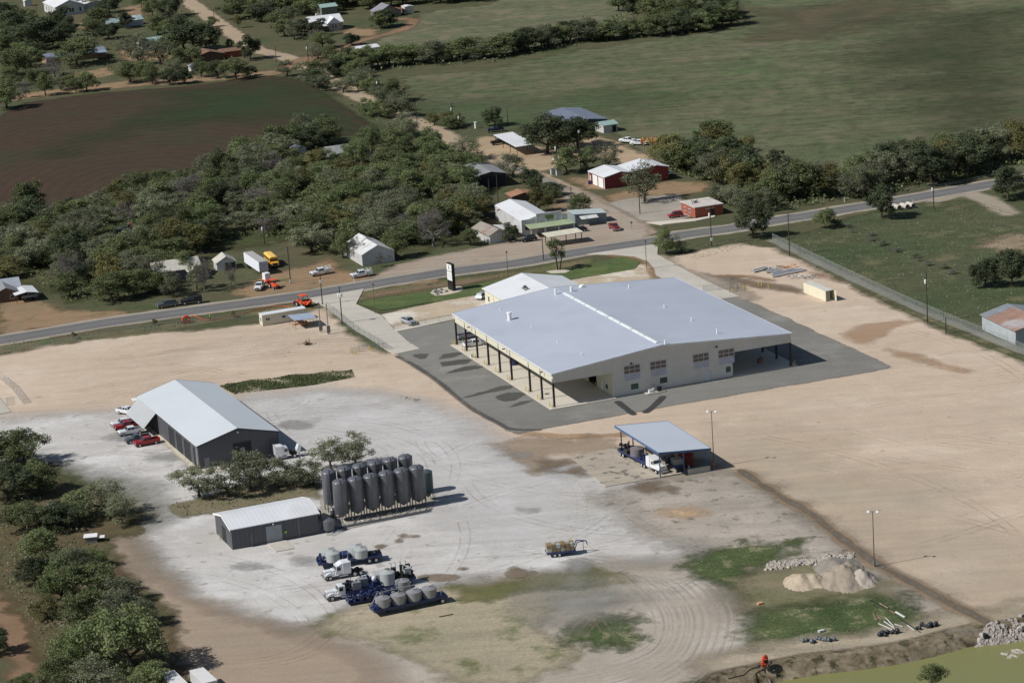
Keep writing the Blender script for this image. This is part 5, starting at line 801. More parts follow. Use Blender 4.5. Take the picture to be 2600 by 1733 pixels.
g_ = 'pickups nosed out beside the workshop'
pickup('white pickup with a long open bed, partly behind the red pickup left of the workshop', Wp, *C2(640, 720), hd(*C2(1110, 640), *C2(190, 790)), True, None, g_)
pickup('dark-bonneted red pickup squeezed between two white pickups left of the workshop', Rp, *C2(730, 800), hd(*C2(1150, 720), *C2(290, 880)), True, None, g_)
pickup('white extended-cab pickup in the middle of the row beside the workshop', Wp, *C2(850, 960), hd(*C2(1300, 880), *C2(500, 1020)), True, None, g_)
pickup('dark grey pickup partly hidden behind the bright red one beside the workshop', Gp, *C2(1060, 1180), hd(*C2(1500, 1100), *C2(700, 1240)), False, None, g_)
pickup('bright red crew pickup, nearest of the row beside the workshop', Rp, *C2(1330, 1270), hd(*C2(1760, 1190), *C2(960, 1340)), True, None, g_)
pickup('silver grey pickup parked on the front yard at the left corner of the hangar driveway', Sp, *X(1035, 822) if 0 else (1038, 822), hd(1020, 812, 1058, 828), True); 
K1v = lambda x, y: (1120+x/5.8725, 780+y/5.8725)
pickup('silver pickup under the far left corner of the hangar roof', Sp, *K1v(400, 460), hd(*K1v(580, 425), *K1v(290, 475))+math.pi, True); pickup('white pickup parked just inside the left hangar columns', Wp, *K1v(510, 580), hd(*K1v(330, 600), *K1v(690, 545)), True)
Y = lambda x, y: (650+x/3.62, 433+y/3.62)
pickup('left one of two white service trucks parked on the soil across the highway', Wp, *Y(592, 955), hd(*Y(685, 935), *Y(500, 970)), True, 'service', 'service trucks across the highway', rack=True)
pickup('right one of two white service trucks parked on the soil across the highway', Wp, *Y(965, 975), hd(*Y(1065, 955), *Y(870, 988)), True, 'service', 'service trucks across the highway', rack=True)
pickup('white crew truck with an open door in front of the box trailer', Wp, *Y(35, 1085), hd(*Y(75, 1030), *Y(5, 1110)), True, 'flat')
pickup('dark red pickup driving across the gravel in front of the old store', Rd, *X4(0, 0) if 0 else (1560, 582), R(-75), False)
pickup('white pickup nosed beside the loader truck by the small white shed', Wp, 1593, 362, R(140), True); pickup('dark pickup parked under the long white canopy', Bp, 1268, 366, R(20), True); pickup('blue-black pickup beside the small dark cedar in the sandy yard', paint('navy', sr(30, 40, 66)), 1258, 334, R(190), True)
pickup('grey pickup in the deep shade of the trees by the highway', Gp, 425, 778, hd(460, 772, 400, 782), True); pickup('dark pickup standing behind the grey one in the shade by the highway', Bp, 486, 770, hd(520, 766, 450, 774), True, 'box'); pickup('pale pickup half hidden under trees at lower left', Wp, 130, 1303, R(200), True)
def car(label, col, u, v, h, suv=False, name='car'):
    p = G(u, v, LZV); t = thing(name, label, 'car', p, h); H_ = 1.78 if suv else 1.45; b = MB(); b.prism([(-2.3, .4), (2.25, .4), (2.35, .62), (2.2, .84), (1.1, 1.0), (-2.2, 1.05), (-2.35, .8)], -.88, .88, 'y'); b.build('body', col, t)
    xr = -2.1 if suv else -1.9; b = MB(); b.fr((xr, 1.15, -.86, .86, .99), (xr+.35, .35, -.66, .66, H_)); c = b.build('cab', col, t); b = MB()
    k = (H_-.08-1.06)/(H_-.99)
    for s_ in (-1, 1): y0, y1 = s_*.865, s_*(.66+.2*.1+.012); b.add([(xr+.3, s_*.86, 1.06), (.95, s_*.86, 1.06), (.3, s_*.69, H_-.1), (xr+.5, s_*.69, H_-.1)], [(0, 1, 2, 3)])
    b.build('side_windows', M_glass, c); b = MB(); b.add([(1.12, -.76, 1.05), (1.12, .76, 1.05), (.46, .62, H_-.08), (.46, -.62, H_-.08)], [(0, 1, 2, 3)]); b.build('windshield', M_glass, c)
    for x in (-1.4, 1.4):
        for y in (-.8, .8): wheel(t, x, y, .34, .22)
    for s_ in (-.65, .65): b = MB(); b.box(2.28, 2.34, s_-.15, s_+.15, .62, .76); b.build('headlight', M_lamp, t)
    return t
car('red hatchback parked beside the brick office', Rp, 1715, 551, R(195)+.0, True); car('black estate car parked under the green store awning', Bp, 1343, 612, R(196), True); car('small dark car behind the store carport', Bp, 1470, 588, R(200)); car('silver car parked in the carport at the left edge', Sp, 75, 757, R(200), True); car('white car under the big trees at the lower left edge', Wp, 128, 1290+40, R(170))
p = G(1307, 742); car('grey car nosed behind the corner of the white office annex', Sp, 1226, 757, R(60), True)
def semi(label, u, v, h, sleeper=True, hood_open=False, tail=True, z=LZV):
    p = G(u, v, z); t = thing('truck_tractor', label, 'truck', p, h); b = MB()
    if not hood_open:
        b.fr((1.5, 3.6, -.75, .75, .9), (1.5, 3.45, -.62, .62, 1.75)); b.fr((1.2, 1.9, -1.0, 1.0, .9), (1.3, 1.9, -.8, .8, 1.8)); b.prism([(1.9, 1.0), (3.5, .95), (3.35, 1.2), (2.9, 1.45), (2.3, 1.5)], -1.1, 1.1, 'y'); b.build('hood', Wp, t)
        b = MB(); b.box(3.58, 3.66, -.55, .55, .8, 1.6); b.build('grille', M_chrome, t)
    else:
        b.box(1.5, 2.9, -.5, .5, .9, 1.5); b.build('engine', M_bl, t); b = MB(); b.prism([(3.3, .9), (3.9, .9), (4.3, 2.5), (3.7, 2.7), (3.2, 1.6)], -.8, .8, 'y'); b.build('raised_hood', Wp, t)
    b = MB(); b.box(3.66, 3.86, -1.1, 1.1, .45, .8); b.build('bumper', M_chrome, t)
    b = MB(); b.fr((0, 1.55, -1.05, 1.05, .9), (0, 1.15, -.98, .98, 2.55)); c = b.build('cab', Wp, t)
    b = MB(); b.add([(1.47, -.9, 1.6), (1.47, .9, 1.6), (1.23, .86, 2.4), (1.23, -.86, 2.4)], [(0, 1, 2, 3)]); b.build('windshield', M_glass, c); b = MB(); [b.box(.45, 1.15, s_*1.03-.02, s_*1.03+.02, 1.65, 2.3) for s_ in (-1, 1)]; b.build('side_windows', M_glass, c)
    if sleeper: b = MB(); b.fr((-1.5, -.02, -1.2, 1.2, .85), (-1.5, -.02, -1.15, 1.15, 3.0)); b.fr((-.02, .9, -1.0, 1.0, 2.56), (-.02, .1, -1.0, 1.0, 2.98)); b.build('sleeper', Wp, t)
    b = MB(); b.box(-4.2, 3.5, -.45, -.3, .7, .95); b.box(-4.2, 3.5, .3, .45, .7, .95); b.box(-4.0, -3.85, -.3, .3, .7, .95); b.box(-3.0, -2.5, -.45, .45, .96, 1.1); b.build('frame', M_bl, t)
    for s_ in (-.95, .95): b = MB(); b.tube((-.9, s_, .65), (.9, s_, .65), .3, n=12); b.build('fuel_tank', M_chrome, t); b = MB(); b.tube((-1.58, s_*.9, 1.0), (-1.58, s_*.9, 3.3), .08, n=8); b.build('exhaust_stack', M_chrome, t); b = MB(); b.box(3.4, 3.55, s_*.85-.15, s_*.85+.15, 1.0, 1.25); b.build('headlight', M_lamp, t)
    for y in (-1.02, 1.02):
        wheel(t, 2.6, y, .5, .3); wheel(t, -2.2, y*.95, .5, .55); wheel(t, -3.4, y*.95, .5, .55)
    return t
Q = lambda x, y: (780+x/5.8725, 1370+y/5.8725)
semi('white sleeper tractor unit parked alone between the tank trailers', *Q(520, 545), hd(*Q(780, 500), *Q(310, 590)))
semi('white tractor with its hood tipped open behind the dark grey workshop', 648/2352*2600, 1052*1.10544, hd(*[c*1.10544 for c in (620, 1053)], *[c*1.10544 for c in (665, 1046)]), True, True)
def tankf(t, x, y, z, r, h, mm, n=20):
    b = MB(); b.lathe([(r, z), (r, z+h), (r*.5, z+h+r*.16), (.25, z+h+r*.24), (.22, z+h+r*.24+.12)], x, y, n); o = b.build('tank', mm, t, smooth=35); b = MB(); b.path([(x-r*.9, y-r*.5, z), (x-r*.9, y-r*.5, z+h+.2), (x-r*.3, y, z+h+.45)], .04, 5); b.build('pipe', M_blue, o); return o
def clutter(b, n, x0, x1, y0, y1, z0, z1, seed):
    r = random.Random(seed)
    for i in range(n):
        x, y, z = r.uniform(x0, x1), r.uniform(y0, y1), z0+(z1-z0)*r.random()**1.5; a = r.random()
        if a < .35: s_ = r.uniform(.15, .45); b.box(x-s_, x+s_, y-s_*.8, y+s_*.8, z0, z)
        elif a < .75: b.tube((x, y, z), (x+r.uniform(-.9, .9), y+r.uniform(-.6, .6), max(z0, z+r.uniform(-.5, .5))), r.uniform(.05, .14), n=6)
        else: b.tube((x, y-.25, z), (x, y+.25, z), r.uniform(.15, .38), n=10)
    return b
M_tkg = mat('tank_grey_green', sr(172, 177, 175), .5, .1, .06, .6); M_tks = mat('tank_steel', sr(146, 147, 149), .4, .2, .06, .6)
def trailer(label, u, v, h, L_, W_=2.6, axles=(1.2, 2.5), z=1.35, neck=True, col=None):
    p = G(u, v, LZV); t = thing('tank_trailer', label, 'trailer', p, h); b = MB(); c = col or M_blue   # x runs from the rear (0) to the front (L)
    b.box(0, L_, -W_/2, W_/2, z-.1, z); b.box(0, L_, -W_/2-.04, -W_/2, z-.38, z+.08); b.box(0, L_, W_/2, W_/2+.04, z-.38, z+.08); b.box(-.05, 0, -W_/2, W_/2, z-.38, z+.08); b.box(L_, L_+.05, -W_/2, W_/2, z-.38, z+.08); b.build('deck', c, t)
    b = MB(); b.box(.2, L_-.2, -.6, -.45, z-.6, z-.11); b.box(.2, L_-.2, .45, .6, z-.6, z-.11); b.box(L_-3, L_-2.8, -.6, .6, .1, z-.6); b.build('chassis', M_bl, t)
    for x in axles:
        for y in (-W_/2+.3, W_/2-.3): wheel(t, x, y, .5, .55)
    return t
# far trailer with four pale tanks
a0, a1 = Q(1130, 330), Q(330, 440); h = hd(*a0, *a1); t = trailer('blue trailer carrying four pale grey-green tanks, farthest of the parked equipment', *Q(1105, 285), h, 12.3, 3.2)
for x, y in ((4.0, .95), (4.6, -.8), (9.4, .95), (9.9, -.75)): tankf(t, x, y, 1.36, 1.36, 1.6, M_tkg)
b = MB(); b.box(6.2, 8.2, -1.2, 1.2, 1.36, 2.3); b.build('mixer_box', M_blue, t); b = clutter(MB(), 26, 10.9, 12.2, -1.4, 1.4, 1.36, 2.3, 3); b.build('pump_gear', M_blue, t); b = clutter(MB(), 14, .3, 2.6, -1.3, 1.3, 1.36, 2.0, 4); b.build('hoses', M_bl, t)
b = MB(); [b.path([(5.6+k, 1.5, 1.4), (5.6+k, 1.5, 3.6)], .03, 4) for k in range(4)]; b.path([(5.6, 1.5, 3.6), (8.6, 1.5, 3.6)], .03, 4); b.build('handrail', M_tkg, t)
# pump trailer behind the white tractor
t = trailer('blue pump trailer heaped with dark machinery, between the lone tractor and the tank trailer', *Q(1600, 620), hd(*Q(1600, 650), *Q(760, 790)), 13.5, 2.6, (1.2, 2.6))
b = MB(); b.box(5.2, 7.6, -1.2, 1.2, 1.36, 2.9); b.build('steel_tub', M_tkg, t); tankf(t, 6.9, -.2, 1.36, 1.5, 2.4, M_tkg) if 0 else None; b = MB(); b.box(.8, 2.0, -1.2, 1.2, 2.0, 3.2); b.build('radiator', M_tkg, t); b = clutter(MB(), 46, .3, 5.0, -1.2, 1.2, 1.36, 3.4, 6); b.build('machinery', M_bl, t); b = clutter(MB(), 34, 7.8, 13.3, -1.2, 1.2, 1.36, 2.8, 7); b.build('pump_gear', M_blue, t)
b = MB(); [b.path([(x, -.8, 2.8), (x, -.8, 4.0), (x+.4, -.6, 4.2)], .05, 5) for x in (1.2, 2.2, 3.2, 4.0)]; b.build('exhausts', M_grey, t)
# pump truck in front
hh = hd(*Q(1150, 760), *Q(420, 890)); t = semi('white conventional truck carrying a blue pump deck with two steel tanks', *Q(560, 850), hh, False)
for q in [o for o in COL.objects if o.parent == t and o.name.startswith('frame')]: q.scale.x = 1.0
b = MB(); b.box(-9.6, -.3, -1.25, 1.25, 1.15, 1.3); b.box(-9.6, -.3, -1.3, -1.25, .8, 1.45); b.box(-9.6, -.3, 1.25, 1.3, .8, 1.45); b.build('deck', M_blue, t); b = MB(); b.box(-4.6, -2.9, -1.2, .2, 1.35, 2.9); b.box(-3.0, -1.4, .3, 1.2, 1.35, 2.8); b.build('steel_tub', M_tks, t)
tankf(t, -8.3, .3, 1.31, 1.4, 2.2, M_tkg); b = clutter(MB(), 44, -7, -.4, -1.2, 1.2, 1.31, 2.4, 11); b.build('pump_gear', M_blue, t); b = clutter(MB(), 22, -1.6, -.1, -1.1, 1.1, 1.31, 2.8, 12); b.build('machinery', M_bl, t); b = MB(); b.lathe([(.2, 2.2), (.4, 2.4), (.4, 2.8), (.2, 3.0)], -5.8, 0, 12); b.build('white_filter', M_white, t, smooth=40)
for y in (-1.0, 1.0): wheel(t, -8.6, y, .5, .55)
p = G(*Q(650, 955), LZV); t = thing('pump_skid', 'low blue pump skid standing in front of the pump truck', 'pump skid', p, hh+math.pi); b = MB(); b.box(-.6, 9, -1.0, 1.0, .3, .5)
for x in (-.6, .7, 2.0, 3.2): b.box(x, x+.12, -1.0, 1.0, .501, 1.5)
b.box(-.48, 3.2, -1.0, -.94, 1.3, 1.5); b.box(-.48, 3.2, .94, 1.0, 1.3, 1.5); b.build('frame', M_blue, t); b = clutter(MB(), 60, -.3, 9, -.9, .9, .5, 2.0, 14); b.build('pump_gear', M_blue, t); tankf(t, 10.2, .5, .6, 1.35, 2.0, M_tks); b = MB(); b.box(9, 11.4, -1.0, 1.6, .3, .59); b.build('tank_base', M_blue, t); b = clutter(MB(), 16, 3, 8, -.9, .9, .5, 1.4, 15); b.build('machinery', M_bl, t)
# front trailer with four steel tanks
h = hd(*Q(2110, 960), *Q(1130, 1165)); p = Q(2060, 900); t = trailer('long blue trailer carrying a straight row of four steel tanks, nearest of the parked equipment', *p, h, 14.2, 2.7, (1.0,))
for i in range(4): tankf(t, 3.0+i*3.0, -.05, 1.36, 1.4, 1.65, M_tks)
b = MB(); b.path([(1.2, 1.2, 1.4), (1.2, 1.2, 3.6), (2.6, .3, 3.8)], .06, 5); b.path([(14.4, -.9, 1.0), (12.6, -1.0, 3.7), (2.4, -1.0, 3.9)], .08, 6); b.build('boom_pipe', M_galv, t); b = clutter(MB(), 30, 13, 14.1, -1.2, 1.2, 1.36, 2.2, 8); b.build('pump_gear', M_blue, t)
# rig beside the canopy
h = hd(*K7(300, 800), *K7(1100, 1200)); t = semi('white long-nose tractor coupled to the tank rig beside the blue-edged canopy', *K7(960, 1120), h, True); t = trailer('blue rig trailer with wide steel tank and dark engine beside the canopy', *K7(330, 800), h, 12.2, 2.6, (1.0, 2.3)); tankf(t, 6.4, 0, 1.36, 1.5, 1.6, mat('dull_steel', sr(128, 124, 128), .5, .3)); b = clutter(MB(), 50, .8, 4.6, -1.2, 1.2, 1.36, 3.2, 21); b.build('engine', M_bl, t); b = clutter(MB(), 20, 8.4, 11.8, -1.1, 1.1, 1.36, 2.6, 22); b.build('pump_gear', M_blue, t)
p = K7(1430, 1120); h = hd(*K7(1200, 900), *K7(1480, 1150)); t = trailer('dark service trailer with a steel hopper parked in the shade under the canopy', *K7(1230, 960), h, 7.5, 2.2, (1.0,)); b = MB(); b.box(5, 7, -1, 1, 1.36, 2.6); b.build('hopper', M_tks, t); tankf(t, 1.6, 0, 1.36, .9, 1.3, M_tks); b = clutter(MB(), 24, 2.6, 4.8, -1, 1, 1.36, 2.4, 23); b.build('pump_gear', M_blue, t)
for y in (-.6, .6): wheel(t, 7.6, y, .45, .4)
# gooseneck trailer with bundles
Z = lambda x, y: (1300+x/3.62, 1300+y/3.62); h = hd(*Z(320, 425), *Z(545, 400)); p = G(*Z(315, 405), LZV); t = thing('gooseneck_trailer', 'blue gooseneck trailer loaded with strapped timber-coloured racks, alone on the gravel', 'trailer', p, h); b = MB(); b.box(0, 5.6, -1.1, 1.1, .8, .95); b.box(0, 5.6, -1.15, -1.1, .65, 1.05); b.box(0, 5.6, 1.1, 1.15, .65, 1.05)
for s_ in (-.7, .7): b.tube((5.4, s_, .9), (6.0, s_*.9, 2.4), .1, n=5); b.tube((6.0, s_*.9, 2.4), (7.8, 0, 2.3), .1, n=5)
b.tube((7.8, 0, 2.3), (8.0, 0, 1.5), .1, n=5); b.tube((7.2, 0, 2.2), (7.2, 0, .3), .05, n=5); b.build('frame', M_blue, t); M_rk = mat('rack_wood', sr(138, 118, 90), .8, 0, .2, 2); r_ = random.Random(2)
for i in range(6):
    for j in range(2):
        for k in range(2): b = MB(); x0 = .1+i*.9; b.box(x0, x0+.8, -1.0+j*1.02, -.04+j*1.02, .96+k*.78, 1.68+k*.78+r_.uniform(-.1, .02)); b.build('bundle', M_rk if (i+j+k) % 3 else M_tkg, t)
b = MB()
for x in (.9, 3.0, 5.0): b.box(x, x+.1, -1.06, 1.06, 2.5, 2.54); b.box(x, x+.1, -1.08, -1.05, .9, 2.54); b.box(x, x+.1, 1.05, 1.08, .9, 2.54)
b.build('strap', mat('dull_yellow', sr(170, 150, 72), .7), t)
for x in (1.5, 2.4):
    for y in (-1.0, 1.0): wheel(t, x, y, .38, .28)
# box trailer, bus
t = thing('box_trailer', 'long white box trailer with grey roof left of the school bus', 'box trailer', (-68.37, 736.63, 0), R(21.16)); b = MB(); b.box(0, 2.6, 0, 14.5, 1.1, 3.95); b.build('body', mat('trailer_white', sr(226, 230, 236), .5, 0, .03, .5), t); b = MB(); b.box(.03, 2.57, .03, 14.47, 3.951, 4.02); b.build('roof', mat('trailer_roof', sr(170, 168, 164), .6, 0, .08, .3), t); b = MB(); b.box(.1, 1.28, -.05, -.01, 1.15, 3.85); b.box(1.32, 2.5, -.05, -.01, 1.15, 3.85); b.build('rear_doors', mat('trailer_door', sr(176, 182, 200), .5), t); b = MB(); b.box(.5, 2.1, .5, 14, .85, 1.09); b.box(.4, .6, 3.2, 3.4, 0, .85); b.box(2.0, 2.2, 3.2, 3.4, 0, .85); b.build('chassis', M_bl, t)
for x in (11.2, 12.5):
    for y in (.3, 2.3): b = MB(); b.tube((y-.25, x, .5), (y+.25, x, .5), .5, n=14); b.build('wheel', M_tyre, t)
c3 = lambda x, y: (600+x/11.765, 600+y/11.765)
h = hd(*c3(930, 720), *c3(1230, 990)); p = G(*c3(1080, 860)); t = thing('school_bus', 'yellow school bus parked in the grass between the box trailer and the utility pole', 'bus', p, h); My = mat('bus_yellow', sr(228, 172, 44), .45, 0, .05, 1); b = MB(); b.box(-5, 2.6, -1.2, 1.2, .6, 2.6); b.box(2.61, 4.2, -1.05, 1.05, .6, 1.55); b.build('body', My, t); b = MB(); b.prism([(-1.2, 2.6), (1.2, 2.6), (1.1, 2.8), (.7, 2.95), (-.7, 2.95), (-1.1, 2.8)], -5, 2.6, 'x'); b.build('roof', mat('bus_roof', sr(238, 196, 90), .5), t)
b = MB(); [b.box(-4.8, 2.3, s_*1.205-.01, s_*1.205+.01, 1.75, 2.35) for s_ in (-1, 1)]; b.build('side_windows', M_glass, t); b = MB(); b.box(2.605, 2.64, -1.05, 1.05, 1.7, 2.45); b.build('windshield', M_glass, t); b = MB(); [b.box(-4.9, 2.4, s_*1.215-.015, s_*1.215+.015, 1.3, 1.38) for s_ in (-1, 1)]; b.box(4.2, 4.35, -1.1, 1.1, .5, .75); b.build('black_trim', M_black, t); b = MB(); b.box(4.2, 4.24, -.6, .6, .85, 1.4); b.build('grille', M_bl, t)
for s_ in (-.85, .85): b = MB(); b.box(4.2, 4.26, s_-.14, s_+.14, .95, 1.2); b.build('headlight', M_lamp, t)
for x in (-3, 3.2):
    for y in (-1.0, 1.0): wheel(t, x, y, .48, .35)
# orange machines
M_or = mat('machine_orange', sr(226, 84, 40), .5, 0, .08, 2); C4 = lambda x, y: (640+x/9.05, 740+y/9.05)
p = G(*C4(1180, 340), .05); t = thing('trencher', 'orange trencher with a canopy beside the highway near the left driveway', 'trencher', p, R(125)); b = MB(); b.box(-1.8, 1.4, -.7, .7, .7, 1.4); b.prism([(1.4, .8), (2.6, .9), (2.4, 1.6), (1.4, 1.7)], -.6, .6, 'y'); b.build('body', M_or, t); b = MB(); b.box(-1.2, 1.0, -.95, .95, 3.0, 3.15); b.build('canopy', M_or, t)
for x, y in ((-1.1, -.85), (-1.1, .85), (.9, -.85), (.9, .85)): b = MB(); b.tube((x, y, 1.3), (x, y, 3.0), .06, n=5); b.build('canopy_post', M_bl, t)
b = MB(); b.box(-.5, .1, -.3, .3, 1.4, 1.9); b.build('seat', M_bl, t); b = MB(); b.box(3.0, 3.2, -1.3, 1.3, .2, 1.0); b.build('blade', M_or, t); b = MB(); b.prism([(-1.9, 1.2), (-4.2, 2.6), (-4.4, 2.3), (-1.9, .6)], -.25, .25, 'y'); b.build('trench_boom', M_or, t)
for x in (-1.1, 1.5):
    for y in (-.95, .95): wheel(t, x, y, .6, .4)
p = G(*C4(1230, 300)); b = MB(); b.box(-1.4, 1.4, -.8, .8, 0, 1.7); put('spoil_bin', 'rust-brown steel bin directly right of the orange trencher', 'bin', b, mat('bin_rust', sr(146, 92, 50), .8), G(*C4(1240, 330)), R(20)).rotation_euler.z = R(20)
p = G(650+165/3.62, 433+1080/3.62); t = thing('orange_tractor', 'orange compact tractor on the soil between the white crew truck and the utility pole', 'tractor', p, R(-60)); b = MB(); b.box(-1.4, 1.2, -.55, .55, .7, 1.3); b.prism([(1.2, .7), (2.2, .75), (2.1, 1.3), (1.2, 1.4)], -.45, .45, 'y'); b.build('body', M_or, t); b = MB(); b.box(-1.2, .6, -.8, .8, 2.3, 2.42); b.build('canopy', M_or, t); b = MB(); b.path([(-.9, -.6, 1.2), (-.9, -.6, 2.3)], .05); b.path([(-.9, .6, 1.2), (-.9, .6, 2.3)], .05); b.build('canopy_post', M_bl, t)
for x, r_2 in ((-.9, .65), (1.5, .42)):
    for y in (-.75, .75): wheel(t, x, y, r_2, .35)
p = G(650+100/3.62, 433+1030/3.62); t = thing('tool_trailer', 'white upright tool trailer with an orange base behind the white crew truck', 'trailer', p, R(-60)); b = MB(); b.box(-.9, .9, -.8, .8, 1.0, 2.8); b.build('box', M_white, t); b = MB(); b.box(-.95, 1.6, -.85, .85, .5, .98); b.build('base', M_or, t)
for y in (-.85, .85): wheel(t, 0, y, .36, .22)
def reel(u, v, label, h, gun=False):
    p = G(u, v, .02); t = thing('cable_reel', label, 'cable reel', p, h); t.scale = (.8,)*3; b = MB()
    for i in range(20): a = i*.314; b.tube((1.05*math.cos(a), 0, 1.3+1.05*math.sin(a)), (1.05*math.cos(a+.314), 0, 1.3+1.05*math.sin(a+.314)), .36, n=8, cap=False)
    b.build('coiled_duct', M_or, t); b = MB(); b.tube((0, -.7, 1.3), (0, .7, 1.3), .3, n=10); b.build('hub', M_bl, t); b = MB(); b.box(-1.8, 1.8, -.9, -.75, .3, .45); b.box(-1.8, 1.8, .75, .9, .3, .45); b.box(1.8, 3.2, -.08, .08, .3, .42); [b.tube((0, s_, .4), (0, s_, 1.3), .07, n=5) for s_ in (-.8, .8)]; b.build('cradle', M_bl, t)
    for y in (-1.05, 1.05): wheel(t, -.9, y, .35, .22)
    return t
reel(473, 820, 'big reel of orange duct on a low trailer beside the highway', R(12)); reel(1942, 1692, 'small orange coil on a stand at the edge of the pond bank', R(60))
b = MB(); pts = [(485, 799), (505, 806), (520, 812), (548, 810), (580, 803), (620, 795), (650, 785), (690, 777), (720, 776), (738, 780)]; b.path([G(u, v, .25) for u, v in pts], .07, 6); tag(b.build('orange_duct', M_or), 'long orange duct snaking along the verge from the reel to the trencher', 'duct')
b = MB(); b.path([G(u, v, .2) for u, v in [(1930, 1690), (1905, 1698), (1890, 1712), (1850, 1722)]], .1, 6); tag(b.build('black_hose', M_black), 'black hose trailing from the orange coil along the pond bank', 'hose')
b = MB(); b.path([Vector((q.x, q.y, max(-2.2, float(zf(q.x, q.y)))+.2)) for q in (G(u, v) for u, v in [(1952, 1700), (1958, 1712), (1970, 1726), (1985, 1740)])], .12, 6); tag(b.build('pump_hose', M_galv), 'pale suction hose running from the orange coil down towards the pond', 'hose')
# loader truck, bucket truck, woods truck
t = pickup('flatbed loaded with an orange backhoe and scrap beside the small white shed', Wp, 1622, 368, R(160), True, 'flat'); b = clutter(MB(), 40, -7.5, -1, -1.2, 1.2, .5, 2.6, 31); b.build('backhoe_load', mat('backhoe_orange', sr(206, 130, 60), .6), t)
t = pickup('white bucket truck parked at the right end of the red garage', Wp, 1690, 447, R(200)+math.pi+.3, False, 'service'); b = MB(); b.tube((-1.6, 0, 1.5), (.8, 0, 2.6), .16, n=6); b.box(.7, 1.5, -.4, .4, 2.4, 3.1); b.build('bucket_boom', M_white, t)
t = pickup('dark old truck with a red and white load in the clearing of the woods', Gp, 316, 588, R(195), False, 'flat'); b = MB(); b.box(-2.4, -1.2, -.8, .8, 1.1, 2.4); b.build('load', mat('rust_red_roof', sr(134, 84, 76)), t)
for k, (u, v, w_) in enumerate([(445, 1745, 1.3), (520, 1738, 1.3)]):
    t = thing('storage_container', ['left', 'right'][k]+' one of two old white box bodies at the bottom edge under the big tree', 'box body', G(u, v+12, .05), R(115), 'white box bodies at the bottom edge'); b = MB(); b.box(-3.5, 3.5, -1.25, 1.25, .4, 2.6); b.build('body', M_oldw, t); b = MB(); b.box(-3.52, 3.52, -1.27, 1.27, 2.601, 2.68); b.build('roof', mat('mottled_white_roof', sr(214, 214, 212), .7, 0, .1, .6, dirt=(sr(160, 156, 148), .6, .5)), t); b = MB(); b.box(-3, 3, -1, -.8, 0, .39); b.box(-3, 3, .8, 1, 0, .39); b.build('skids', M_wood, t)
p = G(232, 1375, .05); t = thing('junk_shed', 'tiny shed with a pale sheet roof under the trees at lower left', 'shed', p, R(5)); b = MB(); b.box(-1.2, 1.2, -1, 1, 0, 1.3); b.build('wall', M_grey, t); b = MB(); b.box(-1.4, 1.3, -1.2, 1.2, 1.31, 1.4); b.build('roof', M_white, t); b = MB(); b.box(1.5, 2.7, -.8, .8, .9, .97); b.build('side_sheet', M_white, t)
t = thing('propane_tank', 'white upright gatepost-like tank beside the small dark cedar', 'tank', G(1208, 326), 0); b = MB(); b.cyl(0, 0, 0, 2.1, .4); b.build('shell', M_white, t); b = MB(); b.cyl(0, 0, 2.1, 2.25, .5); b.build('cap', M_white, t)
for u, v, l in [(1410, 409, 'left'), (1404, 443, 'front'), (1418, 445, 'right')]: t = thing('utility_cabinet', l+' pale utility cabinet by the poles in the sandy yard', 'cabinet', G(u, v), .3); b = MB(); b.box(-.7, .7, -.5, .5, 0, 1.9 if l != 'left' else 1.3); b.build('box', M_oldw, t); b = MB(); b.box(-.75, .75, -.55, .55, 1.9 if l != 'left' else 1.3, 1.98 if l != 'left' else 1.38); b.build('lid', M_grey, t)
for i in range(4):
    u, v = X4([1110, 1180, 1255, 1310][i], [365, 358, 350, 340][i]); b = MB(); n = 16; ro, ri = .75, .62; vs = [(r_*math.cos(6.283*j/n), y, .8+r_*math.sin(6.283*j/n)) for y in (-1.6, 1.6) for r_ in (ro, ri) for j in range(n)]
    fs = []
    for j in range(n): k = (j+1) % n; fs += [(j, k, 2*n+k, 2*n+j), (n+j, 3*n+j, 3*n+k, n+k), (j, n+j, n+k, k), (2*n+j, 2*n+k, 3*n+k, 3*n+j)]
    b.add(vs, fs); put('culvert_pipe', 'concrete culvert pipe beside the round verge tree', 'pipe', b, M_conc, G(u, v), R(25), 'concrete culvert pipes on the verge')
# piles, rubble, debris by the pond
def pile(label, u, v, rx_, ry_, h_, c1, seed, name='sand_pile', peaks=((0, 0, 1),)):
    rg = np.random.default_rng(seed); n = 34; g = np.linspace(-1.25, 1.25, n); XX, YY = np.meshgrid(g, g); ZZ = np.zeros_like(XX)
    for a, c, s_ in peaks: d = np.hypot(XX-a, YY-c)/s_; ZZ = np.maximum(ZZ, s_*np.clip(1-d, 0, 1)-.0)
    ZZ = ZZ*(1+.0*XX)+(ZZ > 0)*(rg.normal(0, .035, ZZ.shape)+.05*np.sin(XX*9+seed)*np.sin(YY*7)); v_ = np.stack([XX.ravel()*rx_, YY.ravel()*ry_, ZZ.ravel()*h_-.03], 1); I = np.arange(n*n).reshape(n, n)
    f = np.stack([I[:-1, :-1].ravel(), I[:-1, 1:].ravel(), I[1:, 1:].ravel(), I[1:, :-1].ravel()], 1); keep = (ZZ.ravel()[f].max(1) > 0); me = mesh_np(name, v_, f[keep], mat('pile_'+str(seed), c1, .95, 0, .12, .8, spec=.1, dirt=(tuple(x*.7 for x in c1), .5, .5)))
    o = bpy.data.objects.new(name, me); COL.objects.link(o); o.location = G(u, v, .1); tag(o, label, 'pile', None); return o
Zb = lambda x, y: (1950+x/3.62, 1300+y/3.62)
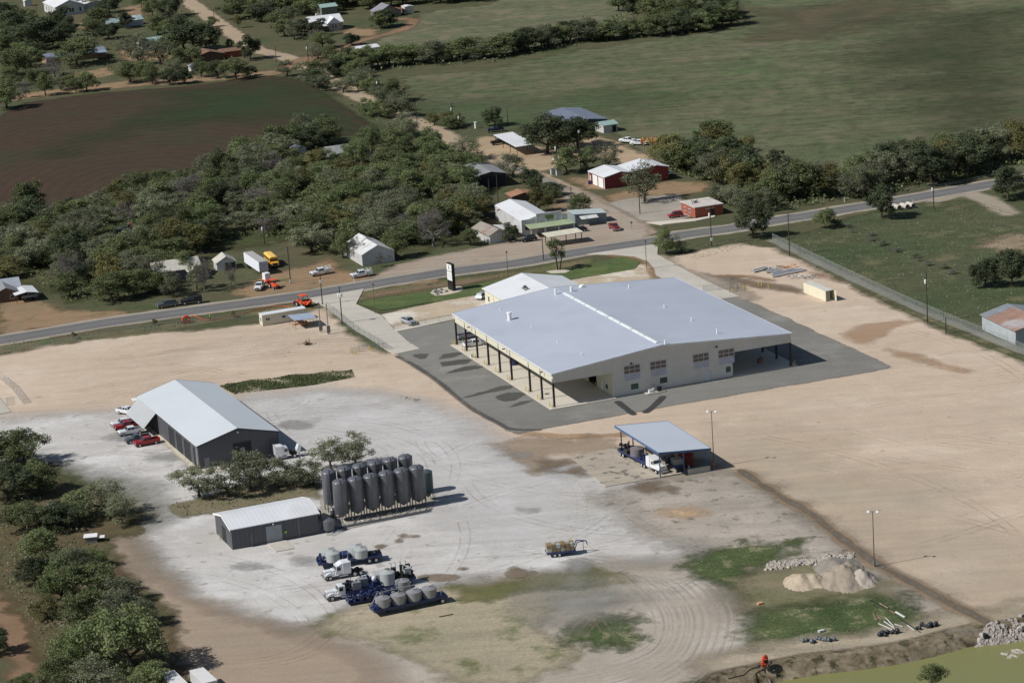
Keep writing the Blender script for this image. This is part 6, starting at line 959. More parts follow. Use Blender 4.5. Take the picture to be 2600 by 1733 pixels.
pile('low orange-tan sand pile, leftmost of the piles by the ditch', *Zb(340, 640), 3.6, 5.2, 1.8, sr(178, 163, 140), 1, peaks=((-.2, 0, .9), (.4, .05, .8))); pile('brown-grey soil pile in the middle of the sand piles', *Zb(700, 600), 4.2, 8, 2.4, sr(154, 142, 126), 2, 'soil_pile', ((0, 0, 1), (-.5, -.1, .7), (.35, .35, .7))); pile('conical grey gravel pile, rightmost of the piles', *Zb(860, 620), 3.0, 4.6, 2.2, sr(170, 160, 146), 3, 'gravel_pile'); pile('low grey mound behind the brown soil pile', *Zb(620, 510), 4.4, 7, 1.6, sr(138, 132, 122), 4, 'gravel_pile', ((0, 0, .9), (.6, .2, .5)))
def rubble(name, label, quad, n, s0_, s1_, material, seed, cat='rubble', kind='stuff'):
    r = random.Random(seed); b = MB(); A, B_, C_, D_ = [G(*q, .1) for q in quad]
    for i in range(n):
        s_, k = r.uniform(-.02, 1.02), .5+r.gauss(0, .33)*(.6+.5*abs(math.sin(i*.013))); p = A.lerp(B_, s_).lerp(D_.lerp(C_, s_), k); z = float(zf(p.x, p.y))+.12; q = r.uniform(s0_, s1_); a = r.random()*3
        m_ = Matrix.Translation((p.x, p.y, z+q*.25)) @ Matrix.Rotation(a, 4, 'Z') @ Matrix.Rotation(r.uniform(-.5, .5), 4, 'X'); b.x = m_; b.fr((-q, q*.9, -q*.7, q*.8, -q*.5), (-q*.6, q*.7, -q*.5, q*.4, q*.55)); b.x = None
    return tag(b.build(name, material), label, cat, None, kind)
rubble('rubble_heap', 'long row of broken pale concrete rubble above the sand piles', [Zb(0, 520), Zb(760, 440), Zb(780, 395), Zb(20, 470)], 520, .12, .42, mat('pale_rubble', sr(170, 162, 150), .9, 0, .15, 1.5), 5)
rubble('riprap', 'bank of grey broken rock where the ditch meets the pond', [Zb(1900, 1130), Zb(2420, 1200), Zb(2420, 1010), Zb(2010, 1040)], 900, .15, .55, mat('riprap_rock', sr(160, 152, 144), .9, 0, .2, 1.2), 6)
rubble('bank_rocks', 'pale boulders at the water edge right of the dark culvert mouth', [Zb(2160, 1215), Zb(2420, 1220), Zb(2420, 1130), Zb(2160, 1150)], 90, .4, .9, mat('pale_rubble', sr(170, 162, 150)), 7)
rubble('bank_rocks', 'pale boulders at the water edge left of the dark culvert mouth', [Zb(1960, 1225), Zb(2080, 1215), Zb(2080, 1160), Zb(1960, 1170)], 30, .3, .7, mat('pale_rubble', sr(170, 162, 150)), 8)
def sticks(l, name, cat, segs, r_, mm, grp=None):
    for k, (a, c) in enumerate(segs): b = MB(); b.tube(G(*Zb(*a), .2), G(*Zb(*c), .2), r_, n=6); tag(b.build(name, mm), l, cat, grp)
sticks('pale pipe, thickest of those lying on the green grass by the pond', 'loose_pipe', 'pipe', [((1175, 915), (1260, 965))], .2, M_oldw); sticks('thin pale pipe on the grass by the pond', 'loose_pipe', 'pipe', [((1015, 1020), (1150, 1080)), ((1065, 1000), (1165, 1065)), ((1080, 965), (1160, 1050)), ((1280, 1035), (1350, 1085)), ((1165, 1025), (1240, 1050))], .09, M_oldw, 'thin pale pipes on the grass')
sticks('rust-brown pipe on the grass by the pond', 'loose_pipe', 'pipe', [((965, 925), (1005, 990)), ((1015, 950), (1045, 990)), ((1025, 835), (1105, 880)), ((1120, 900), (1170, 930))], .1, M_rust, 'rust-brown pipes on the grass')
sticks('long dark pipe lying across the green grass by the pond', 'loose_pipe', 'pipe', [((930, 800), (1130, 900)), ((1190, 960), (1400, 1100))], .08, M_black, 'dark pipes on the grass')
for l, q, n_, sd in [('row of grey and black wrapped bundles on the green grass by the pond', [(310, 1200), (630, 1205), (620, 1170), (310, 1165)], 12, 3), ('black plastic heap at the right end of the green grass by the pond', [(1350, 1085), (1560, 1050), (1550, 1035), (1360, 1045)], 12, 4), ('dark heap of netting between the pale pipes and the pond bank', [(1010, 1155), (1200, 1110), (1190, 1090), (1020, 1130)], 10, 5)]:
    r = random.Random(sd); b = MB(); A, B_, C_, D_ = [G(*Zb(*p), .1) for p in q]
    for i in range(n_): s_ = (i+.5)/n_; p = A.lerp(B_, s_).lerp(D_.lerp(C_, s_), r.random()); w_ = r.uniform(.25, .5); b.lathe([(w_*.6, .1), (w_, .35), (w_*.9, .7*w_/.5), (w_*.4, 1.0*w_/.5)], p.x, p.y, 8)
    tag(b.build('wrapped_bundle', mat('black_plastic', (.02, .025, .03), .35) if sd != 3 else mat('grey_wrap', sr(90, 98, 104), .4, 0, .5, 1.2)), l, 'bundle')
b = MB(); b.tube((-1.0, 0, .5), (.6, 0, .4), .5, n=14); put('culvert_mouth', 'dark culvert mouth in the bank between the two groups of boulders', 'culvert', b, M_black, G(*Zb(1990, 1150), -1.5), R(100))
for u, v, l in [(1930, 1533, 'pale orange marker stake block on the weedy soil left of the green grass'), (2085, 1603, 'small pale board lying on the green grass near the wrapped bundles')]: b = MB(); b.box(-.5, .5, -.3, .3, 0, .35); put('board', l, 'board', b, mat('pale_orange', sr(214, 160, 120), .8) if u < 2000 else M_oldw, G(u, v, .1), .4)
b = MB(); b.tube(G(*Q(1970, 1145), .15), G(*Q(2170, 1105), .15), .12, n=6); tag(b.build('timber_post', M_wood), 'dark timber post lying in the dry weeds near the steel tank trailer', 'timber')
# the worker
def person(u, v, label, rz, vest, legs):
    p = G(u, v, .02); V = [(0, 0, .95), (0, 0, 1.2), (0, .02, 1.45), (0, .02, 1.55), (0, .04, 1.7), (-.2, 0, 1.42), (-.32, .04, 1.15), (-.3, .2, .95), (.2, 0, 1.42), (.32, .04, 1.15), (.3, .2, .95), (-.1, 0, .88), (-.13, .08, .5), (-.13, 0, .08), (-.13, .12, .04), (.1, 0, .88), (.14, -.05, .5), (.14, -.12, .08), (.14, 0, .04)]
    E_ = [(0, 1), (1, 2), (2, 3), (3, 4), (2, 5), (5, 6), (6, 7), (2, 8), (8, 9), (9, 10), (0, 11), (11, 12), (12, 13), (13, 14), (0, 15), (15, 16), (16, 17), (17, 18)]; Rr = [.15, .16, .15, .06, .105, .07, .05, .04, .07, .05, .04, .1, .07, .05, .05, .1, .07, .05, .05]
    me = bpy.data.meshes.new('person'); me.from_pydata(V, E_, []); o = bpy.data.objects.new('person', me); COL.objects.link(o); md = o.modifiers.new('skin', 'SKIN'); sv = me.skin_vertices[0].data
    for i, r_ in enumerate(Rr): sv[i].radius = (r_, r_)
    sv[0].use_root = True; ms = o.modifiers.new('sub', 'SUBSURF'); ms.levels = 1; ms.render_levels = 1; me.materials.append(legs); o.location = p; o.rotation_euler.z = rz; tag(o, label, 'person')
    b = MB(); b.lathe([(.19, .98), (.23, 1.1), (.24, 1.35), (.15, 1.5)], 0, 0, 12); b.build('safety_vest', vest, o); b = MB(); b.lathe([(.13, 1.68), (.12, 1.76), (.06, 1.82)], 0, .03, 12); b.build('hard_hat', M_yel, o); return o
person(534, 814, 'worker in a yellow safety vest and dark trousers walking the verge by the orange duct', R(40), mat('lime', sr(150, 210, 40)), mat('navy_cloth', sr(40, 44, 66), .9)).rotation_euler.z = R(40)
for u, v, l in [(749, 776, 'person in blue work clothes standing at the left of the orange trencher')]: person(u, v, l, R(-60), mat('blue_shirt', sr(70, 104, 168), .9), mat('dark_blue_cloth', sr(46, 60, 110), .9))
# ---------------- trees ----------------
def leafmat(name, c1, c2, warm=None):
    a = NT(name); at = a.n('Attribute', attribute_name='lf'); oi = a.n('ObjectInfo')
    c = a.mix(a.rng(at.outputs['Fac'], .86, .9, 0, 1), a.mix(at.outputs['Fac'], c1, c2), (.17, .15, .125)); c = a.scale(c, a.rng(oi.outputs['Random'], 0, 1, .72, 1.28)) if not warm else a.mix(a.rng(oi.outputs['Random'], .55, 1, 0, .6), c, warm)
    a.l(c, a.b.inputs['Base Color']); a.b.inputs['Roughness'].default_value = .65; a.b.inputs['Specular IOR Level'].default_value = .25
    tl = a.n('BsdfTranslucent'); a.l(c, tl.inputs[0]); mx = a.n('MixShader'); mx.inputs[0].default_value = .22; a.l(a.b.outputs[0], mx.inputs[1]); a.l(tl.outputs[0], mx.inputs[2]); a.l(mx.outputs[0], a.o.inputs[0]); return a.m
LM = {'oak': leafmat('oak_leaves', (.10, .128, .052), (.205, .238, .104)), 'dark': leafmat('dark_leaves', (.052, .07, .038), (.11, .135, .066)), 'mesq': leafmat('grey_green_leaves', (.135, .152, .09), (.24, .255, .155)), 'yellow': leafmat('yellowing_leaves', (.13, .13, .05), (.22, .205, .08)), 'bare': leafmat('bare_twigs', (.13, .115, .10), (.20, .185, .165)), 'lime': leafmat('fresh_leaves', (.10, .135, .05), (.18, .22, .09))}
M_bark = mat('bark', (.085, .07, .055), .95, 0, .2, 3, spec=.1); M_barkg = mat('grey_bark', (.2, .185, .165), .95, 0, .15, 3, spec=.1)
def crown_np(seed, n_lobes, n_leaf, leaf, Rr=4.2, H=6.0, z0=1.2, flat=1.0, shell=.55, thin=1.0):
    r = np.random.default_rng(seed); C = []; el0 = r.uniform(0, 6.283); sq = r.uniform(.75, 1.0)
    for i in range(n_lobes):
        a = 2.4*i+r.uniform(-.5, .5); h_ = ((i+.5)/n_lobes)**.8*r.uniform(.85, 1.08); prof = math.sin(math.pi*(.18+.74*h_))**.8       # bushy: widest below the middle, ragged on top
        rad = prof*r.uniform(.25, 1.05); C.append((rad*Rr*math.cos(a), rad*Rr*sq*math.sin(a), z0+H*(.12+.78*h_)+r.normal(0, .35), r.uniform(.12, .32)*Rr))
    C = np.array(C); ns = int(n_leaf/10); k = r.choice(n_lobes, ns, p=C[:, 3]**2/np.sum(C[:, 3]**2)); d = r.normal(size=(ns, 3)); d[:, 2] += .2; d /= np.linalg.norm(d, axis=1)[:, None]
    rr = C[k, 3]*(shell+(1.2-shell)*r.random(ns)**.8); pc = C[k, :3]+d*rr[:, None]*np.array([1, 1, .85]); j = r.integers(0, ns, n_leaf); sg = r.uniform(.12, .27, ns)[j][:, None]*Rr/4.2
    p = pc[j]+r.normal(size=(n_leaf, 3))*sg*np.array([1.15, 1.15, .6]); p[:, 2] = np.maximum(p[:, 2], .15); k = k[j]; d = d[j]
    nrm = d*.7+r.normal(0, .6, (n_leaf, 3))+np.array([0, 0, .25]); nrm /= np.linalg.norm(nrm, axis=1)[:, None]; t = np.cross(nrm, r.normal(size=(n_leaf, 3))); t /= np.linalg.norm(t, axis=1)[:, None]; b = np.cross(nrm, t)
    s = leaf*(.5+r.random(n_leaf))[:, None]; asp = thin*(.6+.5*r.random(n_leaf))[:, None]
    v = np.stack([p-t*s-b*s*asp*.6, p+t*s*.8-b*s*asp, p+t*s+b*s*asp*.7, p-t*s*.7+b*s*asp], 1).reshape(-1, 3); f = np.arange(n_leaf*4).reshape(-1, 4)
    lf = np.clip(r.random(n_leaf)*.4+.35*r.random(ns)[j]+.3*r.random(n_lobes)[k], 0, 1); return v, f, np.repeat(lf, 4), C
def tree_proto(kind, seed, n_lobes=15, n_leaf=2600, leaf=.2, **kw):
    thin = kw.pop('thin', 1.0); stems = kw.pop('stems', 1); bark = kw.pop('bark', M_bark); v, f, lf, C = crown_np(seed, n_lobes, n_leaf, leaf, thin=thin, **kw)
    me = mesh_np('crown', v, f, LM[kind]); me.attributes.new('lf', 'FLOAT', 'POINT').data.foreach_set('value', lf.astype('f'))
    r = random.Random(seed); b = MB(); z0 = kw.get('z0', 1.2)+.8
    for s_ in range(stems):
        ox, oy = (0, 0) if stems == 1 else (.35*math.cos(s_*2.2), .35*math.sin(s_*2.2)); fork = Vector((ox*3+r.uniform(-.3, .3), oy*3+r.uniform(-.3, .3), z0*.85)); b.tube((ox, oy, -.3), tuple(fork), .3/stems**.4, .2/stems**.4, 8)
        for i in range(s_, min(len(C), 9 if stems == 1 else 12), stems):
            c = Vector(C[i][:3]); m_ = fork.lerp(c, .5)+Vector((r.uniform(-.4, .4), r.uniform(-.4, .4), r.uniform(-.1, .4))); b.tube(fork, m_, .13, .08, 6); b.tube(m_, c, .08, .04, 5)
            for _ in range(3 if kind != 'bare' else 7): e = c+Vector((r.uniform(-1.3, 1.3), r.uniform(-1.3, 1.3), r.uniform(-.4, 1.3))); b.tube(c if r.random() < .6 else m_, e, .05, .02, 4)
    tr = b.build('trunk', bark); COL.objects.unlink(tr); return me, tr.data
PROTO = {}
for kind, n, kw in [('oak', 6, dict(n_lobes=26, n_leaf=11500, leaf=.084)), ('dark', 3, dict(n_lobes=28, n_leaf=14500, leaf=.09, z0=1.1, H=6.6)), ('mesq', 6, dict(n_lobes=24, n_leaf=7500, leaf=.078, shell=.3)), ('yellow', 2, dict(n_lobes=24, n_leaf=10500, leaf=.082, shell=.4)), ('bare', 3, dict(n_lobes=22, n_leaf=3600, leaf=.24, thin=.08, shell=.05, bark=M_barkg)), ('lime', 3, dict(n_lobes=24, n_leaf=9000, leaf=.085, shell=.4))]:
    for i in range(n): PROTO.setdefault(kind, []).append(tree_proto(kind, hash_ := 100*len(PROTO)+i+5, **kw))
PROTO['stem'] = [tree_proto('lime', 77, n_lobes=13, n_leaf=2600, leaf=.1, Rr=3.6, H=4.2, z0=3.0, shell=.4, stems=3)]
TR = random.Random(11)
KN = {'oak': 'oak_tree', 'dark': 'dark_oak_tree', 'mesq': 'mesquite_tree', 'yellow': 'yellowing_tree', 'bare': 'bare_tree', 'lime': 'young_tree', 'stem': 'multi_stem_tree'}
def tree(kind, u, v, w_, h_, label, group=None, world=None, name=None):
    """foot of the trunk at a ground pixel; crown width and total height in metres"""
    p = G(u, v) if world is None else Vector((*world, 0)); cm, tm = TR.choice(PROTO[kind]); t = thing(name or KN[kind], label, 'tree', p, TR.uniform(0, 6.28), group); t.scale = (w_/8.4, w_/8.4, h_/7.6)
    for n_, me in (('crown', cm), ('trunk', tm)): o = bpy.data.objects.new(n_, me); COL.objects.link(o); o.parent = t
    return t
# trees that stand apart (pixels of the 2600 px photo)
for a in [('mesq', 505, 1262, 11.5, 7, 'leftmost grey-green tree of the bed between the dark workshop and the low shed'), ('mesq', 578, 1262, 12, 8, 'grey-green tree in front of the workshop corner, second from the left in the bed'), ('mesq', 635, 1240, 10.5, 8.6, 'airy tree standing before the dark workshop gable wall, middle of the bed'), ('mesq', 705, 1240, 10.5, 7.2, 'airy tree with a forked trunk in front of the parked hood-open tractor'), ('mesq', 755, 1238, 8, 6, 'low tree second to the left of the silo rows'), ('mesq', 795, 1232, 8, 5.4, 'low bushy tree directly left of the silo rows'), ('mesq', 840, 1190, 9, 7.2, 'left of two airy trees behind the silo rows'), ('mesq', 905, 1185, 9.5, 7.4, 'right of two airy trees behind the silo rows'),
          ('stem', 1418, 686, 8, 9.5, 'multi-stemmed young tree with three dark trunks on the lawn behind the office annex'), ('mesq', 440, 752, 8, 7, 'brownish tree hanging over the roof of the porch house'), ('oak', 385, 745, 9, 7, 'green tree covering the left half of the porch house'), ('oak', 340, 752, 10, 7.5, 'green tree left of the porch house above the parked cars'), ('oak', 1690, 646, 7.5, 7.5, 'olive-green tree at the junction of the right driveway and the highway'), ('mesq', 1730, 640, 6, 3.6, 'low spreading grey-green bush right of the tree at the right driveway'),
          ('dark', 1912, 604, 11, 9.5, 'dark rounded tree on the highway verge at the top of the right-hand fence'), ('oak', 2095, 580, 7, 6, 'small round tree on the meadow side of the highway'), ('dark', 2238, 556, 9.5, 9.5, 'large dark round tree on the highway verge next to the concrete culvert pipes'), ('oak', 2125, 575, 4, 2.2, 'low bush right of the small round verge tree'),
          ('dark', 2500, 728, 8.5, 7, 'left one of the dark green trees at the right edge of the meadow'), ('dark', 2570, 726, 10, 9, 'right one of the dark green trees at the right edge of the meadow'), ('dark', 2560, 505, 12, 9, 'broad dark tree beside the guard rail at the far right'), ('mesq', 2610, 500, 12, 9, 'brownish tree cut by the right edge beside the pale side track'),
          ('mesq', 1637, 512, 11.5, 12, 'large airy brownish tree in front of the red garage'), ('oak', 1470, 546, 9, 6.5, 'rounded yellow-green tree beside the gravel right of the old store'), ('yellow', 1370, 540, 9, 7.5, 'yellow-green tree directly behind the old store roof'), ('oak', 1400, 515, 6, 5.5, 'small dark green tree behind the yellow-green one by the old store'), ('dark', 1298, 615, 5, 5.5, 'dark bush between the tin-roofed cottage and the store awning'),
          ('dark', 1255, 320, 8.5, 6.5, 'lone dark cedar on the pasture edge of the sandy yard'), ('dark', 1390, 390, 18, 13, 'huge dark live oak overhanging the white canopy in the sandy yard'), ('dark', 1470, 375, 15, 10, 'dark live oak crown in front of the blue-roofed barn'), ('oak', 1440, 440, 10, 8.5, 'mid-green tree around the tall light rack in the sandy yard'), ('lime', 1490, 430, 8, 7, 'bright green young tree by the light rack'), ('mesq', 1545, 428, 10, 8, 'grey-green tree behind the red garage roof'),
          ('bare', 1100, 624, 13, 12, 'large bare grey tree left of the tin-roofed cottage', ), ('oak', 1195, 622, 7, 5, 'twisted small tree in front of the tin-roofed cottage'), ('bare', 905, 660, 7, 7, 'thin dark tree leaning in front of the old white barn'), ('oak', 1005, 655, 8, 8.5, 'olive tree at the right corner of the old white barn'), ('oak', 870, 655, 7, 7.5, 'yellow-olive tree at the left side of the old white barn'), ('bare', 965, 678, 3.5, 4, 'spindly sapling in front of the old white barn gable'),
          ('oak', 76, 557, 14, 12, 'spreading oak with a visible dark trunk at the left end of the plowed field'), ('dark', 190, 552, 7, 6, 'dark squat tree at the field edge right of the spreading oak'), ('bare', 520, 742, 7, 10.5, 'tall pale-trunked tree in the grass by the highway'), ('mesq', 500, 735, 7, 8, 'airy tree with pale trunk beside the porch of the porch house'), ('bare', 587, 725, 5, 6.5, 'smaller pale-trunked bare tree left of the box trailer'),
          ('mesq', 1105, 378, 7, 6, 'small pale airy tree beside the country road at the dirt track'), ('yellow', 1062, 372, 2.6, 2.2, 'little yellow shrub at the dirt track junction'), ('mesq', 1185, 405, 12, 8, 'olive tree between the country road and the open barn'), ('mesq', 1300, 450, 12, 8, 'grey-brown tree right of the open barn'), ('lime', 945, 385, 12, 9, 'bright green rounded tree right of the woodland house'), ('oak', 1012, 385, 11, 8.5, 'green tree with forked trunk right of the bright green rounded tree'),
          ('yellow', 1690, 410, 12, 10, 'orange-tinged yellow tree at the left end of the tree belt along the pasture'), ('oak', 2370, 1745, 5, 4.2, 'dark shrub top poking into the pond at the bottom edge')]: tree(*a)
def tl_(x, y): return x/3.62, y/3.62
for x, y, w_, h_, k in [(920, 260, 15, 10, 'oak'), (1160, 260, 9, 7, 'dark'), (1300, 70, 8, 8, 'oak'), (1560, 160, 14, 10, 'dark'), (1400, 150, 11, 9, 'oak'), (1200, 520, 11, 9, 'mesq'), (700, 600, 22, 12, 'oak'), (350, 450, 22, 14, 'dark'), (500, 440, 16, 11, 'dark'), (1190, 760, 14, 8.5, 'oak'), (1400, 770, 9, 7.5, 'oak'), (800, 840, 10, 8, 'oak'), (700, 850, 7, 6, 'oak'), (420, 880, 9, 9, 'oak'), (240, 900, 8, 7.5, 'bare'), (60, 1000, 15, 11, 'oak'), (1700, 470, 20, 14, 'dark'), (1900, 470, 14, 11, 'dark'), (1480, 590, 13, 11, 'mesq'), (1640, 640, 10, 9, 'oak'), (2300, 550, 11, 10, 'dark'), (2110, 450, 4, 4.5, 'oak'), (1850, 710, 9, 7, 'oak'), (2000, 720, 9, 7, 'dark'), (2170, 730, 12, 9, 'oak'), (1560, 780, 8, 6, 'dark'), (1700, 770, 8, 6, 'dark'), (2300, 700, 6, 4, 'dark'), (500, 700, 14, 8, 'bare'), (160, 700, 18, 12, 'oak'), (100, 330, 18, 12, 'dark'), (250, 280, 14, 10, 'oak'), (30, 520, 16, 10, 'oak'), (280, 620, 14, 9, 'oak'), (560, 250, 12, 9, 'dark'), (1000, 360, 12, 7, 'dark'), (2190, 260, 4, 7, 'yellow'), (1290, 460, 10, 8, 'mesq'), (640, 820, 7, 6, 'oak'), (340, 560, 10, 8, 'dark'), (420, 330, 14, 9, 'oak'), (620, 340, 12, 8, 'dark'), (150, 430, 14, 9, 'dark'), (20, 230, 16, 10, 'dark'), (190, 560, 12, 8, 'oak'), (860, 330, 12, 8, 'oak'), (1010, 120, 12, 8, 'dark'), (880, 90, 10, 8, 'oak'), (1450, 320, 12, 9, 'oak'), (1620, 330, 13, 9, 'oak'), (1290, 600, 10, 8, 'mesq'), (1780, 620, 11, 9, 'oak'), (1560, 500, 12, 9, 'oak'), (90, 800, 10, 8, 'oak'), (330, 790, 10, 7, 'oak'), (560, 830, 8, 6, 'mesq'), (1330, 700, 9, 7, 'oak'), (1600, 700, 10, 7, 'mesq'), (10, 420, 15, 10, 'oak'), (760, 480, 12, 8, 'mesq'), (1950, 250, 6, 5, 'oak')]:
    lb = {'oak': 'green oak', 'dark': 'dark green oak', 'mesq': 'grey-green tree', 'bare': 'bare grey tree', 'yellow': 'narrow yellow tree'}[k]
    where = 'among the houses at the top left' if y < 480 else ('on the upper edge of the plowed field' if y > 690 else 'between the upper left houses and the field'); tree(k, *tl_(x, y), w_, h_, f'{lb} {where}', 'trees around the houses at upper left')
def belt(px, n, w0, w1, h0, h1, kinds, label, group, seed, jit=3.5, name=None):
    r = random.Random(seed); P = [G(u, v) for u, v in px]; L_ = [(c-a).length for a, c in zip(P, P[1:])]; T = sum(L_)
    for i in range(n):
        s_ = (i+.5+r.uniform(-.3, .3))/n*T
        for (a, c), l in zip(zip(P, P[1:]), L_):
            if s_ <= l: break
            s_ -= l
        p = a.lerp(c, min(1, s_/l)); k = r.choice(kinds); d = (c-a).normalized(); q = r.uniform(-jit, jit); tree(k, 0, 0, r.uniform(w0, w1), r.uniform(h0, h1), label, group, (p.x-d.y*q, p.y+d.x*q), name)
belt([(860, 185), (1000, 168), (1150, 152), (1250, 148), (1400, 112), (1500, 100), (1640, 92), (1760, 80), (1880, 62)], 38, 12, 17, 6.5, 10, ['oak', 'oak', 'dark', 'oak', 'dark', 'mesq'], 'tree in the hedgerow between the two pastures', 'hedgerow trees across the top', 1)
belt([(1590, 20), (1700, 50), (1800, 45), (1860, 50)], 9, 12, 16, 8, 11, ['oak', 'dark'], 'bushy tree in the thick far hedgerow end', 'far hedgerow trees', 2, 8)
belt([(600, 45), (700, 40), (800, 18), (900, 10), (1000, 5), (1100, 5), (1190, -6)], 38, 13, 18, 8, 12, ['dark', 'oak', 'oak', 'oak'], 'woodland tree along the top edge behind the farmhouses', 'trees along the top edge', 3, 20)
belt([(640, 30), (720, 70), (760, 95), (800, 130)], 9, 9, 14, 6, 9, ['mesq', 'oak', 'bare'], 'scrubby tree right of the upper country road', 'scrub by the upper country road', 4, 6)
belt([(870, 130), (930, 105)], 1, 8, 8, 5, 5, ['dark'], 'round dark bush by the farm track', None, 5); belt([(955, 75), (1000, 68)], 3, 9, 12, 7, 9, ['oak', 'dark'], 'tree in front of the grey farmhouse', 'trees by the grey farmhouse', 6); belt([(770, 90), (810, 96)], 2, 9, 11, 7, 8, ['dark'], 'dark tree at the porch of the victorian farmhouse', 'trees at the farmhouse porch', 7)
belt([(825, 145), (870, 170), (890, 205), (925, 230), (965, 255), (1010, 280), (1060, 300)], 15, 8, 13, 5, 9, ['oak', 'oak', 'dark', 'mesq'], 'thicket tree between country road and big pasture', 'roadside thicket', 8, 5)
belt([(722, 190), (780, 200), (830, 225), (860, 240)], 7, 8, 13, 5, 8, ['oak', 'mesq', 'dark'], 'bushy tree on the field side of the country road', 'field-side trees', 9, 3); belt([(920, 290), (960, 300), (985, 305)], 3, 8, 11, 5, 7, ['oak', 'lime'], 'tree between the field corner and the country road', 'field corner trees', 10, 3); belt([(1100, 315), (1140, 320), (1160, 330)], 4, 6, 9, 4, 6, ['oak', 'yellow'], 'roadside bush at the pasture corner by the double-armed pole', 'pasture corner bushes', 12, 2); belt([(1015, 345), (1050, 350)], 2, 9, 11, 7, 8, ['mesq', 'lime'], 'tree beside the country road pole above the dirt track', 'trees above the dirt track', 13, 2)
belt([(1680, 420), (1750, 425), (1830, 420), (1850, 450), (1900, 470), (1930, 500), (2000, 505), (2080, 500), (2150, 490), (2250, 465), (2350, 455), (2450, 430), (2540, 410), (2640, 395)], 46, 11, 16, 8, 12, ['oak', 'mesq', 'dark', 'yellow', 'mesq'], 'tree in the belt between highway and big pasture', 'tree belt along the highway', 14, 8)
belt([(1760, 400), (1830, 395), (1860, 430)], 5, 13, 16, 9, 12, ['oak', 'yellow'], 'rounded crown in the clump right of the flatbed truck', 'clump right of the flatbed truck', 15, 5); belt([(1830, 510), (1900, 530), (1960, 535)], 5, 8, 11, 6, 8, ['oak', 'mesq'], 'tree behind the brick office along the highway', 'trees behind the brick office', 16, 4)
belt([(2130, 575), (2200, 600), (2260, 625), (2310, 650), (2370, 680), (2450, 700)], 12, 2, 4, 1, 1.8, ['mesq', 'bare'], 'low grey scrub bush in the line across the green meadow', 'meadow scrub line', 17, 1.5, 'scrub_bush')
belt([(1090, 400), (1150, 440), (1180, 470), (1200, 500)], 8, 10, 14, 7, 10, ['oak', 'mesq', 'lime'], 'dense green tree between the woods and the open barn', 'trees by the open barn', 18, 4); belt([(1340, 470), (1370, 490), (1400, 500)], 3, 6, 9, 4, 6, ['dark', 'oak'], 'small tree on the left of the gravel road', 'small trees by the gravel road', 19, 2); belt([(1160, 545), (1200, 560), (1190, 590)], 4, 9, 12, 6, 9, ['yellow', 'mesq', 'oak'], 'tree crowding the back of the tin-roofed cottage', 'trees behind the cottage', 20, 3)
# the woods
WD = W2([(-140, 600), (20, 575), (200, 560), (260, 500), (330, 486), (430, 478), (500, 470), (560, 430), (620, 395), (700, 362), (770, 350), (850, 372), (900, 420), (1000, 410), (1130, 440), (1200, 520), (1190, 590), (1080, 622), (1000, 640), (860, 640), (800, 650), (760, 615), (640, 600), (520, 625), (480, 700), (400, 745), (300, 765), (170, 765), (60, 700), (-140, 720)])
HO = [W2(q) for q in ([(225, 575), (310, 566), (350, 585), (395, 620), (400, 650), (290, 655), (240, 625)], [(505, 550), (580, 543), (615, 560), (605, 588), (540, 594)], [(830, 425), (950, 425), (950, 455), (840, 455)], [(700, 380), (870, 375), (880, 425), (740, 425)], [(385, 712), (480, 700), (485, 735), (400, 738)], [(868, 640), (1010, 640), (1010, 690), (890, 690)])]
wr = random.Random(21); pts = []; WA = np.array(WD); tries = 0
while len(pts) < 225 and tries < 9000:
    tries += 1; x, y = wr.uniform(WA[:, 0].min(), WA[:, 0].max()), wr.uniform(WA[:, 1].min(), WA[:, 1].max())
    if not inside(np.array([x]), np.array([y]), WD)[0] or any(inside(np.array([x]), np.array([y]), h_)[0] for h_ in HO) or any((x-a)**2+(y-b_)**2 < 5.6**2 for a, b_ in pts): continue
    pts.append((x, y))
for x, y in pts: k = wr.choice(['oak', 'oak', 'oak', 'oak', 'mesq', 'mesq', 'mesq', 'dark', 'lime', 'bare', 'oak', 'mesq', 'yellow']); tree(k, 0, 0, wr.uniform(8.5, 15), wr.uniform(5.5, 10.5), {'oak': 'green tree in the dense woods between the plowed field and the highway', 'mesq': 'grey-green tree in the dense woods between the plowed field and the highway', 'dark': 'dark green tree in the dense woods between the plowed field and the highway', 'lime': 'bright green tree in the dense woods between the plowed field and the highway', 'bare': 'bare grey tree in the dense woods between the plowed field and the highway', 'yellow': 'yellowish tree in the dense woods between the plowed field and the highway'}[k], 'trees of the dense woods', (x, y))
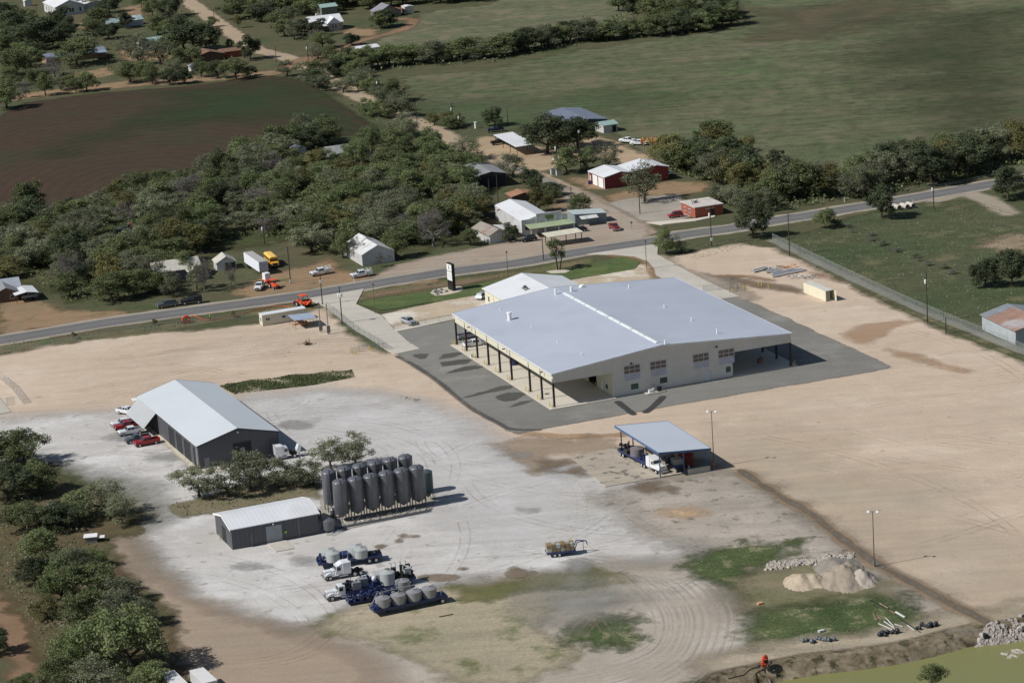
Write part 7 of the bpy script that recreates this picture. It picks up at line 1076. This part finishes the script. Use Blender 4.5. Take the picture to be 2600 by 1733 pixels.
for (u, v, w_, h_, k) in [(-10, 1185, 14, 9, 'oak'), (60, 1180, 12, 9, 'oak'), (20, 1270, 13, 8, 'dark'), (100, 1250, 12, 7.5, 'oak'), (200, 1320, 10, 6.5, 'oak'), (270, 1310, 11, 8, 'mesq'), (310, 1330, 9, 7, 'mesq'), (150, 1345, 10, 6, 'dark'), (70, 1350, 12, 7, 'oak'), (110, 1430, 10, 8, 'oak'), (180, 1455, 10, 6, 'mesq'), (230, 1440, 7, 4, 'lime'), (90, 1490, 8, 6, 'dark'), (160, 1530, 12, 8.5, 'lime'), (240, 1520, 12, 7.5, 'oak'), (310, 1530, 9, 6, 'mesq'), (120, 1570, 7, 4.5, 'yellow'), (220, 1600, 12, 8, 'oak'), (290, 1600, 11, 8, 'mesq'), (360, 1590, 8, 6, 'mesq'), (330, 1706, 17, 13.5, 'oak'), (210, 1690, 12, 8, 'lime'), (180, 1660, 6, 4, 'yellow'), (270, 1700, 10, 7, 'mesq'), (150, 1745, 11, 6, 'oak'), (250, 1770, 13, 7, 'mesq'), (380, 1760, 10, 5.5, 'oak'), (410, 1700, 7, 5, 'mesq'), (-5, 1660, 6, 5, 'dark'), (60, 1762, 6, 4, 'oak')]:
    big = h_ == 13.5; lb = {'oak': 'green', 'dark': 'dark green', 'mesq': 'grey-green', 'yellow': 'yellowing', 'lime': 'bright green'}[k]
    tree(k, u, v, w_*.93, h_*.95, 'tallest green oak with a dark trunk, at the bottom left above the white box bodies' if big else f'{lb} tree in the grove along the lower left edge', None if big else 'grove along the lower left edge')
for l, u, v in [('left one of three little red-leaved saplings on the highway verge', 189, 860), ('middle one of three little autumn saplings on the highway verge', 394, 826), ('right one of three little autumn saplings on the highway verge', 592, 806)]:
    t = tree('yellow', u, v, 1.6, 2.0, l, 'saplings on the verge', None, 'sapling')
# undergrowth, crop strip, weeds: stuff
def scatter(name, label, polys, n, size, h0, h1, material, seed, holes=(), px=True, cat=None):
    r = np.random.default_rng(seed); PP = [W2(q) if px else q for q in polys]; V = []; ar = []
    for q in PP: a = np.array(q); ar.append(np.ptp(a[:, 0])*np.ptp(a[:, 1]))
    for q, w_ in zip(PP, ar):
        a = np.array(q); k = int(n*w_/sum(ar)); x = r.uniform(a[:, 0].min(), a[:, 0].max(), k); y = r.uniform(a[:, 1].min(), a[:, 1].max(), k); ok = inside(x, y, q)
        for h_ in holes: ok &= ~inside(x, y, h_)
        V.append(np.stack([x[ok], y[ok]], 1))
    p = np.concatenate(V); k = len(p); cl_ = np.sin(p[:, 0]*.35+np.sin(p[:, 1]*.23)*2)*np.sin(p[:, 1]*.31+1.3); keep = r.random(k) < .55+.45*cl_; p = p[keep]; k = len(p)
    z = h0+(h1-h0)*r.random(k)*(0.6+.4*np.sin(p[:, 0]*.7+p[:, 1]*.4)); c = np.column_stack([p, z+zf(p[:, 0], p[:, 1])]); nr = r.normal(size=(k, 3)); nr[:, 2] += .8; nr /= np.linalg.norm(nr, axis=1)[:, None]; t = np.cross(nr, r.normal(size=(k, 3))); t /= np.linalg.norm(t, axis=1)[:, None]; b = np.cross(nr, t); s = size*(.5+r.random(k))[:, None]
    v = np.stack([c-t*s-b*s*.5, c+t*s-b*s*.6, c+t*s*.8+b*s*.6, c-t*s*.8+b*s*.5], 1).reshape(-1, 3); me = mesh_np(name, v, np.arange(4*k).reshape(-1, 4), material); me.attributes.new('lf', 'FLOAT', 'POINT').data.foreach_set('value', np.repeat(r.random(k), 4).astype('f')); o = bpy.data.objects.new(name, me); COL.objects.link(o); tag(o, label, cat or 'undergrowth', None, 'stuff'); return o
scatter('undergrowth', 'brush and low growth under the trees of the dense woods', [WD], 90000, .24, 0, 2.6, LM['oak'], 1, HO[1:], False)
scatter('undergrowth', 'brush under the grove along the lower left edge', [m([(0, 1070), (100, 1070), (130, 1130), (260, 1180), (220, 1240), (240, 1330), (330, 1420), (380, 1500), (380, 1568), (150, 1568), (60, 1420), (0, 1320)])], 22000, .18, 0, 1.6, LM['mesq'], 2)
scatter('undergrowth', 'brush at the foot of the hedgerow across the top', [[(850, 175), (1000, 150), (1250, 130), (1450, 95), (1600, 20), (1800, 20), (1900, 55), (1760, 88), (1500, 112), (1250, 160), (1000, 180), (870, 200)], [(600, 40), (900, 0), (1190, -20), (1190, 5), (900, 20), (760, 50), (640, 55)]], 16000, .4, 0, 2.2, LM['oak'], 3)
scatter('undergrowth', 'brush at the foot of the tree belt along the highway', [[(1680, 410), (1860, 410), (1960, 470), (2150, 470), (2400, 420), (2640, 370), (2640, 410), (2400, 465), (2200, 505), (2000, 530), (1880, 540), (1830, 470), (1690, 440)]], 22000, .35, 0, 2.2, LM['oak'], 4)
scatter('undergrowth', 'brush along the country road verges', [[(830, 150), (880, 185), (960, 240), (1060, 295), (1180, 330), (1180, 345), (1060, 310), (960, 262), (900, 225), (840, 180)], [(720, 190), (790, 205), (860, 245), (940, 295), (1000, 320), (980, 325), (900, 280), (830, 235), (740, 205)]], 9000, .3, 0, 1.5, LM['mesq'], 5)
scatter('undergrowth', 'brush among the houses at the top left', [[(0, 20), (110, 60), (280, 90), (330, 130), (560, 120), (600, 150), (480, 180), (240, 200), (0, 240)], [(400, 30), (480, 20), (530, 60), (560, 110), (460, 100), (380, 70)]], 9000, .35, 0, 1.4, LM['dark'], 6)
scatter('undergrowth', 'low litter and brush in the bed between the workshop and the low shed', [m([(395, 1160), (480, 1135), (620, 1090), (735, 1105), (745, 1145), (700, 1140), (500, 1178), (420, 1185)])], 2600, .18, 0, .6, LM['mesq'], 7)
KR = lambda x, y: (650+x/3.612, 866+y/3.612)
scatter('weed_strip', 'dense strip of knee-high green weeds behind the dark workshop', [m([(505, 888), (560, 876), (700, 860), (808, 850), (816, 866), (720, 885), (600, 898), (540, 906)])], 60000, .13, 0, .5, LM['lime'], 8, cat='weeds')
scatter('weed_strip', 'small strip of green weeds on the tan ground between the workshop and the hangar', [m([(903, 907), (925, 908), (965, 918), (960, 924), (930, 917)])], 900, .14, 0, .35, LM['oak'], 9, cat='weeds')
scatter('tall_grass', 'ragged tall grass and weeds by the pond, the ditch and the turning loop', [m([(1720, 1435), (1850, 1388), (2080, 1372), (2170, 1435), (2000, 1475), (1780, 1508)]), m([(1575, 1290), (1720, 1252), (1825, 1248), (1720, 1315), (1600, 1325)]), m([(1290, 1445), (1440, 1405), (1468, 1468), (1340, 1488)]), m([(1600, 1560), (1880, 1515), (1960, 1520), (1640, 1620)])], 9000, .12, 0, .16, LM['mesq'], 10, cat='grass')
scatter('meadow_tufts', 'tufts and clumps of rough grass across the green meadow', [[(1990, 625), (2190, 550), (2450, 520), (2600, 560), (2600, 880), (2400, 805), (2170, 705)]], 16000, .16, 0, .14, LM['mesq'], 11, cat='grass')
scatter('verge_tufts', 'rough grass along the highway verges', [[(0, 870), (300, 835), (650, 790), (780, 765), (780, 778), (650, 800), (300, 852), (0, 895)], [(940, 735), (1300, 690), (1480, 660), (1480, 668), (1300, 700), (960, 748)], [(1740, 625), (1960, 590), (1960, 610), (1760, 660)]], 9000, .16, 0, .25, LM['mesq'], 12, cat='grass')
# ---------------- labels: say which one ----------------
def scr(p):
    d = np.array(p)-np.array([0, 0, CH]); z = d @ _fw; return 1300+CF*(d @ _r2)/z, 866.5-CF*(d @ _u2)/z
ORD = ['first', 'second', 'third', 'fourth', 'fifth', 'sixth', 'seventh', 'eighth', 'ninth', 'tenth', 'eleventh', 'twelfth', 'thirteenth', 'fourteenth', 'fifteenth', 'sixteenth', 'seventeenth', 'eighteenth', 'nineteenth', 'twentieth'] + ['twenty-'+x for x in ('first', 'second', 'third', 'fourth', 'fifth', 'sixth', 'seventh', 'eighth', 'ninth')] + ['thirtieth'] + ['thirty-'+x for x in ('first', 'second', 'third', 'fourth', 'fifth', 'sixth', 'seventh', 'eighth', 'ninth')]
LMK = [('the spreading oak at the field edge', 76, 540), ('the dark truck in the clearing', 320, 580), ('the left frame edge', -20, 660), ('the left roadside house', 40, 720), ('the porch house', 430, 700), ('the small garage', 565, 670), ('the box trailer', 645, 660), ('the school bus', 700, 640), ('the old barn', 940, 640), ('the woodland house', 840, 400), ('the half-hidden shed', 740, 405), ('the big bare tree', 1100, 590), ('the tin-roofed cottage', 1240, 590), ('the open barn', 1240, 450), ('the middle of the field edge', 480, 470), ('the far field corner', 620, 410), ('the dirt track', 960, 430), ('the middle of the woods', 780, 520), ('the left part of the woods', 180, 620), ('the inner clearing', 550, 545), ('the centre right of the woods', 980, 520), ('the parked cars in the shade', 450, 770)]
ADJ = {'oak_tree': 'green', 'mesquite_tree': 'grey-green', 'dark_oak_tree': 'dark green', 'young_tree': 'bright green', 'bare_tree': 'bare grey', 'yellowing_tree': 'yellowish'}
by = {}
for o in list(COL.objects):
    if o.parent is None and o.get('category') and o.get('kind') != 'stuff': by.setdefault(o['label'], []).append(o)
for lb, l in by.items():
    if len(l) < 2: continue
    P = {o.name: scr(o.location) for o in l}
    if l[0].get('group') == 'trees of the dense woods':
        sub = {}
        for o in l: x, y = P[o.name]; k = min(LMK, key=lambda q: (q[1]-x)**2+((q[2]-y)*1.6)**2)[0]; sub.setdefault(k, []).append(o)
        for k, q in sub.items():
            q.sort(key=lambda o: P[o.name][0]); a = ADJ[o_.name.split('.')[0]] if (o_ := q[0]) else ''
            for i, o in enumerate(q): o['label'] = f'only {a} woods tree near {k}' if len(q) == 1 else f'{ORD[i]} {a} woods tree from left, near {k}'
        continue
    l.sort(key=lambda o: P[o.name][0]); n = len(l)
    if n > 20:                                                        # by kind first
        sub = {}
        for o in l: sub.setdefault(o.name.split('.')[0], []).append(o)
        for k, q in sub.items():
            for i, o in enumerate(q): o['label'] = f'{ADJ.get(k, "")} {lb}'.strip() if len(q) == 1 else f'{ORD[i]} {ADJ.get(k, "")} {lb}, from left' if i < 39 else lb
    else:
        for i, o in enumerate(l): o['label'] = f'{ORD[i]} from the left: {lb}'
for o in COL.objects:
    if o.parent is None and o.get('label') and len(o['label'].replace('-', ' ').split()) > 16: print('LONG', len(o['label'].split()), o['label'])
